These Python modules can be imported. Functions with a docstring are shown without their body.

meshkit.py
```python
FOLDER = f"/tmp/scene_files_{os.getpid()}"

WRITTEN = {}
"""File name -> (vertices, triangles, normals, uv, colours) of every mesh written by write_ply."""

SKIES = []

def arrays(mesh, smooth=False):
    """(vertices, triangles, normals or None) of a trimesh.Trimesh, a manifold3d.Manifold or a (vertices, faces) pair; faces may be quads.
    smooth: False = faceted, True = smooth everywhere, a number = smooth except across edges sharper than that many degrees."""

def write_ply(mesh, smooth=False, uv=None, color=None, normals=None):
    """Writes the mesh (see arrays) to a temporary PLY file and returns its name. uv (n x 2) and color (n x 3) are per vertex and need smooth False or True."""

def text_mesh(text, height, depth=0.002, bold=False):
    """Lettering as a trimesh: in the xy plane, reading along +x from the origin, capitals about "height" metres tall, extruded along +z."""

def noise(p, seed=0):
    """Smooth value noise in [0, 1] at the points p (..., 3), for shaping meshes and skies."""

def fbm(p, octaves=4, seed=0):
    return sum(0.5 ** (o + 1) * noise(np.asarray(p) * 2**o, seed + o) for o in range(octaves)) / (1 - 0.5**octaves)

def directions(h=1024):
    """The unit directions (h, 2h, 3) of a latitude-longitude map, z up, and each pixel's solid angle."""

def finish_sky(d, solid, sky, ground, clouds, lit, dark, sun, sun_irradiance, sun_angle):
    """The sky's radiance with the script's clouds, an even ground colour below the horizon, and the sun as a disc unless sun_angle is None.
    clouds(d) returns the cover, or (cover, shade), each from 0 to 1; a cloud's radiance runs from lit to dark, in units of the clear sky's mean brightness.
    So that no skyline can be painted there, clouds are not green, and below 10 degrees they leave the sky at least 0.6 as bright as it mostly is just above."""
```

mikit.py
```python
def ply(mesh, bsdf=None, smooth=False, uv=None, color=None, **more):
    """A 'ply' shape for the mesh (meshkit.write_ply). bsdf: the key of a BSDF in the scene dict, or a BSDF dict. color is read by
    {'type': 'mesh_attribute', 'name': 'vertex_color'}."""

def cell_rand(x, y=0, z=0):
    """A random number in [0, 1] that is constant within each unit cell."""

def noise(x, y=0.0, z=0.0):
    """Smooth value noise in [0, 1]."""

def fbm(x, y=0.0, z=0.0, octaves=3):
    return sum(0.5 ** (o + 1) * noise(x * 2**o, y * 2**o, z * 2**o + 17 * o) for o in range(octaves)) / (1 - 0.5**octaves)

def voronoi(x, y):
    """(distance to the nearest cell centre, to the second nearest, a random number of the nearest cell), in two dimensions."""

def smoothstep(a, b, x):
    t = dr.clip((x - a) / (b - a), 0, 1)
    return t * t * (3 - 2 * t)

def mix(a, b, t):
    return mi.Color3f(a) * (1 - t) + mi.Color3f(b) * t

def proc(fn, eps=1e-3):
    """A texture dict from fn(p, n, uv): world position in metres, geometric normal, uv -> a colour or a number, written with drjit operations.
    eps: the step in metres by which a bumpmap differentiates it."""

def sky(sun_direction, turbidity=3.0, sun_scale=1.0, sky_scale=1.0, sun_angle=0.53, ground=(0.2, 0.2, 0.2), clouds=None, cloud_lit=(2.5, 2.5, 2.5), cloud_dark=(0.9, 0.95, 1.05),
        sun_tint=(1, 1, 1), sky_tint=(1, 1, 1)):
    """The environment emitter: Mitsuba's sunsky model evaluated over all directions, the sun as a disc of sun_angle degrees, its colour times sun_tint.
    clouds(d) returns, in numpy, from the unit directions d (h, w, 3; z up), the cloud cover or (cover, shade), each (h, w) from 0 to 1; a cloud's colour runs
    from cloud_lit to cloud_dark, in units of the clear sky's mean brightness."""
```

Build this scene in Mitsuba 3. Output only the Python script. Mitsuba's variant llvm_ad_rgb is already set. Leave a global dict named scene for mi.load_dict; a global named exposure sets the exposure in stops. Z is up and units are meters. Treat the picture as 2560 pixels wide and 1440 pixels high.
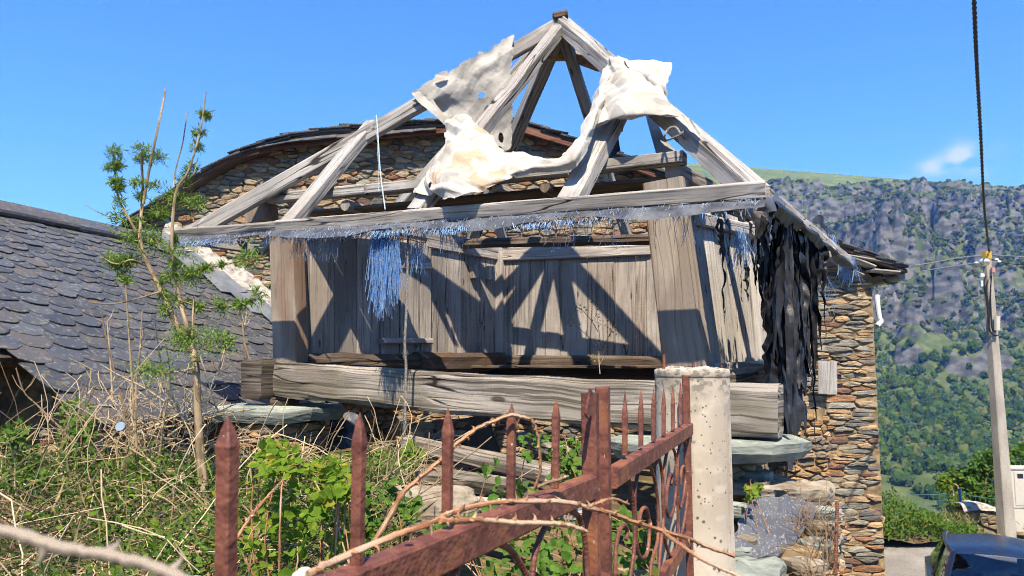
import math, random
import numpy as np
import trimesh
import drjit as dr
import mitsuba as mi
import mikit, meshkit
from mikit import proc, noise, fbm, cell_rand, smoothstep, mix, voronoi
from meshkit import noise as nnoise, fbm as nfbm

T = mi.ScalarTransform4f
rng = np.random.default_rng(7)
random.seed(7)

# ------------------------------------------------------------------ camera, sky, exposure
EYE = np.array([0.0, 0.0, 1.65])
F = 1900.0                      # focal length in pixels of a 2560 wide picture
PITCH = math.atan(188 / F)
FW = np.array([0, math.cos(PITCH), math.sin(PITCH)])
UP = np.array([0, -math.sin(PITCH), math.cos(PITCH)])

scene = {}
labels = {}
exposure = 2.8
SUN = (0.0, -1.0, 1.30)

# thin blue air over the valley
scene['haze_air'] = {'type': 'homogeneous', 'albedo': {'type': 'rgb', 'value': [0.94, 0.95, 0.96]}, 'sigma_t': {'type': 'rgb', 'value': [0.000030, 0.000080, 0.00022]}}
scene['camera'] = {'type': 'thinlens', 'fov': math.degrees(2 * math.atan(1280 / F)), 'fov_axis': 'x', 'near_clip': 0.05, 'far_clip': 9000.0,
                   'aperture_radius': 0.0014, 'focus_distance': 4.5,
                   'medium': {'type': 'ref', 'id': 'haze_air'}, 'to_world': T().look_at(origin=EYE.tolist(), target=(EYE + FW).tolist(), up=[0, 0, 1])}


def cloud_cover(d):
    az = np.degrees(np.arctan2(d[..., 0], d[..., 1]))
    el = np.degrees(np.arcsin(d[..., 2]))
    q = np.stack([az * 0.55, el * 1.1, np.zeros_like(az)], -1)
    n = nfbm(q, 5, 3)
    spots = np.exp(-(((az - 31.6) / 1.25) ** 2 + ((el - 13.2) / 0.8) ** 2)) + 0.55 * np.exp(-(((az - 29.6) / 0.9) ** 2 + ((el - 12.9) / 0.5) ** 2)) \
        + 0.30 * np.exp(-(((az - 27.2) / 0.9) ** 2 + ((el - 12.4) / 0.35) ** 2))
    # a few small fair-weather puffs in the rest of the sky, as in view
    far = np.clip((nfbm(np.stack([az * 0.09, el * 0.22, np.ones_like(az)], -1), 5, 9) - 0.70) * 5, 0, 0.5) * (el > 6) * (np.abs(az) > 60)
    return np.clip(spots * 1.5 * np.clip((n - 0.28) * 2.6, 0, 1), 0, 0.62) + far


scene['sky'] = mikit.sky(SUN, turbidity=3, clouds=cloud_cover, cloud_lit=(1.7, 1.75, 1.85), sky_tint=(0.56, 0.99, 1.58), sky_scale=0.70, ground=(0.16, 0.15, 0.12), sun_tint=(0.94, 1.0, 1.10))


def at(px, py, Y):
    """The world point at forward distance Y (metres along y) that a pixel of the surveyed photograph shows."""
    d = FW + np.array([(px - 1280) / F, 0, 0]) - UP * ((py - 720) / F)
    return EYE + d * (Y / d[1])


def onp(px, py, p0, n):
    d = FW + np.array([(px - 1280) / F, 0, 0]) - UP * ((py - 720) / F)
    n = np.asarray(n, float)
    return EYE + d * (np.dot(np.asarray(p0) - EYE, n) / np.dot(d, n))


def unit(v):
    v = np.asarray(v, float)
    return v / (np.linalg.norm(v) + 1e-12)


# ------------------------------------------------------------------ naming
def numbered(name):
    if name not in scene and name not in labels and not any(k.startswith(name + '__') for k in _holders.get(name, ())):
        return name
    i = _count.get(name, 0)
    while True:
        i += 1
        k = f'{name}_{i:03d}'
        if k not in scene and k not in labels:
            _count[name] = i
            return k


_count, _holders = {}, {}


def thing(name, label, cat, group=None):
    key = numbered(name)
    labels[key] = {'label': label, 'category': cat}
    if group:
        labels[key]['group'] = group
    return key


def put(name, shape, parent=None, label=None, cat=None, group=None, kind=None):
    key = numbered(parent + '__' + name if parent else name)
    scene[key] = shape
    d = {k: v for k, v in (('label', label), ('category', cat), ('group', group), ('kind', kind)) if v}
    if d:
        labels[key] = d
    return key


# ------------------------------------------------------------------ mesh building with uv (u along the grain in metres, v across; v's tens say which piece)
class MB:
    def __init__(s):
        s.v, s.f, s.uv, s.n = [], [], [], 0

    def add(s, v, f, uv):
        s.v.append(np.asarray(v, float)); s.f.append(np.asarray(f, int) + s.n); s.uv.append(np.asarray(uv, float)); s.n += len(v)
        return s

    def mesh(s):
        return np.vstack(s.v), np.vstack(s.f), np.vstack(s.uv)

    def ply(s, bsdf, smooth=False, **kw):
        v, f, uv = s.mesh()
        return mikit.ply((v, f), bsdf, smooth=smooth, uv=uv, **kw)


def quads(n, m, wrap=False):
    """triangles of an n x m grid of vertices (row-major)"""
    i, j = np.meshgrid(np.arange(n - 1), np.arange(m if wrap else m - 1), indexing='ij')
    a = i * m + j; b = i * m + (j + 1) % m; c = (i + 1) * m + (j + 1) % m; d = (i + 1) * m + j
    a, b, c, d = (x.ravel() for x in (a, b, c, d))
    return np.vstack([np.stack([a, b, c], 1), np.stack([a, c, d], 1)])


_piece = [0]


def piece_offset():
    _piece[0] += 1
    r = random.Random(_piece[0] * 7919)
    return r.random() * 40, 10.0 * (_piece[0] % 97) + 2.0


def beam(mb, p0, p1, w, h, up=(0, 0, 1), seg=None, rough=0.006, chamfer=0.012, w1=None, h1=None, bow=0.0, cut=0.0, fine=0.0):
    """A hewn timber from p0 to p1: chamfered section w (side) x h (up), wobbling edges, closed ends."""
    p0, p1 = np.asarray(p0, float), np.asarray(p1, float)
    L = np.linalg.norm(p1 - p0); t = (p1 - p0) / L
    s = unit(np.cross(t, up)); u = np.cross(s, t)
    seg = seg or max(4, int(L / 0.16))
    w1 = w if w1 is None else w1; h1 = h if h1 is None else h1
    x = np.linspace(0, 1, seg + 1)
    c = chamfer
    sec = lambda a, b: np.array([[-a + c, -b], [0, -b], [a - c, -b], [a, -b + c], [a, 0], [a, b - c], [a - c, b], [0, b], [-a + c, b], [-a, b - c], [-a, 0], [-a, -b + c]])
    uo, vo = piece_offset()
    rings, uvs = [], []
    for k, q in enumerate(x):
        a, b = (w + (w1 - w) * q) / 2, (h + (h1 - h) * q) / 2
        r = sec(a, b)
        per = np.concatenate([[0], np.cumsum(np.linalg.norm(np.diff(np.vstack([r, r[:1]]), axis=0), axis=1))])
        ctr = p0 + t * (L * q) + u * (bow * math.sin(math.pi * q))
        pts = ctr + r[:, :1] * s + r[:, 1:] * u
        if rough:
            key = np.stack([np.full(12, q * L * 2.2 + uo), np.arange(12) * 3.7 + vo, np.zeros(12)], 1)
            d1 = nfbm(key, 3, 1) - 0.5
            d2 = nfbm(key + 31.7, 3, 2) - 0.5
            pts = pts + s * (d1 * 2 * rough)[:, None] + u * (d2 * 2 * rough)[:, None]
        if cut and k in (0, seg):
            pts = pts + t * ((r[:, 1] / max(b, 1e-6)) * cut * (1 if k else -1))[:, None]
        pts = np.vstack([pts, pts[:1]])
        rings.append(pts)
        uvs.append(np.stack([np.full(13, uo + q * L), vo + per], 1))
    mb.add(np.vstack(rings), quads(seg + 1, 13)[:, ::-1], np.vstack(uvs))
    for k, sg in ((0, 1), (seg, -1)):
        pts = rings[k][:12]
        cen = pts.mean(0)
        loc = np.stack([(pts - cen) @ s, (pts - cen) @ u], 1)
        v = np.vstack([pts, cen[None]])
        i = np.arange(12)
        f = np.stack([i, (i + 1) % 12, np.full(12, 12)], 1)
        mb.add(v, f[:, ::-1] if sg == 1 and False else (f if sg == -1 else f[:, ::-1]), np.vstack([loc, [[0, 0]]]) * [1, 1] + [uo, vo + 1.5])
    return mb


def tube(mb, pts, r, sides=6, cap=True, jitter=0.0):
    p = np.asarray(pts, float)
    n = len(p)
    r = np.broadcast_to(np.asarray(r, float), (n,))
    t = np.gradient(p, axis=0); t /= np.linalg.norm(t, axis=1, keepdims=True) + 1e-12
    a = np.cross(t[0], [0.31, 0.2, 0.93] if abs(t[0][2]) < 0.9 else [1, 0.1, 0]); a = unit(a)
    fr = []
    for k in range(n):
        a = unit(a - t[k] * np.dot(a, t[k])); fr.append(a)
    a = np.array(fr); b = np.cross(t, a)
    ang = np.arange(sides + 1) * 2 * np.pi / sides
    rr = r[:, None] * np.ones(sides + 1)
    if jitter:
        jj = 1 + jitter * (rng.random((n, sides)) - 0.5)
        rr[:, :sides] *= jj; rr[:, sides] = rr[:, 0]
    v = p[:, None] + rr[..., None] * (np.cos(ang)[None, :, None] * a[:, None] + np.sin(ang)[None, :, None] * b[:, None])
    L = np.concatenate([[0], np.cumsum(np.linalg.norm(np.diff(p, axis=0), axis=1))])
    uo, vo = piece_offset()
    uv = np.stack(np.broadcast_arrays(uo + L[:, None], vo + ang[None] * r.mean()), -1).reshape(-1, 2)
    mb.add(v.reshape(-1, 3), quads(n, sides + 1)[:, ::-1], uv)
    if cap:
        for k, sg in ((0, 1), (n - 1, -1)):
            if r[k] < 1e-4: continue
            vv = np.vstack([v[k, :sides], p[k][None]]); i = np.arange(sides)
            f = np.stack([i, (i + 1) % sides, np.full(sides, sides)], 1)
            mb.add(vv, f[:, ::-1] if sg == 1 else f, np.tile([[uo, vo]], (sides + 1, 1)) + (vv - p[k])[:, :2])
    return mb


def smooth_path(pts, n=40):
    """Catmull-Rom through the points"""
    p = np.asarray(pts, float)
    p = np.vstack([2 * p[0] - p[1], p, 2 * p[-1] - p[-2]])
    m = len(p) - 3
    x = np.linspace(0, m - 1e-9, n); i = x.astype(int); t = (x - i)[:, None]
    a, b, c, d = p[i], p[i + 1], p[i + 2], p[i + 3]
    return 0.5 * (2 * b + (c - a) * t + (2 * a - 5 * b + 4 * c - d) * t ** 2 + (3 * b - a - 3 * c + d) * t ** 3)


def patch(mb, grid, nu=24, nv=24, wrinkle=0.01, scale=3.0, seed=0, sag=None, holes=None, ragged=0.0, fold=0.0, crease=0.0, torn=0.0):
    """A cloth sheet through a grid of points (rows of equal length), with wrinkles."""
    g = np.asarray(grid, float)
    rows = np.array([smooth_path(r, nu) if len(r) > 2 else np.linspace(r[0], r[-1], nu) for r in g])
    s = np.array([smooth_path(rows[:, k], nv) if len(rows) > 2 else np.linspace(rows[0, k], rows[-1, k], nv) for k in range(nu)]).transpose(1, 0, 2)
    du, dv = np.gradient(s, axis=1), np.gradient(s, axis=0)
    n = np.cross(du, dv); n /= np.linalg.norm(n, axis=2, keepdims=True) + 1e-9
    w = (nfbm(s * scale, 4, seed) - 0.5) * 1.6 * wrinkle + (np.abs(2 * nfbm(s * scale * 0.9 + 7.3, 2, seed + 50) - 1) ** 0.75 - 0.3) * -1.1 * wrinkle
    if fold:
        q = (s[..., 0] * 0.8 + s[..., 2] * 0.6) * 7 + nfbm(s * 1.5, 2, seed + 3) * 5
        w = w + fold * (np.abs(np.sin(q)) ** 0.7 - 0.5)
    if crease:                                          # straight sharp folds in several directions, as in a stiff crumpled sheet
        r = np.random.default_rng(seed + 77)
        lu = np.concatenate([np.zeros((nv, 1)), np.cumsum(np.linalg.norm(np.diff(s, axis=1), axis=2), axis=1)], 1)
        lv = np.concatenate([np.zeros((1, nu)), np.cumsum(np.linalg.norm(np.diff(s, axis=0), axis=2), axis=0)], 0)
        wx = (nfbm(s * 1.3, 2, seed + 5) - 0.5) * 0.5
        for fr_, am in ((1.6, 1.0), (2.3, 0.8), (3.4, 0.55), (5.2, 0.38), (8.0, 0.22)):
            a = r.uniform(0, np.pi)
            q = (lu * np.cos(a) + lv * np.sin(a) + wx) * fr_ + r.uniform(0, 1)
            tri = np.abs(2 * (q - np.floor(q + 0.5)))
            msk = np.clip((nfbm(s * 2.1, 2, seed + int(fr_ * 10)) - 0.35) * 4, 0, 1)
            w = w + crease * am * (tri - 0.5) * msk
    s = s + n * w[..., None]
    if ragged:
        U = np.linspace(0, 1, nu)
        e = (nfbm(np.stack([U * 14, U * 0, U * 0 + seed], 1), 3, seed) - 0.35) * ragged
        s[-1] += dv[-1] / (np.linalg.norm(dv[-1], axis=1, keepdims=True) + 1e-9) * e[:, None]
    f = quads(nv, nu)
    if holes is not None:
        uu, vv = np.meshgrid(np.linspace(0, 1, nu), np.linspace(0, 1, nv))
        drop = holes(uu.ravel(), vv.ravel())
        f = f[~drop[f].any(1)]
    if torn:
        uu, vv = np.meshgrid(np.linspace(0, 1, nu), np.linspace(0, 1, nv))
        ed = np.minimum(np.minimum(uu, 1 - uu), np.minimum(vv, 1 - vv)).ravel()
        drop = ed < torn * np.clip((nfbm(s.reshape(-1, 3) * 9, 3, seed + 9) - 0.5) * 5, 0, 1)
        f = f[~drop[f].any(1)]
    uo, vo = piece_offset()
    lu = np.concatenate([np.zeros((nv, 1)), np.cumsum(np.linalg.norm(np.diff(s, axis=1), axis=2), axis=1)], 1)
    lv = np.concatenate([np.zeros((1, nu)), np.cumsum(np.linalg.norm(np.diff(s, axis=0), axis=2), axis=0)], 0)
    mb.add(s.reshape(-1, 3), f, np.stack([lu + uo, lv + vo], -1).reshape(-1, 2))
    return mb


def rod_box(mb, p0, p1, w, h, up=(0, 0, 1)):
    return beam(mb, p0, p1, w, h, up, seg=1, rough=0, chamfer=min(w, h) * 0.12)


def slab(mb, poly, thick, normal, seg_noise=0.0, bevel=0.0, seed=0, rnd=None):
    """A flat stone: a polygon of 3D points (the top rim) with a thickness along -normal, split edges, top slightly uneven."""
    p = np.asarray(poly, float); n = unit(normal)
    m = len(p); c = p.mean(0)
    r = np.random.default_rng(seed)
    out = p + (r.random((m, 3)) - 0.5) * seg_noise
    top = c + (p - c) * (1 - bevel) + (r.random((m, 1)) - 0.5) * seg_noise * 0.6 * n
    mid = out - n * thick * (0.3 + 0.3 * r.random((m, 1)))
    bot = c + (out - c) * (1 - 0.5 * bevel - 0.04 * r.random((m, 1))) - n * thick
    a = unit(p[1] - p[0]); b = np.cross(n, a)
    uo, vo = piece_offset()
    uvf = lambda q: np.stack([(q - c) @ a + uo, (q - c) @ b + ((q - c) @ n) + vo], 1)
    cen = (top.mean(0) + n * seg_noise * 0.1)[None]
    cb = bot.mean(0)[None]
    v = np.vstack([cen, top, out - n * thick * 0.12, mid, bot, cb])
    i = np.arange(m); j = (i + 1) % m
    f = [np.stack([np.zeros(m, int), 1 + i, 1 + j], 1)]
    for k in range(3):
        o, q = 1 + k * m, 1 + (k + 1) * m
        f += [np.stack([o + i, q + i, q + j], 1), np.stack([o + i, q + j, o + j], 1)]
    f.append(np.stack([np.full(m, 1 + 4 * m), 1 + 3 * m + j, 1 + 3 * m + i], 1))
    mb.add(v, np.vstack(f), uvf(v))
    return mb
# ------------------------------------------------------------------ materials
C3 = mi.Color3f


ALBEDO = 0.77        # all reflectances below were first set against a paler exposure


def col(fn):
    return proc(lambda p, n, uv: C3(fn(p, n, uv)) * ALBEDO)


def two(b):
    return {'type': 'twosided', 'bsdf': b}


def prin(color, rough=0.85, spec=0.3, **kw):
    c = color if isinstance(color, dict) else {'type': 'rgb', 'value': [ALBEDO * x for x in color]}
    return {'type': 'principled', 'base_color': c, 'roughness': rough, 'specular': spec, **kw}


def bumped(b, fn, scale, eps=1.5e-3):
    return {'type': 'bumpmap', 'tex': proc(fn, eps), 'scale': scale, 'bsdf': b}


def pid(uv):
    return dr.floor(uv.y / 10.0)


def wood_fn(light, mid, dark, warm, warm_amt=0.5, crack=1.0, tint=0.25, fine=1.0, streak=0.5, knots=0.75):
    def fn(p, n, uv):
        u, v, k = uv.x, uv.y, pid(uv)
        r = cell_rand(k, 3); r2 = cell_rand(k, 8)
        wob = (noise(u * 1.7, v * 4.0, 5.0) - 0.5) * 0.03
        g = fbm(u * 1.1, (v + wob) * 36.0, 1.0, 3)
        g2 = noise(u * 7.0, (v + wob) * 190.0 * fine, 2.0)
        m = fbm(u * 2.3, v * 5.0, 7.0, 3)
        c = mix(mid, light, smoothstep(0.35, 0.7, m + (g - 0.5) * 0.5))
        c = mix(c, C3(*warm), warm_amt * smoothstep(0.45, 0.75, fbm(u * 0.9 + 9.0, v * 3.0, 3.0, 2) + (r - 0.5) * 0.3))
        c = mix(c, C3(*dark), streak * smoothstep(0.56, 0.76, g))
        c = mix(c, C3(*dark), 0.6 * streak * smoothstep(0.62, 0.9, g2))
        cr = dr.abs(noise(u * 0.75 + r * 20.0, (v + wob * 1.5) * 21.0, 11.0) - 0.5)
        c = mix(c, C3(*dark) * 0.35, crack * (1.0 - smoothstep(0.008, 0.03, cr)) * smoothstep(0.35, 0.55, noise(u * 1.3, v * 9.0, 4.0)))
        kd, _, kr = voronoi(u * 1.6, v * 6.0)
        c = mix(c, C3(*dark) * 0.5, 0.8 * (1.0 - smoothstep(0.05, 0.11, kd)) * dr.select(kr > knots, 1.0, 0.0))
        return c * (1.0 - tint + 2.0 * tint * r2)
    return fn


def wood_bump(p, n, uv):
    u, v, k = uv.x, uv.y, pid(uv)
    r = cell_rand(k, 3)
    wob = (noise(u * 1.7, v * 4.0, 5.0) - 0.5) * 0.03
    g = fbm(u * 1.1, (v + wob) * 36.0, 1.0, 3)
    cr = dr.abs(noise(u * 0.75 + r * 20.0, (v + wob * 1.5) * 21.0, 11.0) - 0.5)
    return -g * 0.8 + 1.2 * smoothstep(0.0, 0.035, cr)


def wood(name, *a, bump=0.004, rough=0.82, **kw):
    scene[name] = two(bumped(prin(col(wood_fn(*a, **kw)), rough, 0.25), wood_bump, bump))


wood('mat_rafter', (0.48, 0.46, 0.435), (0.34, 0.325, 0.305), (0.075, 0.068, 0.06), (0.33, 0.28, 0.23), warm_amt=0.3, tint=0.12, streak=0.6)
wood('mat_eave', (0.52, 0.495, 0.46), (0.34, 0.32, 0.29), (0.06, 0.052, 0.045), (0.27, 0.23, 0.19), warm_amt=0.4, tint=0.1, streak=0.85, crack=1.0)
wood('mat_plank', (0.44, 0.405, 0.37), (0.33, 0.30, 0.27), (0.075, 0.063, 0.054), (0.29, 0.21, 0.15), warm_amt=0.36, tint=0.24, streak=0.55, crack=0.8, knots=0.86)
wood('mat_post', (0.385, 0.335, 0.285), (0.27, 0.225, 0.185), (0.07, 0.045, 0.032), (0.22, 0.115, 0.06), warm_amt=0.7, tint=0.08, crack=0.35, streak=0.28, knots=0.97)
wood('mat_side_plank', (0.64, 0.605, 0.555), (0.48, 0.455, 0.42), (0.15, 0.14, 0.13), (0.50, 0.44, 0.36), warm_amt=0.35, tint=0.16)
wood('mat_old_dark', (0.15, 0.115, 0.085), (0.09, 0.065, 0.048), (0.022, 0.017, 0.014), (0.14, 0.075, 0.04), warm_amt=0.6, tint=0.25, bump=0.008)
wood('mat_red_board', (0.20, 0.095, 0.06), (0.14, 0.06, 0.04), (0.05, 0.025, 0.02), (0.18, 0.07, 0.04), warm_amt=0.5, tint=0.2)


def sill_fn(p, n, uv):
    u, v, k = uv.x, uv.y, pid(uv)
    wob = (fbm(u * 1.3, v * 2.5, 5.0, 2) - 0.5) * 0.05
    g = fbm(u * 0.9, (v + wob) * 42.0, 1.0, 3)
    g2 = noise(u * 3.0, (v + wob) * 120.0, 2.0)
    m = fbm(u * 1.9, v * 4.0, 7.0, 3)
    c = mix((0.20, 0.175, 0.145), (0.375, 0.34, 0.295), smoothstep(0.3, 0.7, m))
    c = mix(c, C3(0.07, 0.058, 0.048), 0.8 * smoothstep(0.54, 0.68, g))
    c = mix(c, C3(0.06, 0.05, 0.04), 0.5 * smoothstep(0.6, 0.8, g2))
    cr = dr.abs(noise(u * 0.45, (v + wob) * 24.0, 11.0) - 0.5)
    c = mix(c, C3(0.025, 0.02, 0.016), (1.0 - smoothstep(0.004, 0.020, cr)) * smoothstep(0.42, 0.58, noise(u * 1.6, v * 7.0, 33.0)))
    kd, _, kr = voronoi(u * 1.3, v * 4.2)
    c = mix(c, C3(0.04, 0.03, 0.022), 0.85 * (1.0 - smoothstep(0.07, 0.14, kd)) * dr.select(kr > 0.72, 1.0, 0.0))
    moss = smoothstep(0.60, 0.72, fbm(u * 2.0, v * 3.0, 21.0, 3))
    return mix(c, C3(0.16, 0.15, 0.075), moss * 0.18) * (0.85 + 0.3 * cell_rand(k, 8))


def sill_bump(p, n, uv):
    u, v = uv.x, uv.y
    wob = (fbm(u * 1.3, v * 2.5, 5.0, 2) - 0.5) * 0.05
    g = fbm(u * 0.9, (v + wob) * 42.0, 1.0, 3)
    cr = dr.abs(noise(u * 0.45, (v + wob) * 24.0, 11.0) - 0.5)
    return -g + 1.5 * smoothstep(0.0, 0.03, cr)


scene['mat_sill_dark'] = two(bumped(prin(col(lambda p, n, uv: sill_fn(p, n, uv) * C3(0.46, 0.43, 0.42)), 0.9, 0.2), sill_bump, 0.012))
scene['mat_sill'] = two(bumped(prin(col(sill_fn), 0.9, 0.2), sill_bump, 0.010))


def stone_fn(p, n, uv):
    k = pid(uv)
    r, r2, r3 = cell_rand(k, 1), cell_rand(k, 2), cell_rand(k, 4)
    c = C3(0.245, 0.235, 0.195)
    c = dr.select(r > 0.22, C3(0.36, 0.285, 0.185), c)
    c = dr.select(r > 0.47, C3(0.38, 0.26, 0.15), c)
    c = dr.select(r > 0.70, C3(0.31, 0.16, 0.08), c)
    c = dr.select(r > 0.83, C3(0.19, 0.11, 0.08), c)
    c = dr.select(r > 0.91, C3(0.14, 0.14, 0.135), c)
    a = fbm(p.x * 7, p.y * 7, p.z * 12 + k, 4)
    b = fbm(p.x * 30, p.y * 30, p.z * 60, 2)
    c = mix(c, C3(0.36, 0.20, 0.09), 0.5 * smoothstep(0.55, 0.75, a) * dr.select(r2 > 0.45, 1.0, 0.25))
    c = mix(c, C3(0.10, 0.08, 0.065), 0.55 * smoothstep(0.55, 0.35, a))
    lay = noise(p.x * 4, p.y * 4, p.z * 70)
    c = c * (0.85 + 0.35 * lay) * (0.8 + 0.5 * b)
    return c * (0.8 + 0.4 * r3)


def stone_bump(p, n, uv):
    return fbm(p.x * 14, p.y * 14, p.z * 40, 3) + 0.4 * noise(p.x * 6, p.y * 6, p.z * 90)


scene['mat_stone'] = two(bumped(prin(col(stone_fn), 0.9, 0.25), stone_bump, 0.012, 3e-3))


def ochre_fn(p, n, uv):
    k = pid(uv)
    a = fbm(p.x * 6, p.y * 6, p.z * 14 + k, 4)
    c = mix((0.30, 0.185, 0.09), (0.44, 0.295, 0.165), smoothstep(0.3, 0.7, a))
    c = mix(c, C3(0.22, 0.19, 0.15), 0.8 * dr.select(cell_rand(k, 5) > 0.62, 1.0, 0.0))
    return c * (0.7 + 0.5 * fbm(p.x * 30, p.y * 30, p.z * 70, 2)) * (0.8 + 0.4 * cell_rand(k, 7))


scene['mat_ochre_stone'] = two(bumped(prin(col(ochre_fn), 0.92, 0.2), stone_bump, 0.012, 3e-3))


def mortar_fn(p, n, uv):
    a = fbm(p.x * 9, p.y * 9, p.z * 9, 3)
    return mix((0.17, 0.125, 0.075), (0.40, 0.29, 0.16), smoothstep(0.3, 0.75, a))


scene['mat_mortar'] = two(prin(col(mortar_fn), 0.95, 0.1))


def white_mortar_fn(p, n, uv):
    a = fbm(p.x * 14, p.y * 14, p.z * 14, 3)
    return mix((0.26, 0.24, 0.21), (0.50, 0.465, 0.415), smoothstep(0.25, 0.65, a))


scene['mat_white_mortar'] = two(prin(col(white_mortar_fn), 0.95, 0.1))


def slate_fn(p, n, uv):
    k = pid(uv)
    r, r2 = cell_rand(k, 1), cell_rand(k, 2)
    c = mix((0.054, 0.062, 0.076), (0.105, 0.114, 0.132), r)
    c = mix(c, C3(0.125, 0.100, 0.080), dr.select(r2 > 0.72, 0.55 * r, 0.0))
    a = fbm(p.x * 5, p.y * 5, p.z * 5 + k, 4)
    c = mix(c, C3(0.145, 0.120, 0.095), 0.5 * smoothstep(0.54, 0.72, a))
    li = smoothstep(0.62, 0.70, fbm(p.x * 26, p.y * 26, p.z * 26, 2))
    c = mix(c, C3(0.26, 0.25, 0.22), li * 0.45)
    return mix(c, C3(0.17, 0.15, 0.06), 0.5 * smoothstep(0.66, 0.74, fbm(p.x * 11 + 3.0, p.y * 11, p.z * 11, 3)))


def slate_rough(p, n, uv):
    return 0.42 + 0.3 * fbm(p.x * 8, p.y * 8, p.z * 8, 2)


def slate_bump(p, n, uv):
    return fbm(p.x * 9, p.y * 9, p.z * 9, 3)


scene['mat_slate'] = two(bumped(prin(col(slate_fn), proc(slate_rough), 0.4), slate_bump, 0.012, 3e-3))


scene['mat_flashing'] = two(bumped(prin(col(lambda p, n, uv: mix((0.15, 0.17, 0.20), (0.22, 0.24, 0.27), smoothstep(0.3, 0.7, fbm(p.x * 5, p.y * 5, p.z * 5, 3)))), 0.5, 0.4), slate_bump, 0.008, 3e-3))


def slab_fn(p, n, uv):
    a = fbm(p.x * 4, p.y * 4, p.z * 9, 4)
    b = fbm(p.x * 22, p.y * 22, p.z * 60, 2)
    c = mix((0.175, 0.195, 0.17), (0.30, 0.33, 0.285), smoothstep(0.3, 0.7, a))
    return c * (0.7 + 0.6 * b)


scene['mat_slab'] = two(bumped(prin(col(slab_fn), 0.75, 0.35), stone_bump, 0.008, 3e-3))


def dark_slab_fn(p, n, uv):
    a = fbm(p.x * 4, p.y * 4, p.z * 4, 4)
    c = mix((0.085, 0.09, 0.105), (0.15, 0.155, 0.17), smoothstep(0.3, 0.7, a))
    s = smoothstep(0.68, 0.74, fbm(uv.x * 45, uv.y * 130, 3.0, 2))
    return mix(c, C3(0.36, 0.35, 0.33), s * 0.6)


scene['mat_dark_slab'] = two(bumped(prin(col(dark_slab_fn), 0.6, 0.45), slate_bump, 0.01, 3e-3))


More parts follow.
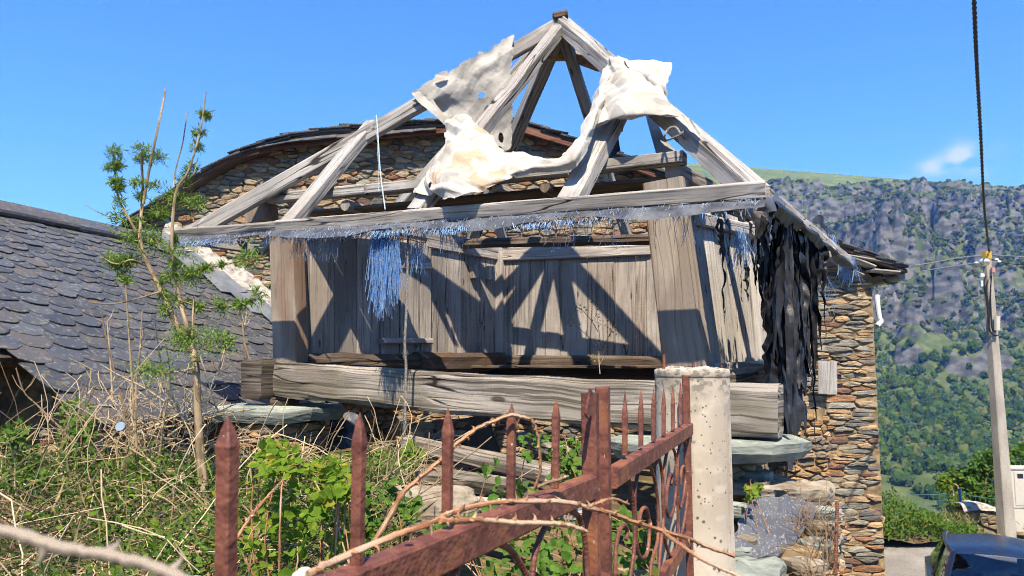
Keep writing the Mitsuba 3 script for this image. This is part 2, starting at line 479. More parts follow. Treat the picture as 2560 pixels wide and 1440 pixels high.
def tan_stone_fn(p, n, uv):
    a = fbm(p.x * 6, p.y * 6, p.z * 9, 4)
    return mix((0.20, 0.165, 0.12), (0.36, 0.31, 0.235), smoothstep(0.3, 0.7, a)) * (0.75 + 0.5 * fbm(p.x * 28, p.y * 28, p.z * 40, 2))


scene['mat_tan_stone'] = two(bumped(prin(col(tan_stone_fn), 0.9, 0.2), stone_bump, 0.012, 3e-3))


def tarp_fn(p, n, uv):
    a = fbm(p.x * 3.0, p.y * 3.0, p.z * 3.0, 4)
    c = mix((0.53, 0.505, 0.455), (0.43, 0.395, 0.33), smoothstep(0.42, 0.72, a))
    st = smoothstep(0.62, 0.72, fbm(p.x * 5.5 + 3.0 + p.z * 3.0, p.y * 3.0, p.z * 3.0 - p.x * 1.0, 4))
    c = mix(c, C3(0.50, 0.30, 0.15), st * 0.65)
    d = smoothstep(0.62, 0.74, fbm(p.x * 11, p.y * 11, p.z * 11 + 4.0, 3))
    return mix(c, C3(0.30, 0.29, 0.26), d * 0.45)


def tarp_grey_fn(p, n, uv):
    a = fbm(p.x * 3.5, p.y * 3.5, p.z * 3.5, 4)
    c = mix((0.46, 0.44, 0.40), (0.31, 0.30, 0.27), smoothstep(0.40, 0.68, a))
    d = smoothstep(0.60, 0.72, fbm(p.x * 14, p.y * 14, p.z * 14 + 4.0, 3))
    return mix(c, C3(0.22, 0.21, 0.19), d * 0.45)


def cloth_bump(p, n, uv):
    return fbm(p.x * 9, p.y * 9, p.z * 9, 3) + 0.08 * noise(uv.x * 160, uv.y * 160)


def clean_tarp_fn(p, n, uv):
    a = fbm(p.x * 3.0, p.y * 3.0, p.z * 3.0, 4)
    c = mix((0.53, 0.505, 0.455), (0.43, 0.395, 0.335), smoothstep(0.42, 0.75, a))
    d = smoothstep(0.63, 0.75, fbm(p.x * 9, p.y * 9, p.z * 9 + 4.0, 3))
    return mix(c, C3(0.40, 0.37, 0.32), d * 0.4)


scene['mat_tarp'] = two(bumped(prin(col(tarp_fn), 0.7, 0.3), cloth_bump, 0.012, 3e-3))
scene['mat_tarp_clean'] = two(bumped(prin(col(clean_tarp_fn), 0.7, 0.3), cloth_bump, 0.012, 3e-3))
scene['mat_tarp_grey'] = two(bumped(prin(col(tarp_grey_fn), 0.7, 0.3), cloth_bump, 0.012, 3e-3))


def underlay_fn(p, n, uv):
    a = fbm(p.x * 6, p.y * 6, p.z * 6, 3)
    return mix((0.055, 0.062, 0.078), (0.125, 0.138, 0.165), smoothstep(0.3, 0.7, a))


scene['mat_underlay'] = two(bumped(prin(col(underlay_fn), 0.5, 0.45), cloth_bump, 0.012, 3e-3))


def thread_fn(p, n, uv):
    k = pid(uv)
    r = cell_rand(k, 3)
    c = mix((0.14, 0.40, 0.85), (0.42, 0.68, 0.98), r)
    c = mix(c, C3(0.62, 0.72, 0.85), 0.5 * smoothstep(0.5, 0.7, noise(p.x * 40, p.y * 40, p.z * 25)))
    return c


def pale_thread_fn(p, n, uv):
    r = cell_rand(pid(uv), 3)
    return mix((0.17, 0.26, 0.42), (0.46, 0.56, 0.70), r)


scene['mat_blue_thread'] = two(prin(col(thread_fn), 0.5, 0.4))
scene['mat_pale_thread'] = two(prin(col(pale_thread_fn), 0.6, 0.3))


def black_fn(p, n, uv):
    a = fbm(p.x * 8, p.y * 8, p.z * 3, 3)
    return mix((0.014, 0.015, 0.019), (0.036, 0.038, 0.046), smoothstep(0.35, 0.7, a))


scene['mat_black_plastic'] = two(bumped(prin(col(black_fn), 0.5, 0.4), cloth_bump, 0.014, 3e-3))


def rust_fn(p, n, uv):
    a = fbm(p.x * 9, p.y * 9, p.z * 5, 4)
    b = fbm(p.x * 45, p.y * 45, p.z * 45, 2)
    c = mix((0.125, 0.044, 0.031), (0.20, 0.076, 0.050), smoothstep(0.3, 0.7, b))
    c = mix(c, C3(0.30, 0.12, 0.05), 0.6 * smoothstep(0.55, 0.70, a))
    c = mix(c, C3(0.09, 0.035, 0.03), 0.6 * smoothstep(0.45, 0.32, a))
    w = smoothstep(0.74, 0.77, fbm(p.x * 120, p.y * 120, p.z * 55, 3)) * smoothstep(0.62, 0.70, noise(p.x * 14, p.y * 14, p.z * 11))
    return mix(c, C3(0.55, 0.47, 0.38), w * 0.8)


def rust_bump(p, n, uv):
    return fbm(p.x * 130, p.y * 130, p.z * 130, 2) + 0.6 * noise(p.x * 45, p.y * 45, p.z * 45)


scene['mat_rust'] = two(bumped(prin(col(rust_fn), 0.58, 0.3), rust_bump, 0.0022, 6e-4))


def concrete_pits(uv):
    d1, _, k1 = voronoi(uv.x * 22, uv.y * 22 + 50.0)
    d2, _, k2 = voronoi(uv.x * 55 + 9.0, uv.y * 55 + 90.0)
    a = (1.0 - smoothstep(0.5, 1.0, d1 / (0.05 + 0.16 * k1))) * dr.select(k1 > 0.82, 1.0, 0.0)
    b = (1.0 - smoothstep(0.5, 1.0, d2 / (0.08 + 0.22 * k2))) * dr.select(k2 > 0.86, 1.0, 0.0)
    return dr.maximum(a * smoothstep(0.35, 0.6, noise(uv.x * 2.3, uv.y * 3.0, 7.0)), b * smoothstep(0.42, 0.62, noise(uv.x * 3.1, uv.y * 4.0, 17.0)))


def concrete_fn(p, n, uv):
    a = fbm(p.x * 5, p.y * 5, p.z * 3, 4)
    c = mix((0.45, 0.39, 0.305), (0.58, 0.515, 0.415), smoothstep(0.3, 0.7, a))
    c = mix(c, C3(0.62, 0.565, 0.475), 0.5 * smoothstep(0.55, 0.75, fbm(p.x * 16, p.y * 16, p.z * 22, 3)))
    c = mix(c, C3(0.13, 0.11, 0.09), concrete_pits(uv) * 0.85)
    dirt = smoothstep(0.56, 0.74, fbm(p.x * 9, p.y * 9, p.z * 7, 4))
    c = mix(c, C3(0.22, 0.205, 0.175), dirt * 0.55)
    lich = smoothstep(0.5, 0.62, fbm(p.x * 38, p.y * 38, p.z * 38, 3)) * smoothstep(1.44, 1.56, p.z + 0.10 * (noise(p.x * 12, p.y * 12, p.z * 6) - 0.5))
    c = mix(c, C3(0.16, 0.155, 0.135), lich * 0.75)
    rs = smoothstep(0.62, 0.74, fbm(p.x * 24 + 5, p.y * 24, p.z * 0.9, 3))
    return mix(c, C3(0.42, 0.27, 0.15), rs * 0.35)


def concrete_bump(p, n, uv):
    return 0.5 * fbm(p.x * 40, p.y * 40, p.z * 40, 2) - 1.5 * concrete_pits(uv)


scene['mat_concrete'] = two(bumped(prin(col(concrete_fn), 0.88, 0.25), concrete_bump, 0.003, 1e-3))


def pole_fn(p, n, uv):
    a = fbm(p.x * 6, p.y * 6, p.z * 1.5, 4)
    return mix((0.36, 0.33, 0.28), (0.47, 0.435, 0.37), smoothstep(0.3, 0.7, a)) * (0.85 + 0.3 * noise(p.x * 60, p.y * 60, p.z * 60))


scene['mat_pole'] = two(prin(col(pole_fn), 0.9, 0.2))


def cane_fn(p, n, uv):
    a = fbm(uv.x * 30, uv.y * 300, 1.0, 3)
    b = fbm(uv.x * 7, 3.0, pid(uv), 2)
    c = mix((0.27, 0.115, 0.050), (0.46, 0.255, 0.13), smoothstep(0.35, 0.65, a))
    return mix(c, C3(0.55, 0.42, 0.30), smoothstep(0.55, 0.72, b) * 0.6)


scene['mat_cane'] = two(prin(col(cane_fn), 0.6, 0.35))


def vine_fn(p, n, uv):
    return mix((0.16, 0.095, 0.055), (0.34, 0.23, 0.13), cell_rand(pid(uv), 2)) * (0.75 + 0.5 * noise(p.x * 40, p.y * 40, p.z * 40))


scene['mat_vine'] = two(prin(col(vine_fn), 0.85, 0.15))


def dry_fn(p, n, uv):
    k = pid(uv)
    c = mix((0.40, 0.29, 0.16), (0.66, 0.54, 0.36), cell_rand(k, 2))
    c = mix(c, C3(0.18, 0.11, 0.07), dr.select(cell_rand(k, 9) > 0.72, 0.75, 0.0))
    return c * (0.75 + 0.5 * noise(p.x * 40, p.y * 40, p.z * 40))


scene['mat_dry_stem'] = two(prin(col(dry_fn), 0.8, 0.2))


def bark_fn(p, n, uv):
    a = fbm(uv.x * 9, uv.y * 90, pid(uv), 3)
    c = mix((0.26, 0.19, 0.115), (0.46, 0.345, 0.21), smoothstep(0.3, 0.7, a))
    return mix(c, C3(0.14, 0.10, 0.06), smoothstep(0.6, 0.72, noise(uv.x * 22, uv.y * 50)) * 0.6)


scene['mat_grey_stem'] = two(prin((0.34, 0.285, 0.225), 0.75, 0.2))
scene['mat_bark'] = two(prin(col(bark_fn), 0.8, 0.2))


def leaf_mat(name, a, b, c_alt, alt=0.15, trans=0.5, rough=0.5, spec=0.5):
    def fn(p, n, uv):
        k = pid(uv)
        c = mix(a, b, cell_rand(k, 2))
        c = mix(c, C3(*c_alt), dr.select(cell_rand(k, 5) < alt, 1.0, 0.0))
        vein = smoothstep(0.5, 0.8, noise(p.x * 60, p.y * 60, p.z * 60))
        return c * (0.88 + 0.24 * vein)
    scene[name] = {'type': 'principledthin', 'base_color': col(fn), 'roughness': rough, 'spec_trans': 0.0, 'diff_trans': trans, 'eta': 1.4}


leaf_mat('mat_leaf_bright', (0.13, 0.25, 0.028), (0.25, 0.38, 0.045), (0.36, 0.36, 0.05), 0.16, 0.8)
leaf_mat('mat_leaf', (0.085, 0.185, 0.034), (0.15, 0.27, 0.05), (0.20, 0.22, 0.05), 0.10, 0.6)
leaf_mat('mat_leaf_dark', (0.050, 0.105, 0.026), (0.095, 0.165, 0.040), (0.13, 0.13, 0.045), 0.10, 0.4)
leaf_mat('mat_needle', (0.19, 0.32, 0.06), (0.30, 0.45, 0.10), (0.30, 0.36, 0.09), 0.12, 0.6)
leaf_mat('mat_grass', (0.14, 0.20, 0.05), (0.27, 0.30, 0.09), (0.44, 0.37, 0.19), 0.4, 0.6)
leaf_mat('mat_forest', (0.030, 0.066, 0.020), (0.090, 0.150, 0.036), (0.14, 0.17, 0.05), 0.2, 0.4, 0.7, 0.2)

leaf_mat('mat_heath', (0.052, 0.074, 0.025), (0.092, 0.112, 0.040), (0.10, 0.085, 0.05), 0.2, 0.25, 0.8, 0.1)


def soil_fn(p, n, uv):
    a = fbm(p.x * 3, p.y * 3, p.z * 3, 4)
    b = fbm(p.x * 18, p.y * 18, p.z * 18, 3)
    c = mix((0.085, 0.062, 0.038), (0.20, 0.145, 0.085), smoothstep(0.3, 0.7, a))
    return mix(c, C3(0.06, 0.075, 0.025), smoothstep(0.5, 0.65, b) * 0.6)


scene['mat_soil'] = two(prin(col(soil_fn), 0.95, 0.1))


def road_fn(p, n, uv):
    a = fbm(p.x * 1.2, p.y * 1.2, 0.0, 4)
    b = noise(p.x * 40, p.y * 40, 0.0)
    return mix((0.20, 0.185, 0.165), (0.28, 0.26, 0.235), smoothstep(0.3, 0.7, a)) * (0.85 + 0.3 * b)


scene['mat_road'] = two(prin(col(road_fn), 0.9, 0.2))
for _n, _c, _r, _s in (('mat_gutter', (0.20, 0.205, 0.215), 0.4, 0.5), ('mat_white_pvc', (0.72, 0.74, 0.74), 0.4, 0.5), ('mat_cable', (0.018, 0.018, 0.02), 0.5, 0.4),
                       ('mat_grey_cable', (0.20, 0.205, 0.22), 0.6, 0.3), ('mat_cabinet', (0.55, 0.53, 0.47), 0.7, 0.3), ('mat_blue_paint', (0.05, 0.20, 0.55), 0.5, 0.4),
                       ('mat_yellow', (0.55, 0.36, 0.06), 0.6, 0.3), ('mat_tyre', (0.02, 0.02, 0.02), 0.8, 0.2), ('mat_dark_trim', (0.02, 0.02, 0.022), 0.5, 0.4),
                       ('mat_seat', (0.05, 0.055, 0.065), 0.9, 0.1), ('mat_lamp_cap', (0.45, 0.55, 0.66), 0.3, 0.5), ('mat_pink', (0.5, 0.25, 0.24), 0.6, 0.3),
                       ('mat_droppings', (0.72, 0.68, 0.62), 0.9, 0.1), ('mat_pale_cord', (0.42, 0.56, 0.66), 0.6, 0.3), ('mat_blue_cap', (0.24, 0.32, 0.40), 0.6, 0.3)):
    scene[_n] = two(prin(_c, _r, _s))
scene['mat_lens'] = {'type': 'roughdielectric', 'alpha': 0.2, 'int_ior': 1.5}
scene['mat_car_paint'] = two(prin((0.010, 0.014, 0.035), 0.25, 0.6, clearcoat=1.0, clearcoat_gloss=0.95, metallic=0.3))
scene['mat_window'] = {'type': 'thindielectric', 'int_ior': 1.5, 'specular_transmittance': {'type': 'rgb', 'value': [0.34, 0.40, 0.44]}}
scene['mat_chrome'] = {'type': 'twosided', 'bsdf': {'type': 'roughconductor', 'material': 'Al', 'alpha': 0.15}}


def rope_fn(p, n, uv):
    return mix((0.18, 0.165, 0.15), (0.36, 0.335, 0.30), smoothstep(0.3, 0.7, noise(p.x * 90, p.y * 90, p.z * 90)))


scene['mat_rope'] = two(prin(col(rope_fn), 0.9, 0.15))
# ------------------------------------------------------------------ terrain, road, mountain
def ss(a, b, x):
    t = np.clip((x - a) / (b - a), 0, 1)
    return t * t * (3 - 2 * t)


def ground_z(X, Y):
    X, Y = np.asarray(X, float), np.asarray(Y, float)
    edge = 2.50 + 0.0 * Y
    low = ss(0.0, 0.5, X - edge) * ss(2.6, 4.6, Y)
    z = 0.12 + (-2.36 - 0.12) * low
    z = z + 0.22 * ss(2.6, 4.5, Y) * (1 - low) * ss(1.5, -1.0, X)
    z = z - 0.75 * np.clip(Y - 19.5, 0, 100)
    z = z + (nfbm(np.stack([X * 1.7, Y * 1.7, X * 0], -1), 3, 5) - 0.5) * 0.12 * (1 - low)
    return z


gx = np.concatenate([np.linspace(-300, -14, 40), np.linspace(-13.7, 13.7, 110), np.linspace(14, 300, 40)])
gy = np.concatenate([np.linspace(-200, -3, 30), np.linspace(-2.8, 24, 120), np.linspace(24.5, 130, 50)])
GX, GY = np.meshgrid(gx, gy)
gv = np.stack([GX, GY, ground_z(GX, GY)], -1).reshape(-1, 3)
put('ground', mikit.ply((gv, quads(len(gy), len(gx))), 'mat_soil', smooth=True), kind='structure', label='earth ground of the overgrown yard and slope')

rx, ry = np.linspace(3.2, 16.5, 40), np.linspace(4.8, 17.6, 40)
RX, RY = np.meshgrid(rx, ry)
RX = RX + 0.02 * (RY - 5)
rv = np.stack([RX, RY, np.minimum(ground_z(RX, RY), -2.3) + 0.02], -1).reshape(-1, 3)
put('road', mikit.ply((rv, quads(40, 40)), 'mat_road', smooth=True), kind='structure', label='pale worn concrete road beside the stone house')

# the valley side: a profile along y, warped into ribs and bluffs
PY_ = np.array([60, 130, 220, 300, 420, 480, 540, 580, 596, 640, 660, 676, 720, 740, 756, 800, 816, 880, 1000, 1150, 1400, 2200])
PZ_ = np.array([-80, -70, -55, -44, -22, -5, 14, 30, 60, 76, 86, 118, 130, 136, 166, 176, 194, 214, 265, 280, 304, 336.0])
PYS = np.array([60, 220, 420, 540, 700, 800, 880, 1000, 1150, 1400, 2200])
PZS = np.array([-80, -55, -22, 18, 108, 178, 214, 265, 280, 304, 336.0])


def ridged(p, o, seed):
    return 1 - np.abs(2 * nfbm(p, o, seed) - 1)


# bare bluffs standing out of the slope
OUTCROPS = [(284, 533, 17, 13, 20), (266, 540, 8, 9, 14), (322, 560, 11, 10, 17), (250, 480, 10, 9, 11), (270, 455, 13, 7, 10), (291, 460, 8, 8, 12), (306, 606, 15, 13, 20), (363, 628, 13, 13, 24), (340, 640, 9, 10, 18), (478, 690, 20, 16, 14), (372, 592, 12, 10, 12)]


def hill_z(X, Y):
    q = lambda s, sy=None, z=0: np.stack([X / s, Y / (sy or s), np.full_like(X, z)], -1)
    w = (nfbm(q(120), 4, 11) - 0.5) * 210 + (ridged(q(30, 60), 4, 12) - 0.6) * 58 + (ridged(q(8, 20), 4, 13) - 0.6) * 26
    t = Y + w * ss(350, 520, Y) * (1 - ss(740, 870, Y))
    cl = ss(0.45, 0.58, nfbm(q(46, 46), 4, 21) + 0.05 * ss(620, 760, Y) - 0.03) * (1 - ss(800, 850, Y))
    z = np.interp(t, PYS, PZS) * (1 - cl) + np.interp(t, PY_, PZ_) * cl
    for ox, oy, orx, ory, oh in OUTCROPS:
        r = np.hypot((X - ox) / orx, (Y - oy) / ory) + (nfbm(q(9), 3, 17) - 0.5) * 0.9
        z = z + oh * ss(1.0, 0.72, r) * (0.75 + 0.5 * nfbm(q(12), 2, 18))
    z = z - 0.078 * (X - 300) * ss(800, 1000, Y)
    z = -80 + (z + 80) * (0.45 + 0.55 * ss(-200, 240, X))
    z = z + (nfbm(q(9), 3, 14) - 0.5) * 5 * ss(380, 500, Y) * (1 - 0.92 * ss(800, 880, Y))
    return z


hx, hy = np.concatenate([np.arange(120, 190, 3.0), np.arange(190, 680, 1.5), np.arange(680, 905, 3.0)]), np.concatenate([np.arange(250, 470, 3.0), np.arange(470, 860, 1.5), np.arange(860, 1010, 3.0)])
HX, HY = np.meshgrid(hx, hy)
hv = np.stack([HX, HY, hill_z(HX, HY)], -1)
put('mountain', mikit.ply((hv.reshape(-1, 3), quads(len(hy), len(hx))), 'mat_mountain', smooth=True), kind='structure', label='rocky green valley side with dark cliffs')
cx_ = np.concatenate([np.linspace(-3000, 100, 60), np.linspace(112, 910, 60), np.linspace(930, 3500, 60)])
cy_ = np.concatenate([np.linspace(70, 240, 24), np.linspace(252, 1000, 50), np.linspace(1012, 2400, 40)])
CX, CY = np.meshgrid(cx_, cy_)
inside = (CX > 110) & (CX < 912) & (CY > 250) & (CY < 1002)
cz = hill_z(CX, CY) - 14 * inside
cf = quads(len(cy_), len(cx_))
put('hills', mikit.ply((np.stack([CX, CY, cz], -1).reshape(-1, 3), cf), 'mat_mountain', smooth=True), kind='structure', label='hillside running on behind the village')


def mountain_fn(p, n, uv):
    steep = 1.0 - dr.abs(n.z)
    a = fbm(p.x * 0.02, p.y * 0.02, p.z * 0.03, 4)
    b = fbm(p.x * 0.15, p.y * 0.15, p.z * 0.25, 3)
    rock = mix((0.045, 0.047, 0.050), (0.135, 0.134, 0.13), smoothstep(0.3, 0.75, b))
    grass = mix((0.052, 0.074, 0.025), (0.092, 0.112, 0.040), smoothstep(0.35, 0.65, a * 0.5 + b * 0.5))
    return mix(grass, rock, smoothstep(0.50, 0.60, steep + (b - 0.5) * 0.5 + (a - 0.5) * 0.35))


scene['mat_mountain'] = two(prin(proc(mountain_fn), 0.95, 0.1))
# ------------------------------------------------------------------ the granary
FL, FR, BL, BR = np.array([-2.47, 8.40, 0]), np.array([1.40, 6.50, 0]), np.array([-0.20, 11.20, 0]), np.array([3.52, 9.60, 0])
ZU = np.array([0, 0, 1.0])
n_front = unit(np.cross(FR - FL, ZU)); n_back = unit(np.cross(BR - BL, ZU))          # both towards the street
n_left = -unit(np.cross(BL - FL, ZU)) * -1; n_left = n_left if n_left[0] > 0 else -n_left   # into the room
n_right = unit(np.cross(BR - FR, ZU)); n_right = n_right if n_right[0] > 0 else -n_right
onF = lambda x, y, off=0.0: onp(x, y, FL + n_front * off, n_front)
onL = lambda x, y, off=0.0: onp(x, y, FL + n_left * off, n_left)
onB = lambda x, y, off=0.0: onp(x, y, BL + n_back * off, n_back)
FLe, FRe, BRe, APEX = at(442, 585, 8.05), at(1915, 474, 5.45), at(2128, 655, 9.9), at(1405, 36, 9.0)
BLe = FLe + BRe - FRe; BLe[2] = (FLe[2] + BRe[2]) / 2
n_roof_f = unit(np.cross(FRe - FLe, APEX - FLe)); n_roof_f *= np.sign(n_roof_f[2])
onR = lambda x, y: onp(x, y, FLe, n_roof_f)

G = thing('granary', 'ruined weathered timber granary with open roof frame raised on stone pillars', 'granary')


def gpart(name, bsdf, *args, label=None, parent=None, **kw):
    m = MB(); beam(m, *args, **kw)
    return put(name, m.ply(bsdf), parent or G, label=label)


# sill beams (front, left end seen head on, back, left, right)
a, b = at(712, 946, 8.30), at(1952, 1026, 6.02)
m = MB(); beam(m, a, b, 0.36, 0.36, seg=60, rough=0.032, chamfer=0.045, w1=0.36, h1=0.41, bow=-0.035)
put('front_sill_beam', m.ply('mat_sill'), G, label='heavy cracked weathered beam along the front, resting on the slabs')
dl = unit(BL - FL)
a = at(652, 948, 8.36)
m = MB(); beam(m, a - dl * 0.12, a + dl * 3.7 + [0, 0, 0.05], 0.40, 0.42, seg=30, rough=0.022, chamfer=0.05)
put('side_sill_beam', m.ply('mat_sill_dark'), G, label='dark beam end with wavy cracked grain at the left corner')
gpart('side_sill_beam', 'mat_sill', FR + [0.22, -0.25, 1.44], BR + [0.1, 0.2, 1.52], 0.30, 0.30, rough=0.015, chamfer=0.04)
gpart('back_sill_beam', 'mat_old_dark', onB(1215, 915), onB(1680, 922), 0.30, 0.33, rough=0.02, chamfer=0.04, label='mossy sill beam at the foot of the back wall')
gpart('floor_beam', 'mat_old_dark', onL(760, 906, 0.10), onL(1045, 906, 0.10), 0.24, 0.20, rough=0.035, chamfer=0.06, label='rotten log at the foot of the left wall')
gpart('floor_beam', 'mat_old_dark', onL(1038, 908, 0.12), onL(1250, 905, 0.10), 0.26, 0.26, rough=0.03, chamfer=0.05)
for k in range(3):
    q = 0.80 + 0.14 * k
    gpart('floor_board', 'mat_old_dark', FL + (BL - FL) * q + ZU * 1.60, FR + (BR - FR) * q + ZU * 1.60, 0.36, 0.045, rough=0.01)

# corner posts
pf = unit(FR - FL)
gpart('corner_post', 'mat_post', at(727, 908, 8.36), at(716, 588, 8.36), 0.335, 0.20, up=n_front, rough=0.006, chamfer=0.012, label='squared brown front left corner post')
gpart('corner_post', 'mat_post', at(1722, 945, 6.46), at(1664, 455, 6.46), 0.365, 0.24, up=n_front, w1=0.345, rough=0.006, chamfer=0.012, label='broad leaning front right corner post')
gpart('corner_post', 'mat_plank', BL + ZU * 1.55, BL + ZU * 3.3, 0.20, 0.20, up=n_back)
gpart('corner_post', 'mat_plank', BR + ZU * 1.45, BR + ZU * 3.3, 0.26, 0.26, up=n_back)
gpart('post_top', 'mat_post', at(656, 556, 8.55), at(653, 515, 8.55), 0.29, 0.24, up=n_front, rough=0.006, label='stub of post under the left end of the wall plate')

# wall plates
pl0, pl1 = at(622, 503, 8.62), at(1712, 398, 6.42)
mid = pl0 + (pl1 - pl0) * 0.215
for q0, q1, dz in ((0, 0.335, 0), (0.29, 0.79, 0.0), (0.78, 1.0, 0.012)):
    gpart('wall_plate', 'mat_eave', pl0 + (pl1 - pl0) * q0 + n_front * -0.03 * (q0 > 0.1) + [0, 0, dz], pl0 + (pl1 - pl0) * q1 + [0, 0, dz], 0.15, 0.105, rough=0.006)
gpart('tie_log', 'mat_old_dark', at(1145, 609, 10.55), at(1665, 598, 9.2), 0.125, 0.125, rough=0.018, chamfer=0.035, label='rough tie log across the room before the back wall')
gpart('wall_plate', 'mat_plank', BL + ZU * 3.28, BR + ZU * 3.30, 0.13, 0.11, rough=0.01)
gpart('wall_plate', 'mat_plank', FL + (BL - FL) * 0.0 + ZU * 3.38, BL + ZU * 3.33, 0.14, 0.13, rough=0.01)
gpart('wall_plate', 'mat_plank', FR + ZU * 3.33, BR + ZU * 3.33, 0.14, 0.13, rough=0.01)
# what is left of the loft floor, behind the front plate
for k in range(4):
    o = -0.14 - 0.23 * k
    gpart('loft_board', 'mat_old_dark', FL + pf * 0.15 + n_front * o + ZU * (3.325 + 0.006 * (k % 2)), FR - pf * 0.1 + n_front * o + ZU * (3.275 + 0.006 * (k % 2)), 0.222, 0.035, rough=0.004)
for x, y, r in ((862, 513, 0.06), (1225, 462, 0.055), (1362, 468, 0.05)):
    m = MB(); q = onF(x, y, 0.06)
    tube(m, [q, q - n_front * 0.5, q - n_front * 1.0], [r, r * 1.02, r], 9, jitter=0.16)
    put('joist_end', m.ply('mat_plank'), G)

# walls: planks, ruled between pixel lines
def planks(xs, ytop, ybot, on, nrm, bsdf, th=0.035, name='wall_plank', jit=0.006, parent=None):
    for k in range(len(xs) - 1):
        x0, x1 = xs[k], xs[k + 1]
        xm = (x0 + x1) / 2
        off = float(rng.uniform(-jit, jit))
        bl, br = on(x0, ybot(x0), off), on(x1, ybot(x1), off)
        tl, tr = on(x0, ytop(x0), off), on(x1, ytop(x1), off)
        w = np.linalg.norm(br - bl) - 0.008
        if w < 0.03: continue
        m = MB(); beam(m, (bl + br) / 2, (tl + tr) / 2, w, th, up=nrm, seg=10, rough=0.004, chamfer=0.006, w1=np.linalg.norm(tr - tl) - 0.008)
        put(name, m.ply(bsdf), parent or G)


lin = lambda x0, y0, x1, y1: (lambda x: y0 + (y1 - y0) * (x - x0) / (x1 - x0))
lt, lb = lin(740, 575, 1245, 640), lin(740, 905, 1245, 890)
planks([738, 772, 834, 890, 947, 1000], lt, lb, onL, n_left, 'mat_plank')
planks([1000, 1040, 1077, 1112, 1152, 1197, 1244], lt, lb, onL, n_left, 'mat_plank')
D = put('door', None, G, label='narrow plank door panel hung on the left wall, battened') if False else None
m = MB()
for x0, x1 in ((952, 996), (998, 1048), (1050, 1077)):
    bl, br, tl, tr = onL(x0, 903, 0.045), onL(x1, 904, 0.045), onL(x0, 605, 0.045), onL(x1, 612, 0.045)
    beam(m, (bl + br) / 2, (tl + tr) / 2, np.linalg.norm(br - bl) - 0.006, 0.03, up=n_left, seg=8, rough=0.003, chamfer=0.005)
D = put('door', m.ply('mat_plank'), G, label='narrow plank door panel hung on the left wall')
gpart('batten', 'mat_plank', onL(996, 661, 0.075), onL(1078, 664, 0.075), 0.03, 0.10, rough=0.003, parent=D)
gpart('batten', 'mat_plank', onL(953, 852, 0.10), onL(1078, 853, 0.10), 0.085, 0.07, rough=0.003, parent=D, label='protruding ledge across the foot of the door')
gpart('wall_rail', 'mat_plank', onL(1065, 606, 0.04), onL(1249, 640, 0.04), 0.05, 0.135, rough=0.005)
gpart('wall_rail', 'mat_plank', onB(1243, 640, 0.05), onB(1628, 624, 0.05), 0.05, 0.15, rough=0.005)
gpart('wall_block', 'mat_plank', onL(1184, 662, 0.05), onL(1188, 694, 0.05), 0.15, 0.09, up=n_left, seg=2, rough=0.006)
gpart('wall_block', 'mat_plank', onL(1224, 666, 0.06), onL(1225, 698, 0.06), 0.13, 0.10, up=n_left, seg=2, rough=0.006)
bt, bb = lin(1245, 640, 1650, 625), lin(1245, 893, 1650, 897)
planks([1245, 1283, 1326, 1364, 1401, 1469, 1538, 1590, 1617, 1655, 1700], bt, bb, onB, n_back, 'mat_plank')

# right wall, leaning out at its foot
rt0, rt1, rb0, rb1 = at(1722, 520, 6.55), at(1985, 585, 9.62), at(1776, 925, 6.55), at(1990, 905, 9.62)
fr = np.linspace(0, 1, 15) + np.concatenate([[0], rng.uniform(-0.018, 0.018, 13), [0]])
for k in range(14):
    b0, b1, t0, t1 = rb0 + (rb1 - rb0) * fr[k], rb0 + (rb1 - rb0) * fr[k + 1], rt0 + (rt1 - rt0) * fr[k], rt0 + (rt1 - rt0) * fr[k + 1]
    m = MB(); beam(m, (b0 + b1) / 2, (t0 + t1) / 2 + [0, 0, float(rng.uniform(-0.1, 0.05))], np.linalg.norm(b1 - b0) - 0.008, 0.035, up=n_right, seg=10, rough=0.006, chamfer=0.006)
    put('wall_plank', m.ply('mat_side_plank'), G)
q = n_right * 0.06
gpart('side_sill_board', 'mat_side_plank', rb0 + q + [0, 0, -0.02], rb1 + q + [0, 0, -0.02], 0.05, 0.15, rough=0.008, label='board along the foot of the right wall')
gpart('wall_rail', 'mat_side_plank', rt0 + q * 1.2 + [0, 0, -0.10], rt1 + q * 1.2 + [0, 0, -0.10], 0.05, 0.12, rough=0.006)

# roof frame
def rafter(p0, p1, w, h, nrm, name='rafter', bsdf='mat_rafter', label=None, **kw):
    o = nrm * (-h / 2)
    return gpart(name, bsdf, p0 + o, p1 + o, w, h, up=nrm, label=label, **{**dict(rough=0.008, chamfer=0.012), **kw})


top = APEX + [0, 0, -0.02]
up_hip = lambda c: unit(np.cross(np.cross(c - APEX, ZU), c - APEX)) * 1.0
for c, w, lb_ in ((FLe, 0.165, 'long front left hip rafter bleached silver grey'), (FRe, 0.20, 'front right hip rafter with rope tied round it'), (BRe, 0.15, None), (BLe, 0.17, 'dark rear hip rafter')):
    nrm = up_hip(c); nrm = nrm if nrm[2] > 0 else -nrm
    rafter(top + unit(c - APEX) * 0.02, APEX + (c - APEX) * 0.985, w, 0.16, nrm, 'hip_rafter', label=lb_, seg=30)
nf = n_roof_f
rafter(onR(1393, 62), onR(1032, 520), 0.155, 0.13, nf, label='middle front rafter running from the apex to the eave')
rafter(onR(925, 300), onR(712, 552), 0.16, 0.13, nf, label='left jack rafter of the front slope')
rafter(onR(1545, 255), onR(1418, 492), 0.20, 0.14, nf, label='right jack rafter of the front slope')
n_roof_b = unit(np.cross(BRe - BLe, APEX - BLe)); n_roof_b *= np.sign(n_roof_b[2])
n_roof_l = unit(np.cross(BLe - FLe, APEX - FLe)); n_roof_l *= np.sign(n_roof_l[2])
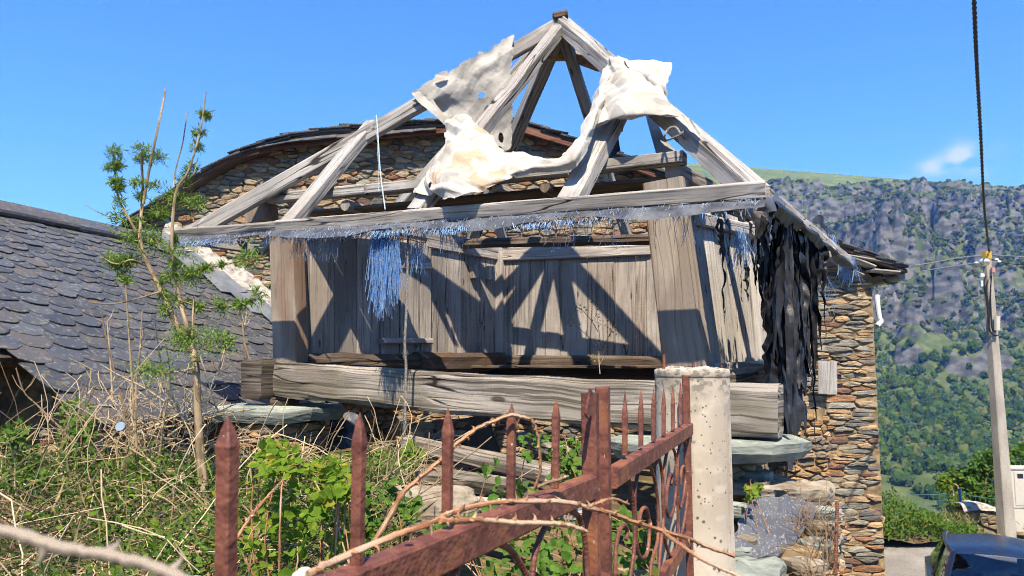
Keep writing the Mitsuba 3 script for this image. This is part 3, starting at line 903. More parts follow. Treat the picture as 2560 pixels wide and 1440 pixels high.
n_roof_r = unit(np.cross(BRe - FRe, APEX - FRe)); n_roof_r *= np.sign(n_roof_r[2])
onRb = lambda x, y: onp(x, y, BLe, n_roof_b)
onRl = lambda x, y: onp(x, y, FLe, n_roof_l)
rafter(onRb(1414, 90), onRb(1572, 590), 0.13, 0.12, n_roof_b, label='dark rafter of the back slope')
rafter(BLe + (BRe - BLe) * 0.20, BLe + (APEX - BLe) * 0.36 + (BRe - BLe) * 0.02, 0.12, 0.12, n_roof_b)
rafter(BLe + (BRe - BLe) * 0.78, BRe + (APEX - BRe) * 0.42, 0.12, 0.12, n_roof_b)
rafter(FLe + (BLe - FLe) * 0.5, APEX + (FLe + (BLe - FLe) * 0.5 - APEX) * 0.06, 0.13, 0.12, n_roof_l)
rafter(FLe + (BLe - FLe) * 0.22, FLe + (APEX - FLe) * 0.47, 0.12, 0.12, n_roof_l)
for q in (0.25, 0.5, 0.76):
    rafter(FRe + (BRe - FRe) * q, (FRe + (APEX - FRe) * (0.5 if q < 0.4 else 0.97)) if q < 0.6 else BRe + (APEX - BRe) * 0.45, 0.13, 0.12, n_roof_r)
m = MB(); tube(m, smooth_path([at(1360, 140, 9.3), at(1420, 138, 9.35), at(1480, 158, 9.3), at(1525, 172, 9.25)], 14), 0.075, 10, jitter=0.2)
put('collar_log', m.ply('mat_bark'), G, label='short crooked log tied between the rafters below the apex')
m = MB(); beam(m, at(1383, 46, 8.93), at(1418, 40, 8.93), 0.16, 0.10, seg=4, rough=0.02, chamfer=0.03)
put('apex_block', m.ply('mat_old_dark'), G, label='rotten block at the top of the roof frame')
# eaves
ee = FRe - FLe
j = FLe + ee * 0.237
up_e = unit(n_roof_f + ZU * 1.2)
for p, q, o in ((FLe - ee * 0.002, FLe + ee * 0.235, 0.0), (j - ee * 0.004, FRe, 0.012)):
    gpart('eave_board', 'mat_eave', p + n_front * o, q + n_front * o, 0.06, 0.112, up=up_e, rough=0.007, chamfer=0.010, h1=0.122 if o else 0.10, label='long bleached eave board along the front' if o else 'short left eave board of the front')
gpart('eave_board', 'mat_eave', FRe + [0.02, 0.06, -0.02], BRe, 0.06, 0.11, rough=0.008)
gpart('eave_board', 'mat_eave', FLe + [0.0, 0.06, -0.03], BLe, 0.06, 0.11, rough=0.008)
gpart('eave_board', 'mat_eave', BLe, BRe + [0, 0.02, -0.02], 0.06, 0.11, rough=0.008)
# ------------------------------------------------------------------ rubble
def inside_poly(poly, x, y):
    poly = np.asarray(poly); c = np.zeros(np.shape(x), bool)
    for (x0, y0), (x1, y1) in zip(poly, np.roll(poly, -1, 0)):
        with np.errstate(divide='ignore', invalid='ignore'):
            c ^= ((y0 > y) != (y1 > y)) & (x < (x1 - x0) * (y - y0) / (y1 - y0) + x0)
    return c


def rubble(s0, s1, z0, z1, inside, wmin, wmax, hmin, hmax, seed=0, gap=0.014, proud=0.05, size=None):
    """Stones of a rubble wall in wall coordinates (s along, z up, d out): irregular cells of a stretched Voronoi pattern, each a rounded proud stone.
    Returns [(vertices, faces, centre, area)]."""
    from scipy.spatial import Voronoi
    from shapely.geometry import Polygon as Pg
    r = np.random.default_rng(seed)
    pts, z = [], z0 - 0.3
    while z < z1 + 0.3:
        h = r.uniform(hmin, hmax); s = s0 - 0.6 - r.uniform(0, wmax)
        while s < s1 + 0.6:
            w = r.uniform(wmin, wmax) * (size(s, z) if size else 1.0) * (1 if r.random() > 0.25 else 0.5)
            if r.random() < 0.25:
                pts += [(s + w * r.uniform(0.3, 0.7), z + h * r.uniform(0.1, 0.35)), (s + w * r.uniform(0.3, 0.7), z + h * r.uniform(0.65, 0.9))]
            else:
                pts.append((s + w * 0.5, z + h * r.uniform(0.25, 0.75)))
            s += w
        z += h
    pts = np.array(pts)
    asp = (hmin + hmax) / (wmin + wmax) * 1.25
    vo = Voronoi(pts * [asp, 1])
    out = []
    bounds = Pg([(s0, z0 - 0.05), (s1, z0 - 0.05), (s1, z1 + 0.05), (s0, z1 + 0.05)])
    for k, (sc, zc) in enumerate(pts):
        reg = vo.regions[vo.point_region[k]]
        if not reg or -1 in reg or not inside(sc, zc): continue
        poly = Pg(vo.vertices[reg] / [asp, 1]).intersection(bounds)
        if poly.is_empty or poly.geom_type != 'Polygon' or poly.area > 4 * hmax * wmax * 1.6: continue
        rr_ = min(0.02, 0.06 * math.sqrt(poly.area))
        poly = poly.buffer(-gap / 2 - rr_, quad_segs=2).buffer(rr_, quad_segs=2)
        if poly.is_empty or poly.geom_type != 'Polygon' or poly.area < 0.0006: continue
        n = 11
        ln = poly.exterior.length
        b = np.array([poly.exterior.interpolate(ln * (q + r.uniform(-0.3, 0.3)) / n).coords[0] for q in range(n)])
        c = b.mean(0)
        if (b[:, 0].max() > s1) or (b[:, 0].min() < s0): b[:, 0] = np.clip(b[:, 0], s0, s1)
        d = proud * r.uniform(0.15, 1.0)
        tl = r.normal(0, 0.10, 2)
        o = np.column_stack([b, np.full(n, -0.04)])
        m1 = np.column_stack([b, d * r.uniform(0.35, 0.8, n)])
        i2 = c + (b - c) * [0.84, 0.74]
        m2 = np.column_stack([i2, d * r.uniform(0.85, 1.15, n) + (i2 - c) @ tl])
        i3 = c + (b - c) * 0.4
        m3 = np.column_stack([i3, d * r.uniform(0.92, 1.2, n) + (i3 - c) @ tl])
        cen = np.array([[c[0], c[1], d * r.uniform(0.95, 1.2)]])
        i = np.arange(n); jn = (i + 1) % n
        f = []
        for q in range(3):
            f += [np.stack([q * n + i, q * n + jn, (q + 1) * n + jn], 1), np.stack([q * n + i, (q + 1) * n + jn, (q + 1) * n + i], 1)]
        f.append(np.stack([3 * n + i, 3 * n + jn, np.full(n, 4 * n)], 1))
        out.append((np.vstack([o, m1, m2, m3, cen]), np.vstack(f), (c[0], c[1]), poly.area))
    return out


def place_rubble(stones, frame, parent, bsdf, visible, limit=300, name='stone'):
    """frame(s, z, d) -> world; the stones that show largest become parts, the rest one part"""
    order = sorted(range(len(stones)), key=lambda i: -stones[i][3] * visible(*stones[i][2]))
    chosen = set(order[:limit]) - {i for i in order[:limit] if visible(*stones[i][2]) == 0}
    rest = MB()
    for i, (v, f, c, area) in enumerate(stones):
        w = frame(v[:, 0], v[:, 1], v[:, 2])
        uo, vo = piece_offset()
        uv = np.stack([v[:, 0] + uo, v[:, 1] - c[1] + vo + 2], 1)
        vo10 = 10.0 * ((i * 37) % 211)
        uv[:, 1] = v[:, 1] - c[1] + vo10 + 4
        if i in chosen:
            put(name, MB().add(w, f, uv).ply(bsdf), parent)
        else:
            rest.add(w, f, uv)
    if rest.n:
        put('rubble', rest.ply(bsdf), parent, kind='stuff')


# ------------------------------------------------------------------ the stone house behind
H = thing('stone_house', 'old rubble stone house with slate roof behind the granary', 'house')
HY_ = 13.4
X_of = lambda px: (px - 1280) / F * HY_ / (1.0)
onH = lambda x, y, off=0.0: at(x, y, HY_ - off)
top_px = [(300, 610), (480, 468), (585, 398), (700, 362), (850, 343), (1050, 328), (1280, 316), (1450, 366), (1640, 436), (1830, 512), (2110, 640), (2186, 690)]
gable = [tuple(onH(x, y)[[0, 2]]) for x, y in top_px]
xl, xr = gable[0][0], onH(2188, 900)[0]
gable = gable[:-1] + [(xr, gable[-1][1])]
poly = gable + [(xr, -2.6), (xl, -2.6)]
from shapely.geometry import Polygon
core = trimesh.creation.extrude_polygon(Polygon(poly), 0.5, engine='earcut')
cv = np.asarray(core.vertices)
cv = np.stack([cv[:, 0], HY_ + cv[:, 2], cv[:, 1]], 1)
put('wall', MB().add(cv, core.faces, cv[:, [0, 2]]).ply('mat_mortar'), H, label='rubble gable wall of mixed grey, tan and rust coloured stones')
xr_ = xr
ins = lambda s, z: bool(inside_poly(poly, s, z + 0.06))
hs = rubble(xl, 4.4, -2.3, 6.6, ins, 0.14, 0.50, 0.055, 0.15, seed=3, proud=0.07, gap=0.011) + rubble(4.42, xr, -2.3, 6.6, ins, 0.24, 0.85, 0.045, 0.145, seed=4, proud=0.07, gap=0.010)


def to_px(x, y, z):
    d = np.array([x, y, z]) - EYE
    return 1280 + F * d[0] / (d @ FW), 720 - F * (d @ UP) / (d @ FW)


def hvis(s, z):
    x, y = to_px(s, HY_, z)
    return 1.0 if ((440 < x < 1310 and 300 < y < 640) or (1290 < x < 1680 and 330 < y < 620) or (580 < x < 690 and 600 < y < 780) or (2040 < x < 2195 and 660 < y < 1450)) else 0.0


place_rubble(hs, lambda s, z, d: np.stack([s, HY_ - d, z], 1), H + '__wall', 'mat_stone', hvis)
# body of the house behind the gable
zl, zr = gable[0][1], gable[-1][1]
for nm, x in (('side_wall', xr), ('side_wall', xl)):
    put(nm, mikit.ply(trimesh.creation.box((0.5, 8.6, 2.4 + zr - 0.05), T_ := trimesh.transformations.translation_matrix((x - 0.252 * np.sign(x), HY_ + 4.82, (zr - 0.05 - 2.4) / 2))), 'mat_stone'), H)
# roof: verge of slates along the gable edge
verge_px = [(262, 594), (420, 480), (580, 384), (700, 340), (840, 316), (1050, 303), (1280, 291), (1450, 347), (1640, 420), (1830, 498), (2110, 608), (2268, 664)]
vp = np.array([at(x, y, HY_ - 0.32) for x, y in verge_px])
seg = np.concatenate([[0], np.cumsum(np.linalg.norm(np.diff(vp, axis=0), axis=1))])
along = lambda d: np.array([np.interp(d, seg, vp[:, k]) for k in range(3)])
# roof deck running back over the house
m = MB()
pr = np.array([along(d) for d in np.linspace(0, seg[-1], 40)])
back = pr + [0, 9.6, 0]
sh = np.array([0, 0, -0.07])
sec = np.stack([pr + sh, back + sh, back + sh * 1.8, pr + sh * 1.8, pr + sh], 1)
m.add(sec.reshape(-1, 3), quads(40, 5), np.stack(np.broadcast_arrays(np.arange(40)[:, None] * 0.3, np.arange(5)[None] * 2.0), -1).reshape(-1, 2))
R = put('roof', m.ply('mat_old_dark'), H, label='dark slate roof with ragged stepped verge')
d, k = 0.0, 0
while d < seg[-1]:
    L = float(rng.uniform(0.34, 0.58))
    p, q = along(d), along(min(d + L * 1.35, seg[-1] + 0.05))
    t = unit(q - p); nn = unit(np.cross(t, [0, -1, 0])); nn = nn if nn[2] > 0 else -nn
    left = t[2] > 0
    for lay in (0, 1):
        off = nn * (-0.055 + 0.032 * lay) + np.array([0, -0.05 * lay - float(rng.uniform(0, 0.06)), 0])
        tilt = nn * 0.045
        a_, b_ = p + off + (tilt if left else 0 * nn), q + off + (0 * nn if left else tilt)
        y1 = np.array([0, float(rng.uniform(0.55, 0.7)), 0])
        ms = MB(); slab(ms, [a_, (a_ + b_) / 2 + nn * 0.004, b_, b_ + y1, a_ + y1], 0.026, nn, 0.025, 0.01, seed=k)
        put('slate', ms.ply('mat_slate'), R)
        k += 1
    d += L
# hipped end: a facet of slates facing the street above the board
hip_lo = [(640, 372), (760, 352), (880, 343), (1000, 333), (1090, 325)]
hip_hi = [(700, 344), (800, 325), (900, 314), (1010, 308), (1090, 303)]
lo = smooth_path([at(x, y, HY_ - 0.42) for x, y in hip_lo], 13); hi = smooth_path([at(x, y, HY_ + 0.05) for x, y in hip_hi], 13)
for k in range(12):
    nn = unit(np.cross(lo[k + 1] - lo[k], hi[k] - lo[k])); nn = nn if nn[2] > 0 else -nn
    for r_ in range(2):
        f0, f1 = (0.0, 0.62) if r_ == 0 else (0.45, 1.0)
        P = lambda i, q: lo[i] + (hi[i] - lo[i]) * q + nn * (0.02 + 0.02 * r_)
        ms = MB(); slab(ms, [P(k, f0), P(k + 1, f0), P(k + 1, f1), P(k, f1)], 0.02, nn, 0.02, 0.01, seed=100 + k)
        put('slate', ms.ply('mat_slate'), R)
# reddish boards under the verge
for x0, y0, x1, y1 in ((480, 452, 590, 388), (586, 392, 700, 366), (696, 366, 860, 348), (856, 348, 1062, 330), (1062, 330, 1275, 318), (1285, 318, 1450, 368), (1450, 368, 1640, 438)):
    m = MB(); beam(m, at(x0, y0, HY_ - 0.30), at(x1, y1, HY_ - 0.30), 0.05, 0.11, seg=5, rough=0.004)
    put('verge_board', m.ply('mat_red_board'), R)
for k in range(10):
    p = at(300 + 28 * k, 608 - 21 * k, HY_ + 0.1)
    m = MB(); beam(m, p + [0, -0.36, -0.03], p + [0, 1.0, -0.03], 0.10, 0.05, seg=2, rough=0.003)
    put('roof_batten', m.ply('mat_red_board'), R)
# right eave: timbers under the verge, gutter running back, white downpipe
for x0, y0, x1, y1 in ((2060, 622, 2180, 668), (2110, 640, 2262, 668), (2040, 640, 2150, 690), (2175, 676, 2240, 682)):
    m = MB(); beam(m, at(x0, y0, HY_ - 0.22), at(x1, y1, HY_ - 0.18), 0.30, 0.035, seg=5, rough=0.004)
    put('eave_board', m.ply('mat_rafter'), R)
m = MB()
e0 = at(2200, 700, HY_ + 0.1)
m.add(np.array([[xr, HY_ - 0.1, e0[2] + 0.02], [xr + 0.68, HY_ - 0.1, e0[2] + 0.06], [xr + 0.68, HY_ + 8.8, e0[2] + 0.06], [xr, HY_ + 8.8, e0[2] + 0.02]]), [[0, 1, 2], [0, 2, 3]], [[0, 0], [1, 0], [1, 9], [0, 9]])
put('soffit', m.ply('mat_old_dark'), R)
g0 = at(2262, 678, HY_ - 0.16)
th = np.linspace(0, math.pi, 11)
ring = np.stack([-np.cos(th) * 0.155, np.zeros(11), -np.sin(th) * 0.155], 1)
L_ = 8.8
m = MB()
rows = np.array([g0 + ring + [0, y, 0] for y in np.linspace(0, L_, 24)])
m.add(rows.reshape(-1, 3), quads(24, 11), np.stack(np.broadcast_arrays(np.linspace(0, L_, 24)[:, None], th[None]), -1).reshape(-1, 2))
rows = np.array([g0 + ring * 0.96 + [0, y, 0.001] for y in (0.0, L_)])
m.add(rows.reshape(-1, 3), quads(2, 11), np.zeros((22, 2)))
cap = np.vstack([g0 + ring, [g0]]); i = np.arange(10)
m.add(cap + [0, -0.003, 0], np.stack([i, i + 1, np.full(10, 11)], 1), np.zeros((12, 2)))
GUT = put('gutter', m.ply('mat_gutter'), H, label='grey half round gutter with closed end')
for k in range(8):
    m = MB(); tube(m, g0 + ring * 1.05 + [0, 0.5 + 1.05 * k, 0], 0.014, 6)
    put('gutter_bracket', m.ply('mat_cable'), GUT)
m = MB(); q = at(2193, 752, HY_ + 2.2)
tube(m, smooth_path([q + [0.02, 0, 0.12], q, q + [0.03, 0, -0.35], q + [0.06, 0, -0.42], q + [-0.05, -0.05, -0.52]], 16), 0.05, 10)
put('downpipe', m.ply('mat_white_pvc'), H, label='short white plastic downpipe bend under the gutter')

# ------------------------------------------------------------------ outbuilding with the fish-scale slate roof
O = thing('outbuilding', 'low outbuilding with fish scale slate roof left of the granary', 'outbuilding')
sl = math.radians(34.5)
d1 = unit([0.28, 0.96, 0]); d2 = np.array([0.96 * math.cos(sl), -0.28 * math.cos(sl), -math.sin(sl)]); d2 = unit(d2)
nr = unit(np.cross(d1, d2)); nr = nr if nr[2] > 0 else -nr
O0 = at(85, 897, 7.4)
ab = lambda a, b, h=0.0: O0 + d1 * a + d2 * b + nr * h
def ab_of(px, py):
    q = onp(px, py, O0, nr) - O0
    return q @ d1, q @ d2
b_ridge = ab_of(0, 530)[1]; b_eave = ab_of(560, 1042)[1]
a_end = (HY_ - 0.05 - O0[1]) / d1[1]
aend = lambda b: (HY_ - 0.08 - O0[1] - d2[1] * b) / d1[1]
m = MB()
def deck(a0, a1, b0, b1):
    c = np.array([ab(a0, b0, -0.03), ab(a1, b0, -0.03), ab(a1, b1, -0.03), ab(a0, b1, -0.03), ab(a0, b0, -0.10), ab(a1, b0, -0.10), ab(a1, b1, -0.10), ab(a0, b1, -0.10)])
    m.add(c, [[0, 1, 2], [0, 2, 3], [4, 6, 5], [4, 7, 6], [0, 4, 5], [0, 5, 1], [1, 5, 6], [1, 6, 2], [2, 6, 7], [2, 7, 3], [3, 7, 4], [3, 4, 0]], c[:, :2])
RY0 = -4.5
deck(RY0, a_end + 2.0, b_ridge, -0.06); deck(0.08, a_end + 0.6, -0.06, b_eave - 0.08)
OR = put('roof', m.ply('mat_old_dark'), O, label='steep roof of rounded dark slates in graded courses')
# courses from the eave up: exposures and widths get smaller
b, i, tiles = b_eave, 0, []
while b > b_ridge + 0.1:
    q = (b_eave - b) / (b_eave - b_ridge)
    ex, wd = 0.27 * (1 - q) + 0.135 * q, 0.44 * (1 - q) + 0.235 * q
    a = (RY0 if b < 0.02 else 0.0) + (i % 2) * wd * 0.5 - wd * 0.5
    while a < aend(b) - 0.05:
        w = wd * float(rng.uniform(0.86, 1.16))
        tiles.append((a, w, b + float(rng.normal(0, 0.016)) + (0.06 if rng.random() < 0.02 else 0), ex * 2.0, i))
        a += w * 0.985
    b -= ex * float(rng.uniform(0.93, 1.07)); i += 1
def slate_tile(a, w, b, L, k):
    r = np.random.default_rng(k)
    n = 7
    s = np.linspace(-1, 1, n)
    arc = np.stack([s * w * 0.49, -(1 - np.sqrt(np.clip(1 - (s * 0.97) ** 2, 0, 1))) * w * 0.36 * r.uniform(0.75, 1.1) + r.uniform(-0.012, 0.012, n)], 1)
    if r.random() < 0.14: arc[r.integers(0, n - 1):][:2, 1] -= w * r.uniform(0.06, 0.16)      # chipped lower edge
    out = np.vstack([[[-w * 0.49, -L]], arc, [[w * 0.49, -L]]])
    tw = r.normal(0, 0.045)
    lift0, lift1 = 0.010, 0.036 + r.uniform(-0.005, 0.012)
    P = lambda x, y, h: ab(a + w / 2 + x + tw * y, b + y, lift0 + (lift1 - lift0) * (1 + y / L) + h)
    topv = np.array([P(x, y, 0.0) for x, y in out]); inn = np.array([P(x * 0.94, y - 0.012 * (y > -L * 0.9), 0.003) for x, y in out])
    bot = np.array([P(x, y, -0.011) for x, y in out])
    m_ = len(out); j = np.arange(m_); jj = (j + 1) % m_
    cen = inn.mean(0)[None]
    v = np.vstack([inn, topv, bot, cen])
    f = np.vstack([np.stack([j, jj, np.full(m_, 3 * m_)], 1), np.stack([m_ + j, jj, j], 1), np.stack([m_ + j, m_ + jj, jj], 1), np.stack([2 * m_ + j, m_ + jj, m_ + j], 1), np.stack([2 * m_ + j, 2 * m_ + jj, m_ + jj], 1)])
    ed = np.concatenate([(out[:, 1] + L) / L, (out[:, 1] + L) / L, np.ones(m_), [0.5]])
    return v, f, np.stack([np.clip(ed, 0, 1), np.full(len(v), 10.0 * ((k * 37) % 211) + 5)], 1)
rest = MB(); n_t = 0
vis = []
for k, (a, w, b, L, i) in enumerate(tiles):
    x, y = to_px(*(ab(a + w / 2, b)))
    vis.append(-w * L / max(1, (ab(a, b)[1])) ** 2 if (-30 < x < 690 and 520 < y < 1060) else 0.0)
chosen = set(np.argsort(vis)[:300])
for k, (a, w, b, L, i) in enumerate(tiles):
    v, f, uv = slate_tile(a, w, b, L, k)
    if k in chosen and vis[k] < 0:
        put('slate', MB().add(v, f, uv).ply('mat_slate'), OR)
    else:
        rest.add(v, f, uv)
put('slates', rest.ply('mat_slate'), OR, kind='stuff')
# ridge capping
m = MB()
for k in range(9):
    a0 = RY0 + k * 1.25
    p = ab(a0, b_ridge, 0.06); q = ab(a0 + 1.27, b_ridge, 0.06 + 0.01 * (k % 2))
    beam(m, p, q, 0.36, 0.10, up=nr, seg=3, rough=0.01, chamfer=0.03)
put('ridge_capping', m.ply('mat_slate'), OR, label='dark ridge capping along the top of the slate roof')
back_d = np.array([-d2[0], -d2[1], d2[2]])
m = MB(); P = lambda a, b, h=-0.05: ab(a, b_ridge, h) + back_d * b
c = np.array([P(RY0, 0), P(a_end + 2, 0), P(a_end + 2, 4), P(RY0, 4)])
m.add(c, [[0, 1, 2], [0, 2, 3]], c[:, :2])
put('rear_slope', m.ply('mat_slate'), OR)
# mortar flashing with slates against the gable
f0, f1 = ab_of(480, 612), ab_of(690, 780)
fb = np.linspace(f0[1], b_eave * 0.9, 15)
m = MB()
pts = []
for q in fb:
    p = ab(aend(q) - 0.0, q, 0.02); pts.append(p)
pts = np.array(pts)
g = np.array([[p + [0, -0.20 - 0.05 * rng.random(), 0.0], p + [0, -0.10, 0.09 + 0.03 * rng.random()], p + [0, -0.02, 0.17 + 0.06 * rng.random()], p + [0, 0.02, 0.30 + 0.10 * rng.random()], p + [0, 0.08, 0.34]] for p in np.array([np.interp(np.linspace(0, 14, 60), np.arange(15), pts[:, k]) for k in range(3)]).T])
nz = (nfbm(g * 9, 3, 4) - 0.5)[..., None] * 0.10
g = g + nz * np.array([0.3, -0.7, 0.5])
m.add(g.reshape(-1, 3), quads(60, 5), g.reshape(-1, 3)[:, [0, 2]])
FLS = put('mortar_fillet', m.ply('mat_white_mortar', smooth=True), O, label='rough white mortar fillet where the roof meets the gable')
for k in range(8):
    bb = fb[0] + (fb[-1] - fb[0]) * (k + 0.1) / 8
    L = (fb[-1] - fb[0]) / 8 * 1.12
    AE = aend(bb)
    quad = [ab(AE - 0.72, bb, 0.09), ab(AE - 0.76, bb + L * 0.9, 0.065), ab(AE - 0.50, bb + L, 0.085), ab(AE - 0.18, bb + L * 0.98, 0.13), ab(AE - 0.12, bb, 0.15)]
    ms = MB(); slab(ms, quad, 0.025, nr + [0, -0.3, 0], 0.03, 0.02, seed=300 + k)
    uvq = ms.uv[-1]; 
    put('flashing_slate', ms.ply('mat_flashing'), FLS)
# walls under the roof: a stone pier, the dark open bay, the low wall under the long eave
def wall_frame(p, t, nrm):
    return lambda s, z, d: p[None] + t[None] * s[:, None] + ZU[None] * z[:, None] + nrm[None] * d[:, None]
outw = unit([d2[0], d2[1], 0])
pw = ab(0.35, b_eave - 0.45); pw[2] = 0
Lw = a_end - 0.4
hz = lambda: ab(0, b_eave - 0.45)[2] - 0.10
core = np.array([pw, pw + d1 * Lw, pw + d1 * Lw + ZU * hz(), pw + ZU * hz()]) ; core2 = core - outw * 0.45
m = MB(); m.add(np.vstack([core, core2]), [[0, 1, 2], [0, 2, 3], [4, 6, 5], [4, 7, 6], [3, 2, 6], [3, 6, 7], [0, 3, 7], [0, 7, 4]], np.vstack([core, core2])[:, :2])
W = put('wall', m.ply('mat_mortar'), O, label='low rubble wall under the long eave')
st = rubble(0, Lw, 0.0, hz(), lambda s, z: True, 0.18, 0.5, 0.07, 0.15, seed=8)
place_rubble(st, wall_frame(pw, d1, outw), W, 'mat_stone', lambda s, z: 1.0 if s < 2.5 else 0.0, limit=40)
# end wall of the long part, facing the open bay and the street
pe = ab(0.35, b_eave - 0.45); pe[2] = 0
te = -outw
Le = 2.2
fe = lambda s, z: z < (ab(0.3, b_eave - 0.45)[2] - 0.12 + s * math.tan(sl))
core = np.array([pe, pe + te * Le, pe + te * Le + ZU * 2.0, pe + ZU * (hz())]); core2 = core + d1 * 0.45
m = MB(); m.add(np.vstack([core, core2]), [[0, 1, 2], [0, 2, 3], [4, 6, 5], [4, 7, 6], [3, 2, 6], [3, 6, 7]], np.vstack([core, core2])[:, :2])
W2 = put('wall', m.ply('mat_mortar'), O, label='end wall beside the dark open bay')
st = rubble(0, 0.8, 0.0, 2.4, lambda s, z: bool(fe(s, z + 0.05)), 0.18, 0.5, 0.07, 0.15, seed=9)
place_rubble(st, wall_frame(pe, te, -d1), W2, 'mat_stone', lambda s, z: 1.0, limit=40)
# dark room behind the open bay
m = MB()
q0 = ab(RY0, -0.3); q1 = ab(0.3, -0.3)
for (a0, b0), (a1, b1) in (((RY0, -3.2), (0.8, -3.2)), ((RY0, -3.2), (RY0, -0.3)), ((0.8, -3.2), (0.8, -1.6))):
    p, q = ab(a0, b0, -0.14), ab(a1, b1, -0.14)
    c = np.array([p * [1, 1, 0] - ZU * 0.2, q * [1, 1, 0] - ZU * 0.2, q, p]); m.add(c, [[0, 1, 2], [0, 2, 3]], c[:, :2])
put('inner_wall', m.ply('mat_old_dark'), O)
m = MB()
fw = np.array([ab(RY0, -0.32), ab(-1.75, -0.32)]); fw[:, 2] = -0.2
c = np.array([fw[0], fw[1], fw[1] + ZU * 1.95, fw[0] + ZU * 1.95]); c2 = c + unit([d2[0], d2[1], 0]) * -0.45
m.add(np.vstack([c, c2]), [[0, 1, 2], [0, 2, 3], [4, 6, 5], [4, 7, 6], [1, 5, 6], [1, 6, 2]], np.vstack([c, c2])[:, :2])
put('added_shade_wall', m.ply('mat_stone'), O)  # unseen wall, added to narrow the opening and darken the bay
lint0, lint1 = ab(RY0, -0.35, -0.22), ab(0.35, -0.35, -0.22)
m = MB(); beam(m, lint0, lint1, 0.2, 0.2, rough=0.01, chamfer=0.03)
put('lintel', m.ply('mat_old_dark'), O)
# ------------------------------------------------------------------ concrete post
cp = at(1741, 1440, 3.92)
cz = at(1737, 922, 3.9)[2]
m = MB()
th = np.linspace(0, 2 * np.pi, 49)
zs = np.concatenate([[0.0], np.linspace(0.05, cz - 0.05, 30), [cz - 0.042, cz - 0.038, cz - 0.02, cz - 0.004, cz]])
rs = np.concatenate([np.full(31, 0.186), [0.184, 0.188, 0.190, 0.186, 0.176]])
rs[:31] += 0.006 * np.linspace(1, 0, 31)
P = np.array([[(r + (nnoise(np.array([[math.cos(t) * 3, math.sin(t) * 3, z * 2]]), 3)[0] - 0.5) * 0.005 + (0.006 * (nnoise(np.array([[math.cos(t) * 9, math.sin(t) * 9, z * 40]]), 5)[0] - 0.5) if z > cz - 0.045 else 0)) * np.array([math.cos(t), math.sin(t), 0]) + [cp[0], cp[1], z] for t in th] for r, z in zip(rs, zs)])
P[:, -1] = P[:, 0]
m.add(P.reshape(-1, 3), quads(len(zs), 49), np.stack(np.broadcast_arrays(zs[:, None], th[None] * 0.186), -1).reshape(-1, 2))
ring = P[-1]
inn = cp * [1, 1, 0] + [0, 0, cz + 0.004] + (ring - (cp * [1, 1, 0] + [0, 0, cz])) * 0.6 + np.stack([np.zeros(49), np.zeros(49), rng.uniform(-0.01, 0.012, 49)], 1)
inn[-1] = inn[0]
m.add(np.vstack([ring, inn, [[cp[0], cp[1], cz + 0.006]]]), np.vstack([quads(2, 49), np.stack([49 + np.arange(48), 50 + np.arange(48), np.full(48, 98)], 1)]), np.zeros((99, 2)) + 0.5)
CP = put('concrete_post', m.ply('mat_concrete', smooth=True), label='round pitted cream concrete gate post with rebar stubs on top', cat='post')


def rebar(mb, pts, r, sides=8, pitch=0.012):
    """ribbed bar"""
    p = np.asarray(pts, float); L = np.linalg.norm(np.diff(p, axis=0), axis=1).sum()
    n = int(max(8, min(260, L / pitch * 2)))
    q = smooth_path(p, n) if len(p) > 2 else np.linspace(p[0], p[-1], n)
    tube(mb, q, r * (1 + 0.11 * (np.arange(n) % 2)), sides)


for x, y0, y1 in ((1660, 920, 886), (1734, 918, 908), (1804, 920, 912)):
    m = MB(); rebar(m, [at(x, y0 + 8, 3.86), at(x, y1, 3.86)], 0.0065)
    put('rebar_stub', m.ply('mat_rust'), CP)

# ------------------------------------------------------------------ gate, two leaves
pa, pb = at(898, 1388, 1.06), at(1475, 1185, 1.99)
gl = unit((pb - pa) * [1, 1, 0]); n_gl = unit(np.cross(gl, ZU))
pc, pd = at(1540, 1150, 2.32), at(1722, 1050, 3.72)
gr = unit((pd - pc) * [1, 1, 0]); n_gr = unit(np.cross(gr, ZU))
onGL = lambda x, y, off=0.0: onp(x, y, pa + n_gl * off, n_gl)
onGR = lambda x, y, off=0.0: onp(x, y, pc + n_gr * off, n_gr)


def spike(mb, base, tip, w, point=0.055, nrm=None):
    """square bar drawn out to a forged point"""
    base, tip = np.asarray(base, float), np.asarray(tip, float)
    t = unit(tip - base); L = np.linalg.norm(tip - base)
    s = unit(np.cross(t, nrm)); u = np.cross(s, t)
    uo, vo = piece_offset()
    xs = [0, L * 0.35, L * 0.65, L - point * 1.5, L - point, L - point * 0.45, L]
    ks = [1, 1.0, 1.02, 1.03, 1.14, 0.62, 0.06]
    rows = []
    for x, k in zip(xs, ks):
        c, e = w / 2 * k, w / 2 * k * 0.72
        r = np.array([[-e, -c], [e, -c], [c, -e], [c, e], [e, c], [-e, c], [-c, e], [-c, -e], [-e, -c]])
        rows.append(base + t * x + r[:, :1] * s + r[:, 1:] * u)
    v = np.array(rows)
    mb.add(v.reshape(-1, 3), quads(len(xs), 9)[:, ::-1], np.stack(np.broadcast_arrays(np.array(xs)[:, None] + uo, np.arange(9)[None] * w * 0.5 + vo), -1).reshape(-1, 2))


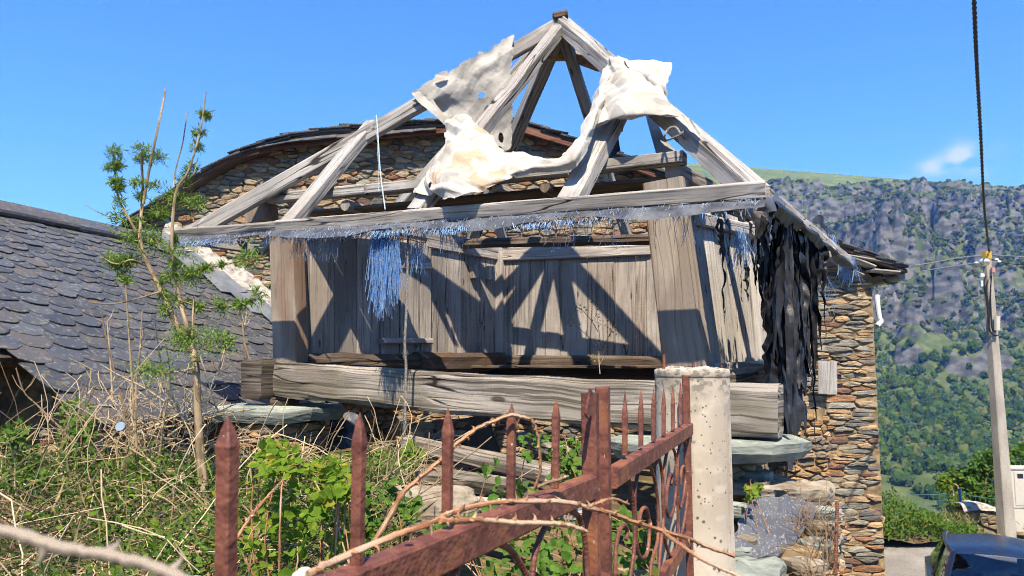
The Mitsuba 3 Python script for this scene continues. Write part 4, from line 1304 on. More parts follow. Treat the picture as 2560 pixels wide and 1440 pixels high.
LG = thing('metal_gate', 'left leaf of the rusty iron gate with spikes, nearest the camera', 'gate')
zrail = (pa[2] + pb[2]) / 2 - 0.03
r0 = pa - gl * 0.75; r1 = pb + gl * 0.0
dz = lambda p, z: np.array([p[0], p[1], z])
m = MB(); beam(m, dz(r0, pa[2] - 0.032), dz(r1, pb[2] - 0.032), 0.04, 0.062, seg=10, rough=0.0008, chamfer=0.005)
put('top_rail', m.ply('mat_rust'), LG)
for k, (x, yb, xt, yt, w) in enumerate(((564, 1520, 570, 1040, 0.024), (893, 1392, 900, 1031, 0.0195), (1118, 1290, 1120, 1019, 0.0195), (1277, 1245, 1279, 1008, 0.0195), (1387, 1208, 1391, 998, 0.0195))):
    b, t = onGL(x, yb), onGL(xt, yt)
    m = MB(); spike(m, b - [0, 0, 0.01], t, w * (0.80 if k else 0.78), 0.04 if k else 0.032, n_gl)
    put('spike', m.ply('mat_rust'), LG)
m = MB(); q = onGL(1476, 1100); beam(m, dz(q, 0.1), dz(q, onGL(1476, 982)[2]), 0.034, 0.04, up=n_gl, seg=8, rough=0.0008, chamfer=0.004)
put('end_post', m.ply('mat_rust'), LG)
m = MB(); q0, q1 = onGL(1466, 1040, 0.024), onGL(1478, 978, 0.026); beam(m, q0, q1, 0.030, 0.006, up=n_gl, seg=3, rough=0.002, chamfer=0.002)
put('latch_plate', m.ply('mat_rust'), LG, label='small flat plate with pale scraped paint at the top of the end post')
Z = lambda x, y: (700 + x / 2.939, 950 + y / 2.939)
for pts in ([(1230, 1500), (1290, 1400), (1420, 1240), (1560, 1197), (1680, 1240), (1760, 1340), (1810, 1450), (1830, 1600)], [(1840, 1500), (1850, 1440), (1880, 1250), (1950, 1080), (2060, 975), (2130, 960), (2190, 1000), (2225, 1100), (2250, 1250), (2265, 1500)]):
    m = MB(); rebar(m, smooth_path([onGL(*Z(x, y)) for x, y in pts], 40), 0.0065)
    put('scroll', m.ply('mat_rust'), LG)
m = MB(); beam(m, dz(r0, 0.25), dz(r1, 0.25), 0.04, 0.05, seg=4, rough=0.0008, chamfer=0.004)
put('bottom_rail', m.ply('mat_rust'), LG)

RG = thing('metal_gate', 'right leaf of the rusty iron gate with scrolls, hung on the concrete post', 'gate')
m = MB(); beam(m, dz(pc - gr * 0.06, at(1530, 1188, 2.32)[2]), dz(pd, at(1722, 1072, 3.72)[2]), 0.04, 0.06, seg=10, rough=0.0008, chamfer=0.005)
put('top_rail', m.ply('mat_rust'), RG)
for x, yb, yt in ((1562, 1132, 976), (1602, 1110, 969), (1633.5, 1097, 968), (1659, 1084, 965), (1682, 1071, 959), (1701, 1056, 954)):
    b = onGR(x, yb + 6); t = onGR(x + 0.5, yt)
    m = MB(); spike(m, b, t, 0.0155, 0.085, n_gr)
    put('spike', m.ply('mat_rust'), RG)
m = MB(); q = onGR(1508, 1100); beam(m, dz(q, 0.05), dz(q, onGR(1503, 968)[2]), 0.040, 0.036, up=n_gr, seg=8, rough=0.0008, chamfer=0.004)
put('end_post', m.ply('mat_rust'), RG)
m = MB(); q = onGR(1718, 1100); beam(m, dz(q, 0.05), dz(q, onGR(1718, 938)[2]), 0.050, 0.03, up=n_gr, seg=8, rough=0.0008, chamfer=0.004)
put('hinge_post', m.ply('mat_rust'), RG)
m = MB(); q = onGR(1732, 1100, -0.02); beam(m, dz(q, 0.05), dz(q, onGR(1732, 1018)[2]), 0.045, 0.008, up=[0, -1, 0], seg=8, rough=0.001, chamfer=0.002)
put('hinge_plate', m.ply('mat_rust'), RG)
m = MB(); beam(m, onGR(1652, 1450), onGR(1722, 1345), 0.03, 0.06, seg=4, rough=0.0008, chamfer=0.004)
put('bottom_rail', m.ply('mat_rust'), RG)
Z = lambda x, y: (1400 + x / 2.666, 900 + y / 2.666)
for pts in ([(345, 860), (370, 805), (420, 775), (460, 800), (480, 900), (495, 1050), (495, 1250), (470, 1440), (460, 1500)],
            [(560, 690), (530, 730), (510, 800), (497, 900), (505, 1150), (520, 1280), (550, 1320), (585, 1270), (597, 1100), (580, 1000), (560, 985), (540, 1010), (528, 1080), (532, 1110)],
            [(560, 690), (590, 690), (620, 760), (640, 850), (655, 1000), (650, 1200), (610, 1350), (600, 1480)],
            [(745, 570), (770, 640), (775, 800), (770, 900), (750, 1020), (725, 1045), (710, 980), (715, 850), (735, 765), (748, 775), (742, 830)],
            [(745, 570), (715, 610), (695, 720), (685, 850), (690, 1050), (700, 1200), (740, 1310), (780, 1240), (785, 1000), (772, 800)],
            [(825, 525), (795, 580), (782, 700), (782, 850), (795, 980), (815, 950), (835, 800), (825, 710), (808, 740), (805, 830)],
            [(825, 525), (850, 580), (862, 700), (850, 900), (830, 1060), (800, 1200)],
            [(365, 1500), (375, 1250), (400, 1130), (430, 1100), (448, 1140), (440, 1200)],
            [(640, 690), (660, 660), (680, 760), (690, 900), (690, 1050), (670, 1250), (655, 1440)]):
    m = MB(); rebar(m, smooth_path([onGR(*Z(x, y)) for x, y in pts], 50), 0.0062)
    put('scroll', m.ply('mat_rust'), RG)
for k, (x, y, r) in enumerate(((762, 1432, 0.009), (1020, 1328, 0.006), (1440, 1244, 0.006), (748, 1440, 0.007))):
    c = onGL(x, y, 0.01)
    ico = trimesh.creation.icosphere(2, r); v = np.asarray(ico.vertices); v = v * (0.6 + 0.8 * nfbm(v * 90, 3, k))[:, None] * [1.2, 1.2, 0.7] + c
    put('bird_dropping', MB().add(v, ico.faces, v[:, :2]).ply('mat_droppings'), LG, label=None)
# ------------------------------------------------------------------ white tarpaulin on the rafters
TP = thing('tarpaulin', 'torn dirty white tarpaulin draped in folds over the open rafters', 'tarpaulin')
hipv = unit(np.cross(APEX - FLe, ZU)); hipv = hipv if hipv[1] < 0 else -hipv
onHv = lambda x, y, o=0.0: onp(x, y, FLe + hipv * o, hipv)
onRo = lambda x, y, h=0.0: onp(x, y, FLe + n_roof_f * h, n_roof_f)


def cloth(name, grid, on, bsdf='mat_tarp', label=None, parent=TP, **kw):
    g = [[on(*p) for p in r] for r in grid]
    m = MB(); patch(m, g, **kw)
    return put(name, m.ply(bsdf, smooth='tatter' in name), parent, label=label)


def holes_a(u, v):
    c = (((u - 0.62) / 0.035) ** 2 + ((v - 0.42) / 0.02) ** 2 < 1) | (((u - 0.66) / 0.03) ** 2 + ((v - 0.58) / 0.05) ** 2 < 1) | (((u - 0.82) / 0.035) ** 2 + ((v - 0.86) / 0.06) ** 2 < 1) | (((u - 0.73) / 0.02) ** 2 + ((v - 0.50) / 0.02) ** 2 < 1)
    return c


cloth('sheet', [[(1028, 230), (1093, 190), (1158, 151), (1224, 114), (1286, 84)], [(1062, 258), (1105, 236), (1165, 210), (1230, 180), (1284, 160)], [(1085, 275), (1130, 268), (1180, 262), (1235, 250), (1282, 240)],
                [(1108, 296), (1150, 296), (1195, 305), (1240, 320), (1281, 318)], [(1122, 318), (1160, 330), (1200, 350), (1242, 366), (1279, 384)]], lambda x, y: onHv(x, y, 0.15 if y < 262 else 0.06), 'mat_tarp_grey',
      label='flat grey dirty sheet with holes hung over the left hip', nu=110, nv=90, wrinkle=0.012, scale=3.2, seed=4, holes=holes_a, crease=0.035, torn=0.035)
cloth('flap', [[(1028, 234), (1050, 222), (1072, 212)], [(1052, 262), (1068, 252), (1082, 246)], [(1085, 288), (1095, 280), (1104, 276)], [(1112, 312), (1118, 306), (1126, 300)]], lambda x, y: onHv(x, y, 0.16), nu=34, nv=44, wrinkle=0.01, seed=5, crease=0.04, torn=0.04)
cloth('flap', [[(1086, 188), (1105, 178), (1120, 176)], [(1092, 196), (1106, 190), (1119, 184)], [(1100, 204), (1110, 200), (1118, 194)]], lambda x, y: onHv(x, y, 0.22), nu=10, nv=10, wrinkle=0.03, seed=6)
cloth('sheet', [[(1117, 298, .10), (1148, 290, .16), (1182, 296, .16), (1214, 326, .10)], [(1112, 330, .12), (1150, 328, .22), (1195, 330, .20), (1236, 352, .13)], [(1098, 368, .13), (1145, 372, .24), (1205, 370, .24), (1268, 380, .12)],
                [(1080, 402, .12), (1138, 412, .26), (1215, 405, .20), (1312, 396, .10)], [(1066, 440, .10), (1130, 452, .28), (1220, 442, .22), (1316, 420, .10)], [(1082, 486, .12), (1108, 499, .20), (1190, 482, .20), (1296, 436, .10)]],
      onRo, label='thick crumpled heap of white tarpaulin with rust stains', nu=120, nv=120, wrinkle=0.035, scale=2.6, seed=11, crease=0.065, torn=0.02)
cloth('flap', [[(1090, 396, .10), (1078, 420, .10), (1078, 445, .12)], [(1066, 430, .06), (1064, 452, .09), (1078, 470, .12)], [(1034, 484, .03), (1056, 486, .05), (1084, 486, .10)]], onRo, nu=40, nv=40, wrinkle=0.01, seed=12, crease=0.05, torn=0.04)
cloth('sheet', [[(1280, 374, .06), (1340, 386, .06), (1394, 390, .10), (1428, 362, .14), (1456, 310, .14), (1486, 240, .12), (1526, 152, .08)], [(1286, 412, .14), (1346, 412, .15), (1414, 404, .20), (1442, 378, .24), (1474, 312, .24), (1504, 236, .2), (1534, 150, .10)],
                [(1284, 444, .08), (1340, 434, .08), (1430, 424, .14), (1456, 396, .16), (1490, 318, .14), (1516, 236, .14), (1542, 150, .10)]], onRo, 'mat_tarp_clean', label='narrow swag of tarpaulin slung between the two heaps', nu=140, nv=36, wrinkle=0.025, scale=4, seed=13, crease=0.05, torn=0.03)
cloth('sheet', [[(1522, 146, .12), (1542, 142, .18), (1568, 152, .12)], [(1508, 205, .14), (1562, 188, .26), (1622, 190, .14)], [(1492, 262, .14), (1572, 236, .28), (1660, 234, .16)], [(1476, 316, .12), (1572, 284, .24), (1694, 288, .12)], [(1474, 320, .08), (1570, 291, .16), (1690, 292, .08)]],
      onRo, 'mat_tarp_clean', label='sheet of tarpaulin folded over the right hip', nu=120, nv=120, wrinkle=0.03, scale=2.8, seed=14, crease=0.06, torn=0.02)
cloth('flap', [[(1552, 146, .16), (1612, 150, .1), (1682, 160, .0)], [(1572, 166, .2), (1628, 176, .16), (1676, 188, .05)], [(1602, 192, .16), (1640, 204, .2), (1668, 218, .08)], [(1640, 226, .10), (1654, 238, .10), (1664, 250, .06)]], onRo, 'mat_tarp', label='stiff loose flap of tarpaulin sticking out on the right', nu=60, nv=60, wrinkle=0.015, scale=5, seed=15, crease=0.045, torn=0.03)
cloth('flap', [[(1640, 232), (1675, 260), (1710, 288), (1735, 309), (1757, 328)], [(1642, 250), (1676, 272), (1706, 296), (1732, 317), (1754, 334)], [(1650, 270), (1680, 284), (1702, 304), (1724, 326), (1748, 341)]], lambda x, y: onRo(x, y, 0.10), nu=70, nv=20, wrinkle=0.012, seed=16, crease=0.05, torn=0.05, label='edge of tarpaulin running down along the right hip')
cloth('tatter', [[(1548, 284), (1556, 282), (1566, 281)], [(1550, 304), (1557, 303), (1563, 300)], [(1552, 326), (1556, 328), (1558, 318)]], lambda x, y: onRo(x, y, 0.02), nu=8, nv=14, wrinkle=0.02, seed=17)
cloth('tatter', [[(1500, 318), (1520, 306), (1540, 300)], [(1505, 350), (1528, 345), (1546, 340)], [(1500, 396), (1525, 398), (1552, 380)]], lambda x, y: onRo(x, y, -0.35), 'mat_black_plastic', nu=14, nv=16, wrinkle=0.05, seed=18, label='dark plastic tatter hanging inside the roof')
cloth('tatter', [[(1612, 282), (1628, 288), (1640, 296)], [(1625, 330), (1645, 335), (1660, 342)], [(1640, 384), (1664, 384), (1690, 380)]], lambda x, y: onRo(x, y, -0.45), 'mat_tarp_grey', nu=14, nv=16, wrinkle=0.05, seed=19)

# ------------------------------------------------------------------ frayed underlay along the front eave
UL = thing('eave_underlay', 'frayed grey and blue plastic underlay hanging below the front eave board', 'plastic sheet')
rows = []
qs = np.linspace(0, 1, 40)
for h, o in ((-0.055, 0.0), (-0.085, 0.05), (-0.12, 0.10), (-0.155, 0.13)):
    rows.append([FLe + ee * q + ZU * (h * (0.75 + 0.35 * q) - 0.025 * math.sin(q * 23) * (h < -0.12)) + n_front * o for q in qs])
g = np.array(rows)
m = MB(); patch(m, g, nu=260, nv=14, wrinkle=0.018, scale=4, seed=21, ragged=0.07)
put('strip', m.ply('mat_underlay', smooth=True), UL)
m = MB(); patch(m, [[at(1905, 488, 5.46), at(1930, 478, 5.6), at(1958, 500, 5.9)], [at(1900, 505, 5.44), at(1930, 505, 5.5), at(1965, 512, 5.9)], [at(1890, 526, 5.5), at(1938, 528, 5.5), at(1952, 524, 5.8)]], 20, 20, wrinkle=0.03, scale=5, seed=22)
put('strip', m.ply('mat_underlay', smooth=True), UL, label='grey sheet wrapped round the right corner of the eave')
m = MB(); patch(m, [[FRe + (BRe - FRe) * q + ZU * -0.05 + n_right * 0.02 for q in np.linspace(0.02, 1, 12)], [FRe + (BRe - FRe) * q + ZU * (-0.10 - 0.02 * math.sin(q * 30)) + n_right * 0.07 for q in np.linspace(0.02, 1, 12)], [FRe + (BRe - FRe) * q + ZU * (-0.15 - 0.03 * math.sin(q * 19)) + n_right * 0.03 for q in np.linspace(0.02, 1, 12)]], 90, 10, wrinkle=0.03, scale=5, seed=23, ragged=0.05)
put('strip', m.ply('mat_black_plastic', smooth=True), UL)
for x0, y0, x1, y1 in ((590, 600, 618, 638), (760, 590, 780, 604)):
    m = MB(); patch(m, [[at(x0, y0, 7.7), at((x0 + x1) / 2, y0 + 4, 7.65), at(x1, y0, 7.6)], [at(x0 + 10, (y0 + y1) / 2, 7.7), at(x0 + 18, (y0 + y1) / 2, 7.65), at(x1, (y0 + y1) / 2, 7.6)], [at(x0 + 20, y1, 7.65), at(x0 + 22, y1 + 2, 7.64), at(x0 + 26, y1 - 3, 7.62)]], 10, 10, wrinkle=0.01, seed=24)
    put('tatter', m.ply('mat_underlay', smooth=True), UL)


def threads(mb, roots, length, r=0.0016, curl=0.25, seed=0, sides=3, out=None):
    rr = np.random.default_rng(seed)
    for p in roots:
        L = length * rr.uniform(0.45, 1.15)
        d = np.array([rr.normal(0, curl), rr.normal(0, curl), -1.0]) + (0 if out is None else np.asarray(out) * rr.uniform(0, 1))
        n = 6
        q = [np.asarray(p, float)]
        for k in range(n - 1):
            d = d + np.array([rr.normal(0, curl * 0.7), rr.normal(0, curl * 0.7), -0.25])
            q.append(q[-1] + unit(d) * L / (n - 1))
        tube(mb, q, r * rr.uniform(0.7, 1.3), sides, cap=False)


def along_eave(q, dz_=-0.17, o=0.0):
    return FLe + ee * q + ZU * dz_ * (0.75 + 0.35 * q) + n_front * o


m = MB()
r_ = np.random.default_rng(31)
dens = lambda q: 1.0 if q < 0.16 else 0.25 if q < 0.26 else 1.0 if q < 0.62 else 0.35 if q < 0.70 else 0.7 if q < 0.83 else 0.12
rt = [along_eave(q, -0.125 - 0.04 * r_.random(), 0.08 + 0.05 * r_.random()) for q in r_.random(1900) if r_.random() < dens(q)]
threads(m, rt, 0.065, 0.0022, 0.45, 32, out=n_front * 0.8)
rt = [along_eave(q, -0.06 - 0.05 * r_.random(), 0.08) for q in r_.random(500)]
threads(m, rt, 0.05, 0.0020, 0.6, 33, out=n_front * 1.0)
put('fringe', m.ply('mat_pale_thread', smooth=True), UL, kind='stuff')
m = MB()
rt = [along_eave(q, -0.15, 0.10 + 0.03 * r_.random()) for q in np.concatenate([r_.uniform(0.53, 0.60, 90), r_.uniform(0.66, 0.76, 110), r_.uniform(0.44, 0.5, 70), r_.uniform(0.90, 0.99, 8), r_.uniform(0, 0.13, 140)])]
threads(m, rt, 0.08, 0.0022, 0.5, 34, out=n_front * 0.7)
put('fringe', m.ply('mat_blue_thread', smooth=True), UL, kind='stuff')
m = MB()
rt = [along_eave(q, -0.14, 0.0) for q in np.concatenate([r_.uniform(0.27, 0.36, 110), r_.uniform(0.43, 0.52, 60), r_.uniform(0.54, 0.60, 50), r_.uniform(0.70, 0.82, 50), r_.uniform(0.86, 0.93, 26)])]
threads(m, rt, 0.24, 0.0018, 0.28, 35)
put('fringe', m.ply('mat_pale_thread', smooth=True), UL, kind='stuff')

# the blue tufts
TF = 'frayed blue plastic threads'
m = MB()
rt = []
for k in range(300):
    x = r_.uniform(930, 999)
    rt.append(at(x, r_.uniform(582, 622), 6.97 - (x - 930) * 0.003 + r_.uniform(-0.05, 0.03)))
rr = np.random.default_rng(41)
for p in rt:
    x = to_px(*p)[0]
    L = (0.62 if 935 < x < 975 else 0.50) * rr.uniform(0.55, 1.12)
    d = np.array([rr.normal(0, 0.04), rr.normal(0, 0.04), -1.0]); q = [p]
    for k in range(7):
        d = d + np.array([rr.normal(0, 0.10), rr.normal(0, 0.10), -0.35]); q.append(q[-1] + unit(d) * L / 7)
    tube(m, q, 0.0026 * rr.uniform(0.7, 1.3), 3, cap=False)
put('blue_tuft', m.ply('mat_blue_thread', smooth=True), label='long tuft of bright blue plastic threads hanging below the middle left of the front eave', cat='plastic threads')
for x0, x1, y0, Y, L, n, r, lb_ in ((1038, 1052, 588, 6.85, 0.30, 40, 0.0018, 'thin blue thread tuft hanging just right of the grey rope'),
                              (1838, 1866, 566, 6.15, 0.28, 80, 0.0022, 'blue thread tuft hanging in front of the right plank wall'),
                              (2096, 2138, 640, 9.75, 0.30, 90, 0.0030, 'pale blue thread tuft at the far right corner of the eave'),
                              (2052, 2096, 585, 9.0, 0.24, 70, 0.0028, 'pale blue thread tuft on the right eave, second from the far corner'),
                              (2026, 2046, 640, 8.0, 0.6, 36, 0.0025, 'long dull blue thread tuft over the black plastic strips')):
    m = MB(); rt = [at(r_.uniform(x0, x1), y0 + (r_.uniform(0, 30)), Y + r_.uniform(-0.04, 0.04)) for _ in range(n)]
    threads(m, rt, L, r * 0.8, 0.30, int(x0), out=n_right * 0.15)
    put('blue_tuft', m.ply('mat_blue_thread', smooth=True), label=lb_, cat='plastic threads')

# ------------------------------------------------------------------ black sheeting torn into strips over the right wall
BS = thing('black_sheeting', 'black plastic sheeting torn into long strips hanging from the right eave', 'plastic sheet')
rr = np.random.default_rng(51)
er = BRe - FRe


def strip(top, L, w, seed, bsdf='mat_black_plastic', dirw=None, tipw=0.15):
    r = np.random.default_rng(seed)
    dirw = unit(er * [1, 1, 0]) if dirw is None else dirw
    n = 14; c = np.asarray(top, float).copy()
    L_, R_, C_ = [], [], []
    ang = r.normal(0, 0.5); off = np.zeros(3)
    for k in range(n):
        q = k / (n - 1)
        ang += r.normal(0, 0.13)
        off = off + dirw * r.normal(0, 0.006) + n_right * r.normal(0, 0.007)
        ww = w * (1 - (1 - tipw) * max(0, (q - 0.35) / 0.65) ** 1.2) * r.uniform(0.93, 1.06)
        e = dirw * math.cos(ang) + n_right * math.sin(ang)
        p = c + off + ZU * (-L * q)
        L_.append(p - e * ww / 2); R_.append(p + e * ww / 2 + ZU * r.normal(0, 0.02)); C_.append(p + np.cross(e, ZU) * 0.25 * ww * r.uniform(-1, 1))
    m = MB(); patch(m, np.array([L_, C_, R_]), nu=40, nv=7, wrinkle=0.010, scale=8, seed=seed, crease=0.028)
    return m.ply(bsdf, smooth=True)


# a ragged backing sheet in three overlapping pieces, then the strips
for k, (qa, qb, La, Lb) in enumerate(((0.115, 0.25, 1.25, 1.9), (0.21, 0.37, 1.85, 1.75), (0.33, 0.47, 1.6, 0.95))):
    rows = []
    U = np.linspace(qa, qb, 13)
    for v in np.linspace(0, 1, 7):
        rows.append([FRe + er * (u + 0.012 * math.sin(9 * v + k)) + ZU * (-0.10 - v * (La + (Lb - La) * i / 12) * (1 - 0.06 * math.sin(40 * u))) + n_right * (-0.14 + 0.05 * math.sin(60 * u + 3 * v + k)) for i, u in enumerate(U)])
    m = MB(); patch(m, np.array(rows), nu=90, nv=60, wrinkle=0.03, scale=5, seed=540 + k, ragged=0.55, crease=0.07)
    put('sheet', m.ply('mat_black_plastic', smooth=True), BS)
for k in range(74):
    q = 0.095 + 0.40 * (k + rr.uniform(-0.9, 0.9)) / 74
    p = FRe + er * q + ZU * -0.10 + n_right * rr.uniform(-0.20, 0.05)
    prof = np.interp(q, [0.07, 0.12, 0.20, 0.27, 0.33, 0.40, 0.48], [0.9, 1.5, 2.1, 2.35, 2.1, 1.6, 1.0])
    put('strip', strip(p, prof * rr.uniform(0.35, 1.03), rr.uniform(0.03, 0.20), 500 + k, tipw=rr.uniform(0.02, 0.3)), BS)
for k, (x, y0, L) in enumerate(((1790, 545, 0.30), (1806, 548, 0.85), (1818, 548, 0.55), (1846, 585, 0.55), (1858, 650, 0.35), (1879, 556, 0.60), (1893, 560, 0.45), (1905, 560, 0.8), (1920, 562, 1.0), (1932, 566, 1.2))):
    p = at(x, y0, 6.0 + 0.004 * (x - 1790) + rr.uniform(-0.1, 0.1))
    put('strip', strip(p, L, rr.uniform(0.03, 0.07), 600 + k), BS)
for k, x in enumerate((1893, 1913)):
    p = at(x, 560, 6.3); put('strip', strip(p, 0.75, 0.022, 620 + k, 'mat_tarp'), BS, label='narrow pale strip')
for k, (q, L) in enumerate(((0.0, 0.28), (0.03, 0.33), (0.05, 0.22))):
    put('strip', strip(at(1915 + 14 * k, 520, 5.5 + 0.1 * k), L, 0.06, 640 + k, 'mat_underlay'), BS)
m = MB(); patch(m, [[at(2030, 545, 7.6), at(2045, 538, 7.7), at(2062, 552, 7.9)], [at(2034, 556, 7.55), at(2050, 548, 7.65), at(2064, 566, 7.9)], [at(2046, 562, 7.6), at(2056, 570, 7.7), at(2066, 580, 7.9)]], 14, 14, wrinkle=0.04, scale=9, seed=26)
put('sheet_end', m.ply('mat_black_plastic', smooth=True), BS)

# ------------------------------------------------------------------ ropes and cords
def twisted(mb, pts, r, pitch=0.05, n=160):
    p = smooth_path(pts, n)
    t = np.gradient(p, axis=0); t /= np.linalg.norm(t, axis=1, keepdims=True)
    L = np.concatenate([[0], np.cumsum(np.linalg.norm(np.diff(p, axis=0), axis=1))])
    a = np.cross(t, [0.3, 0.9, 0.1]); a /= np.linalg.norm(a, axis=1, keepdims=True); b = np.cross(t, a)
    for s in range(3):
        ph = L / pitch * 2 * np.pi + s * 2 * np.pi / 3
        tube(mb, p + (np.cos(ph)[:, None] * a + np.sin(ph)[:, None] * b) * r * 0.6, r * 0.62, 5)


m = MB(); Yr = 6.80
twisted(m, [at(1084, 496, 7.1), at(1062, 510, 6.95), at(1043, 521, 6.86), at(1027, 543, 6.80), at(1022, 565, Yr), at(1019, 667, Yr), at(1015, 788, Yr), at(1012, 865, Yr), at(1015, 915, Yr), at(1013, 1000, Yr), at(1012, 1090, Yr)], 0.011, 0.07, 240)
threads(m, [at(1012 + r_.uniform(-4, 4), r_.uniform(985, 1040), Yr) for _ in range(14)], 0.28, 0.0018, 0.12, 71)
threads(m, [at(1014 + r_.uniform(-4, 4), r_.uniform(870, 885), Yr) for _ in range(10)], 0.06, 0.0018, 0.6, 72)
put('rope', m.ply('mat_rope', smooth=True), label='grey twisted rope hanging from the front eave to below the sill beam', cat='rope')
m = MB(); tube(m, smooth_path([at(941, 288, 7.95), at(945, 340, 7.7), at(950, 420, 7.45), at(957, 480, 7.25), at(963, 524, 7.12)], 24), 0.006, 6)
tube(m, smooth_path([at(942, 330, 7.9), at(946, 420, 7.6), at(946, 480, 7.5)], 12), 0.0022, 5)
put('cord', m.ply('mat_pale_cord', smooth=True), label='pale blue cord tied to the left hip rafter and the eave board', cat='cord')
m = MB()
hx_ = lambda x, y, h: onRo(x, y, h)
twisted(m, [hx_(1712, 352, -0.1), hx_(1704, 338, 0.05), hx_(1690, 318, 0.06), hx_(1672, 322, 0.06), hx_(1662, 338, 0.05), hx_(1664, 350, -0.02), hx_(1690, 342, 0.06), hx_(1708, 330, 0.06), hx_(1704, 326, -0.08)], 0.009, 0.05, 90)
put('rope', m.ply('mat_rope', smooth=True), label='dark rope tied round the front right hip rafter', cat='rope')
# ------------------------------------------------------------------ stone pillars with slabs below the granary
def round_pillar(name, c, r, z0, z1, bsdf, label, seed, w=(0.14, 0.36), limit=80, flare=0.0):
    N = thing(name, label, 'pillar')
    m = MB(); th = np.linspace(0, 2 * np.pi, 25)
    P = np.array([[[c[0] + math.cos(t) * r * (1 + flare * q), c[1] + math.sin(t) * r * (1 + flare * q), z0 + (z1 - z0) * q] for t in th] for q in np.linspace(0, 1, 6)])
    m.add(P.reshape(-1, 3), quads(6, 25), P.reshape(-1, 3)[:, [0, 2]])
    core = put('core', m.ply('mat_mortar'), N)
    st = rubble(0, 2 * math.pi * r, z0, z1, lambda s, z: z < z1 - 0.03, w[0], w[1], 0.05, 0.11, seed=seed, proud=0.06)
    fr = lambda s, z, d: np.stack([c[0] + np.cos(s / r) * (r * (1 + flare * (z - z0) / (z1 - z0)) + d), c[1] + np.sin(s / r) * (r * (1 + flare * (z - z0) / (z1 - z0)) + d), z], 1)
    place_rubble(st, fr, N, bsdf, lambda s, z: 1.0 if math.sin(s / r) < 0.3 else 0.0, limit=limit)
    return N


c = at(698, 1100, 8.2); round_pillar('stone_pillar', c, 0.40, 0.15, at(700, 1046, 8.4)[2] - 0.02, 'mat_ochre_stone', 'rubble stone pillar under the front left corner of the granary', 61)
c = at(1770, 1100, 6.55); round_pillar('stone_pillar', c, 0.40, 0.10, at(1770, 1150, 6.3)[2] + 0.02, 'mat_stone', 'rubble stone pillar behind the concrete post under the right slab', 62)
c = at(1992, 1100, 8.3); round_pillar('stone_pillar', c, 0.27, 0.0, at(1990, 1020, 8.2)[2], 'mat_ochre_stone', 'ochre coloured rubble pillar behind the hanging black strips', 63, w=(0.12, 0.3), flare=0.10)
c = BL + [0.1, -0.2, 0]; round_pillar('stone_pillar', c, 0.34, 0.0, 1.38, 'mat_stone', 'shaded rubble pillar at the back left below the granary', 64, limit=10)


def flat_stone(name, px_pts, thick, nrm, bsdf, label, cat='stone slab', noise_=0.05, bevel=0.03, seed=0, parent=None, split=0):
    pts = [at(*p) if len(p) == 3 else np.asarray(p[0]) for p in px_pts]
    pts = np.array(pts); den = np.vstack([pts[k] + (pts[(k + 1) % len(pts)] - pts[k]) * q for k in range(len(pts)) for q in (0, 0.25, 0.5, 0.75)])
    m = MB(); slab(m, den, thick, nrm, noise_, bevel, seed)
    return put(name, m.ply(bsdf), parent, label=label if parent is None else None, cat=cat if parent is None else None)


def disc(cx_, cy_, z, rx, ry, rot, n=14, seed=0, pw=0.7):
    r = np.random.default_rng(seed)
    a = np.linspace(0, 2 * np.pi, n, endpoint=False) + r.uniform(-0.12, 0.12, n)
    x = np.sign(np.cos(a)) * np.abs(np.cos(a)) ** pw * rx * r.uniform(0.9, 1.06, n); y = np.sign(np.sin(a)) * np.abs(np.sin(a)) ** pw * ry * r.uniform(0.9, 1.06, n)
    c, s = math.cos(rot), math.sin(rot)
    return np.stack([cx_ + c * x - s * y, cy_ + s * x + c * y, np.full(n, z)], 1)


q = at(700, 1014, 8.35)
m = MB(); slab(m, disc(q[0], q[1], q[2], 0.70, 0.62, -0.4, seed=2) + np.array([0, 0, 1]) * 0, 0.14, [0.02, -0.08, 1], 0.05, 0.06, 5)
put('support_slab', m.ply('mat_slab'), label='pale green grey stone slab on the pillar under the left beam end', cat='stone slab')
q = at(1770, 1092, 6.25)
m = MB(); slab(m, disc(q[0], q[1], q[2], 0.74, 0.64, -0.35, seed=9), 0.15, [0.03, -0.10, 1], 0.06, 0.10, 6)
put('support_slab', m.ply('mat_slab'), label='broken green grey stone slab behind the concrete post under the right end of the beam', cat='stone slab')
m = MB(); beam(m, at(690, 1004, 8.35), at(735, 1004, 8.3), 0.24, 0.10, rough=0.012, chamfer=0.02)
put('packing_block', m.ply('mat_old_dark'), label='dark wooden packing block between left slab and beam', cat='wood block')

# ------------------------------------------------------------------ fallen timber and stones below
for p, q, w, h, bs, lb_ in ((at(1020, 1108, 7.6), at(1390, 1190, 6.6), 0.20, 0.15, 'mat_sill', 'long pale fallen beam lying highest below the granary'),
                        (at(930, 1172, 7.2), at(1300, 1222, 6.2), 0.22, 0.14, 'mat_sill', 'fallen beam with crumbling edge lying second below the granary'),
                        (at(940, 1240, 6.0), at(1480, 1288, 5.0), 0.20, 0.10, 'mat_plank', 'lowest fallen plank behind the bramble leaves'),
                        (at(1440, 1140, 6.6), at(1300, 1095, 7.4), 0.18, 0.12, 'mat_sill', 'short fallen beam end leaning to the left of the gate post')):
    m = MB(); beam(m, p, q, w, h, rough=0.02, chamfer=0.03)
    put('fallen_beam', m.ply(bs), label=lb_, cat='beam')
m = MB(); beam(m, at(1238, 1235, 7.6), at(1180, 1045, 8.1), 0.36, 0.05, up=[0.2, -1, 0.3], rough=0.006)
put('leaning_plank', m.ply('mat_old_dark'), label='dark broad plank leaning under the front sill beam', cat='plank')
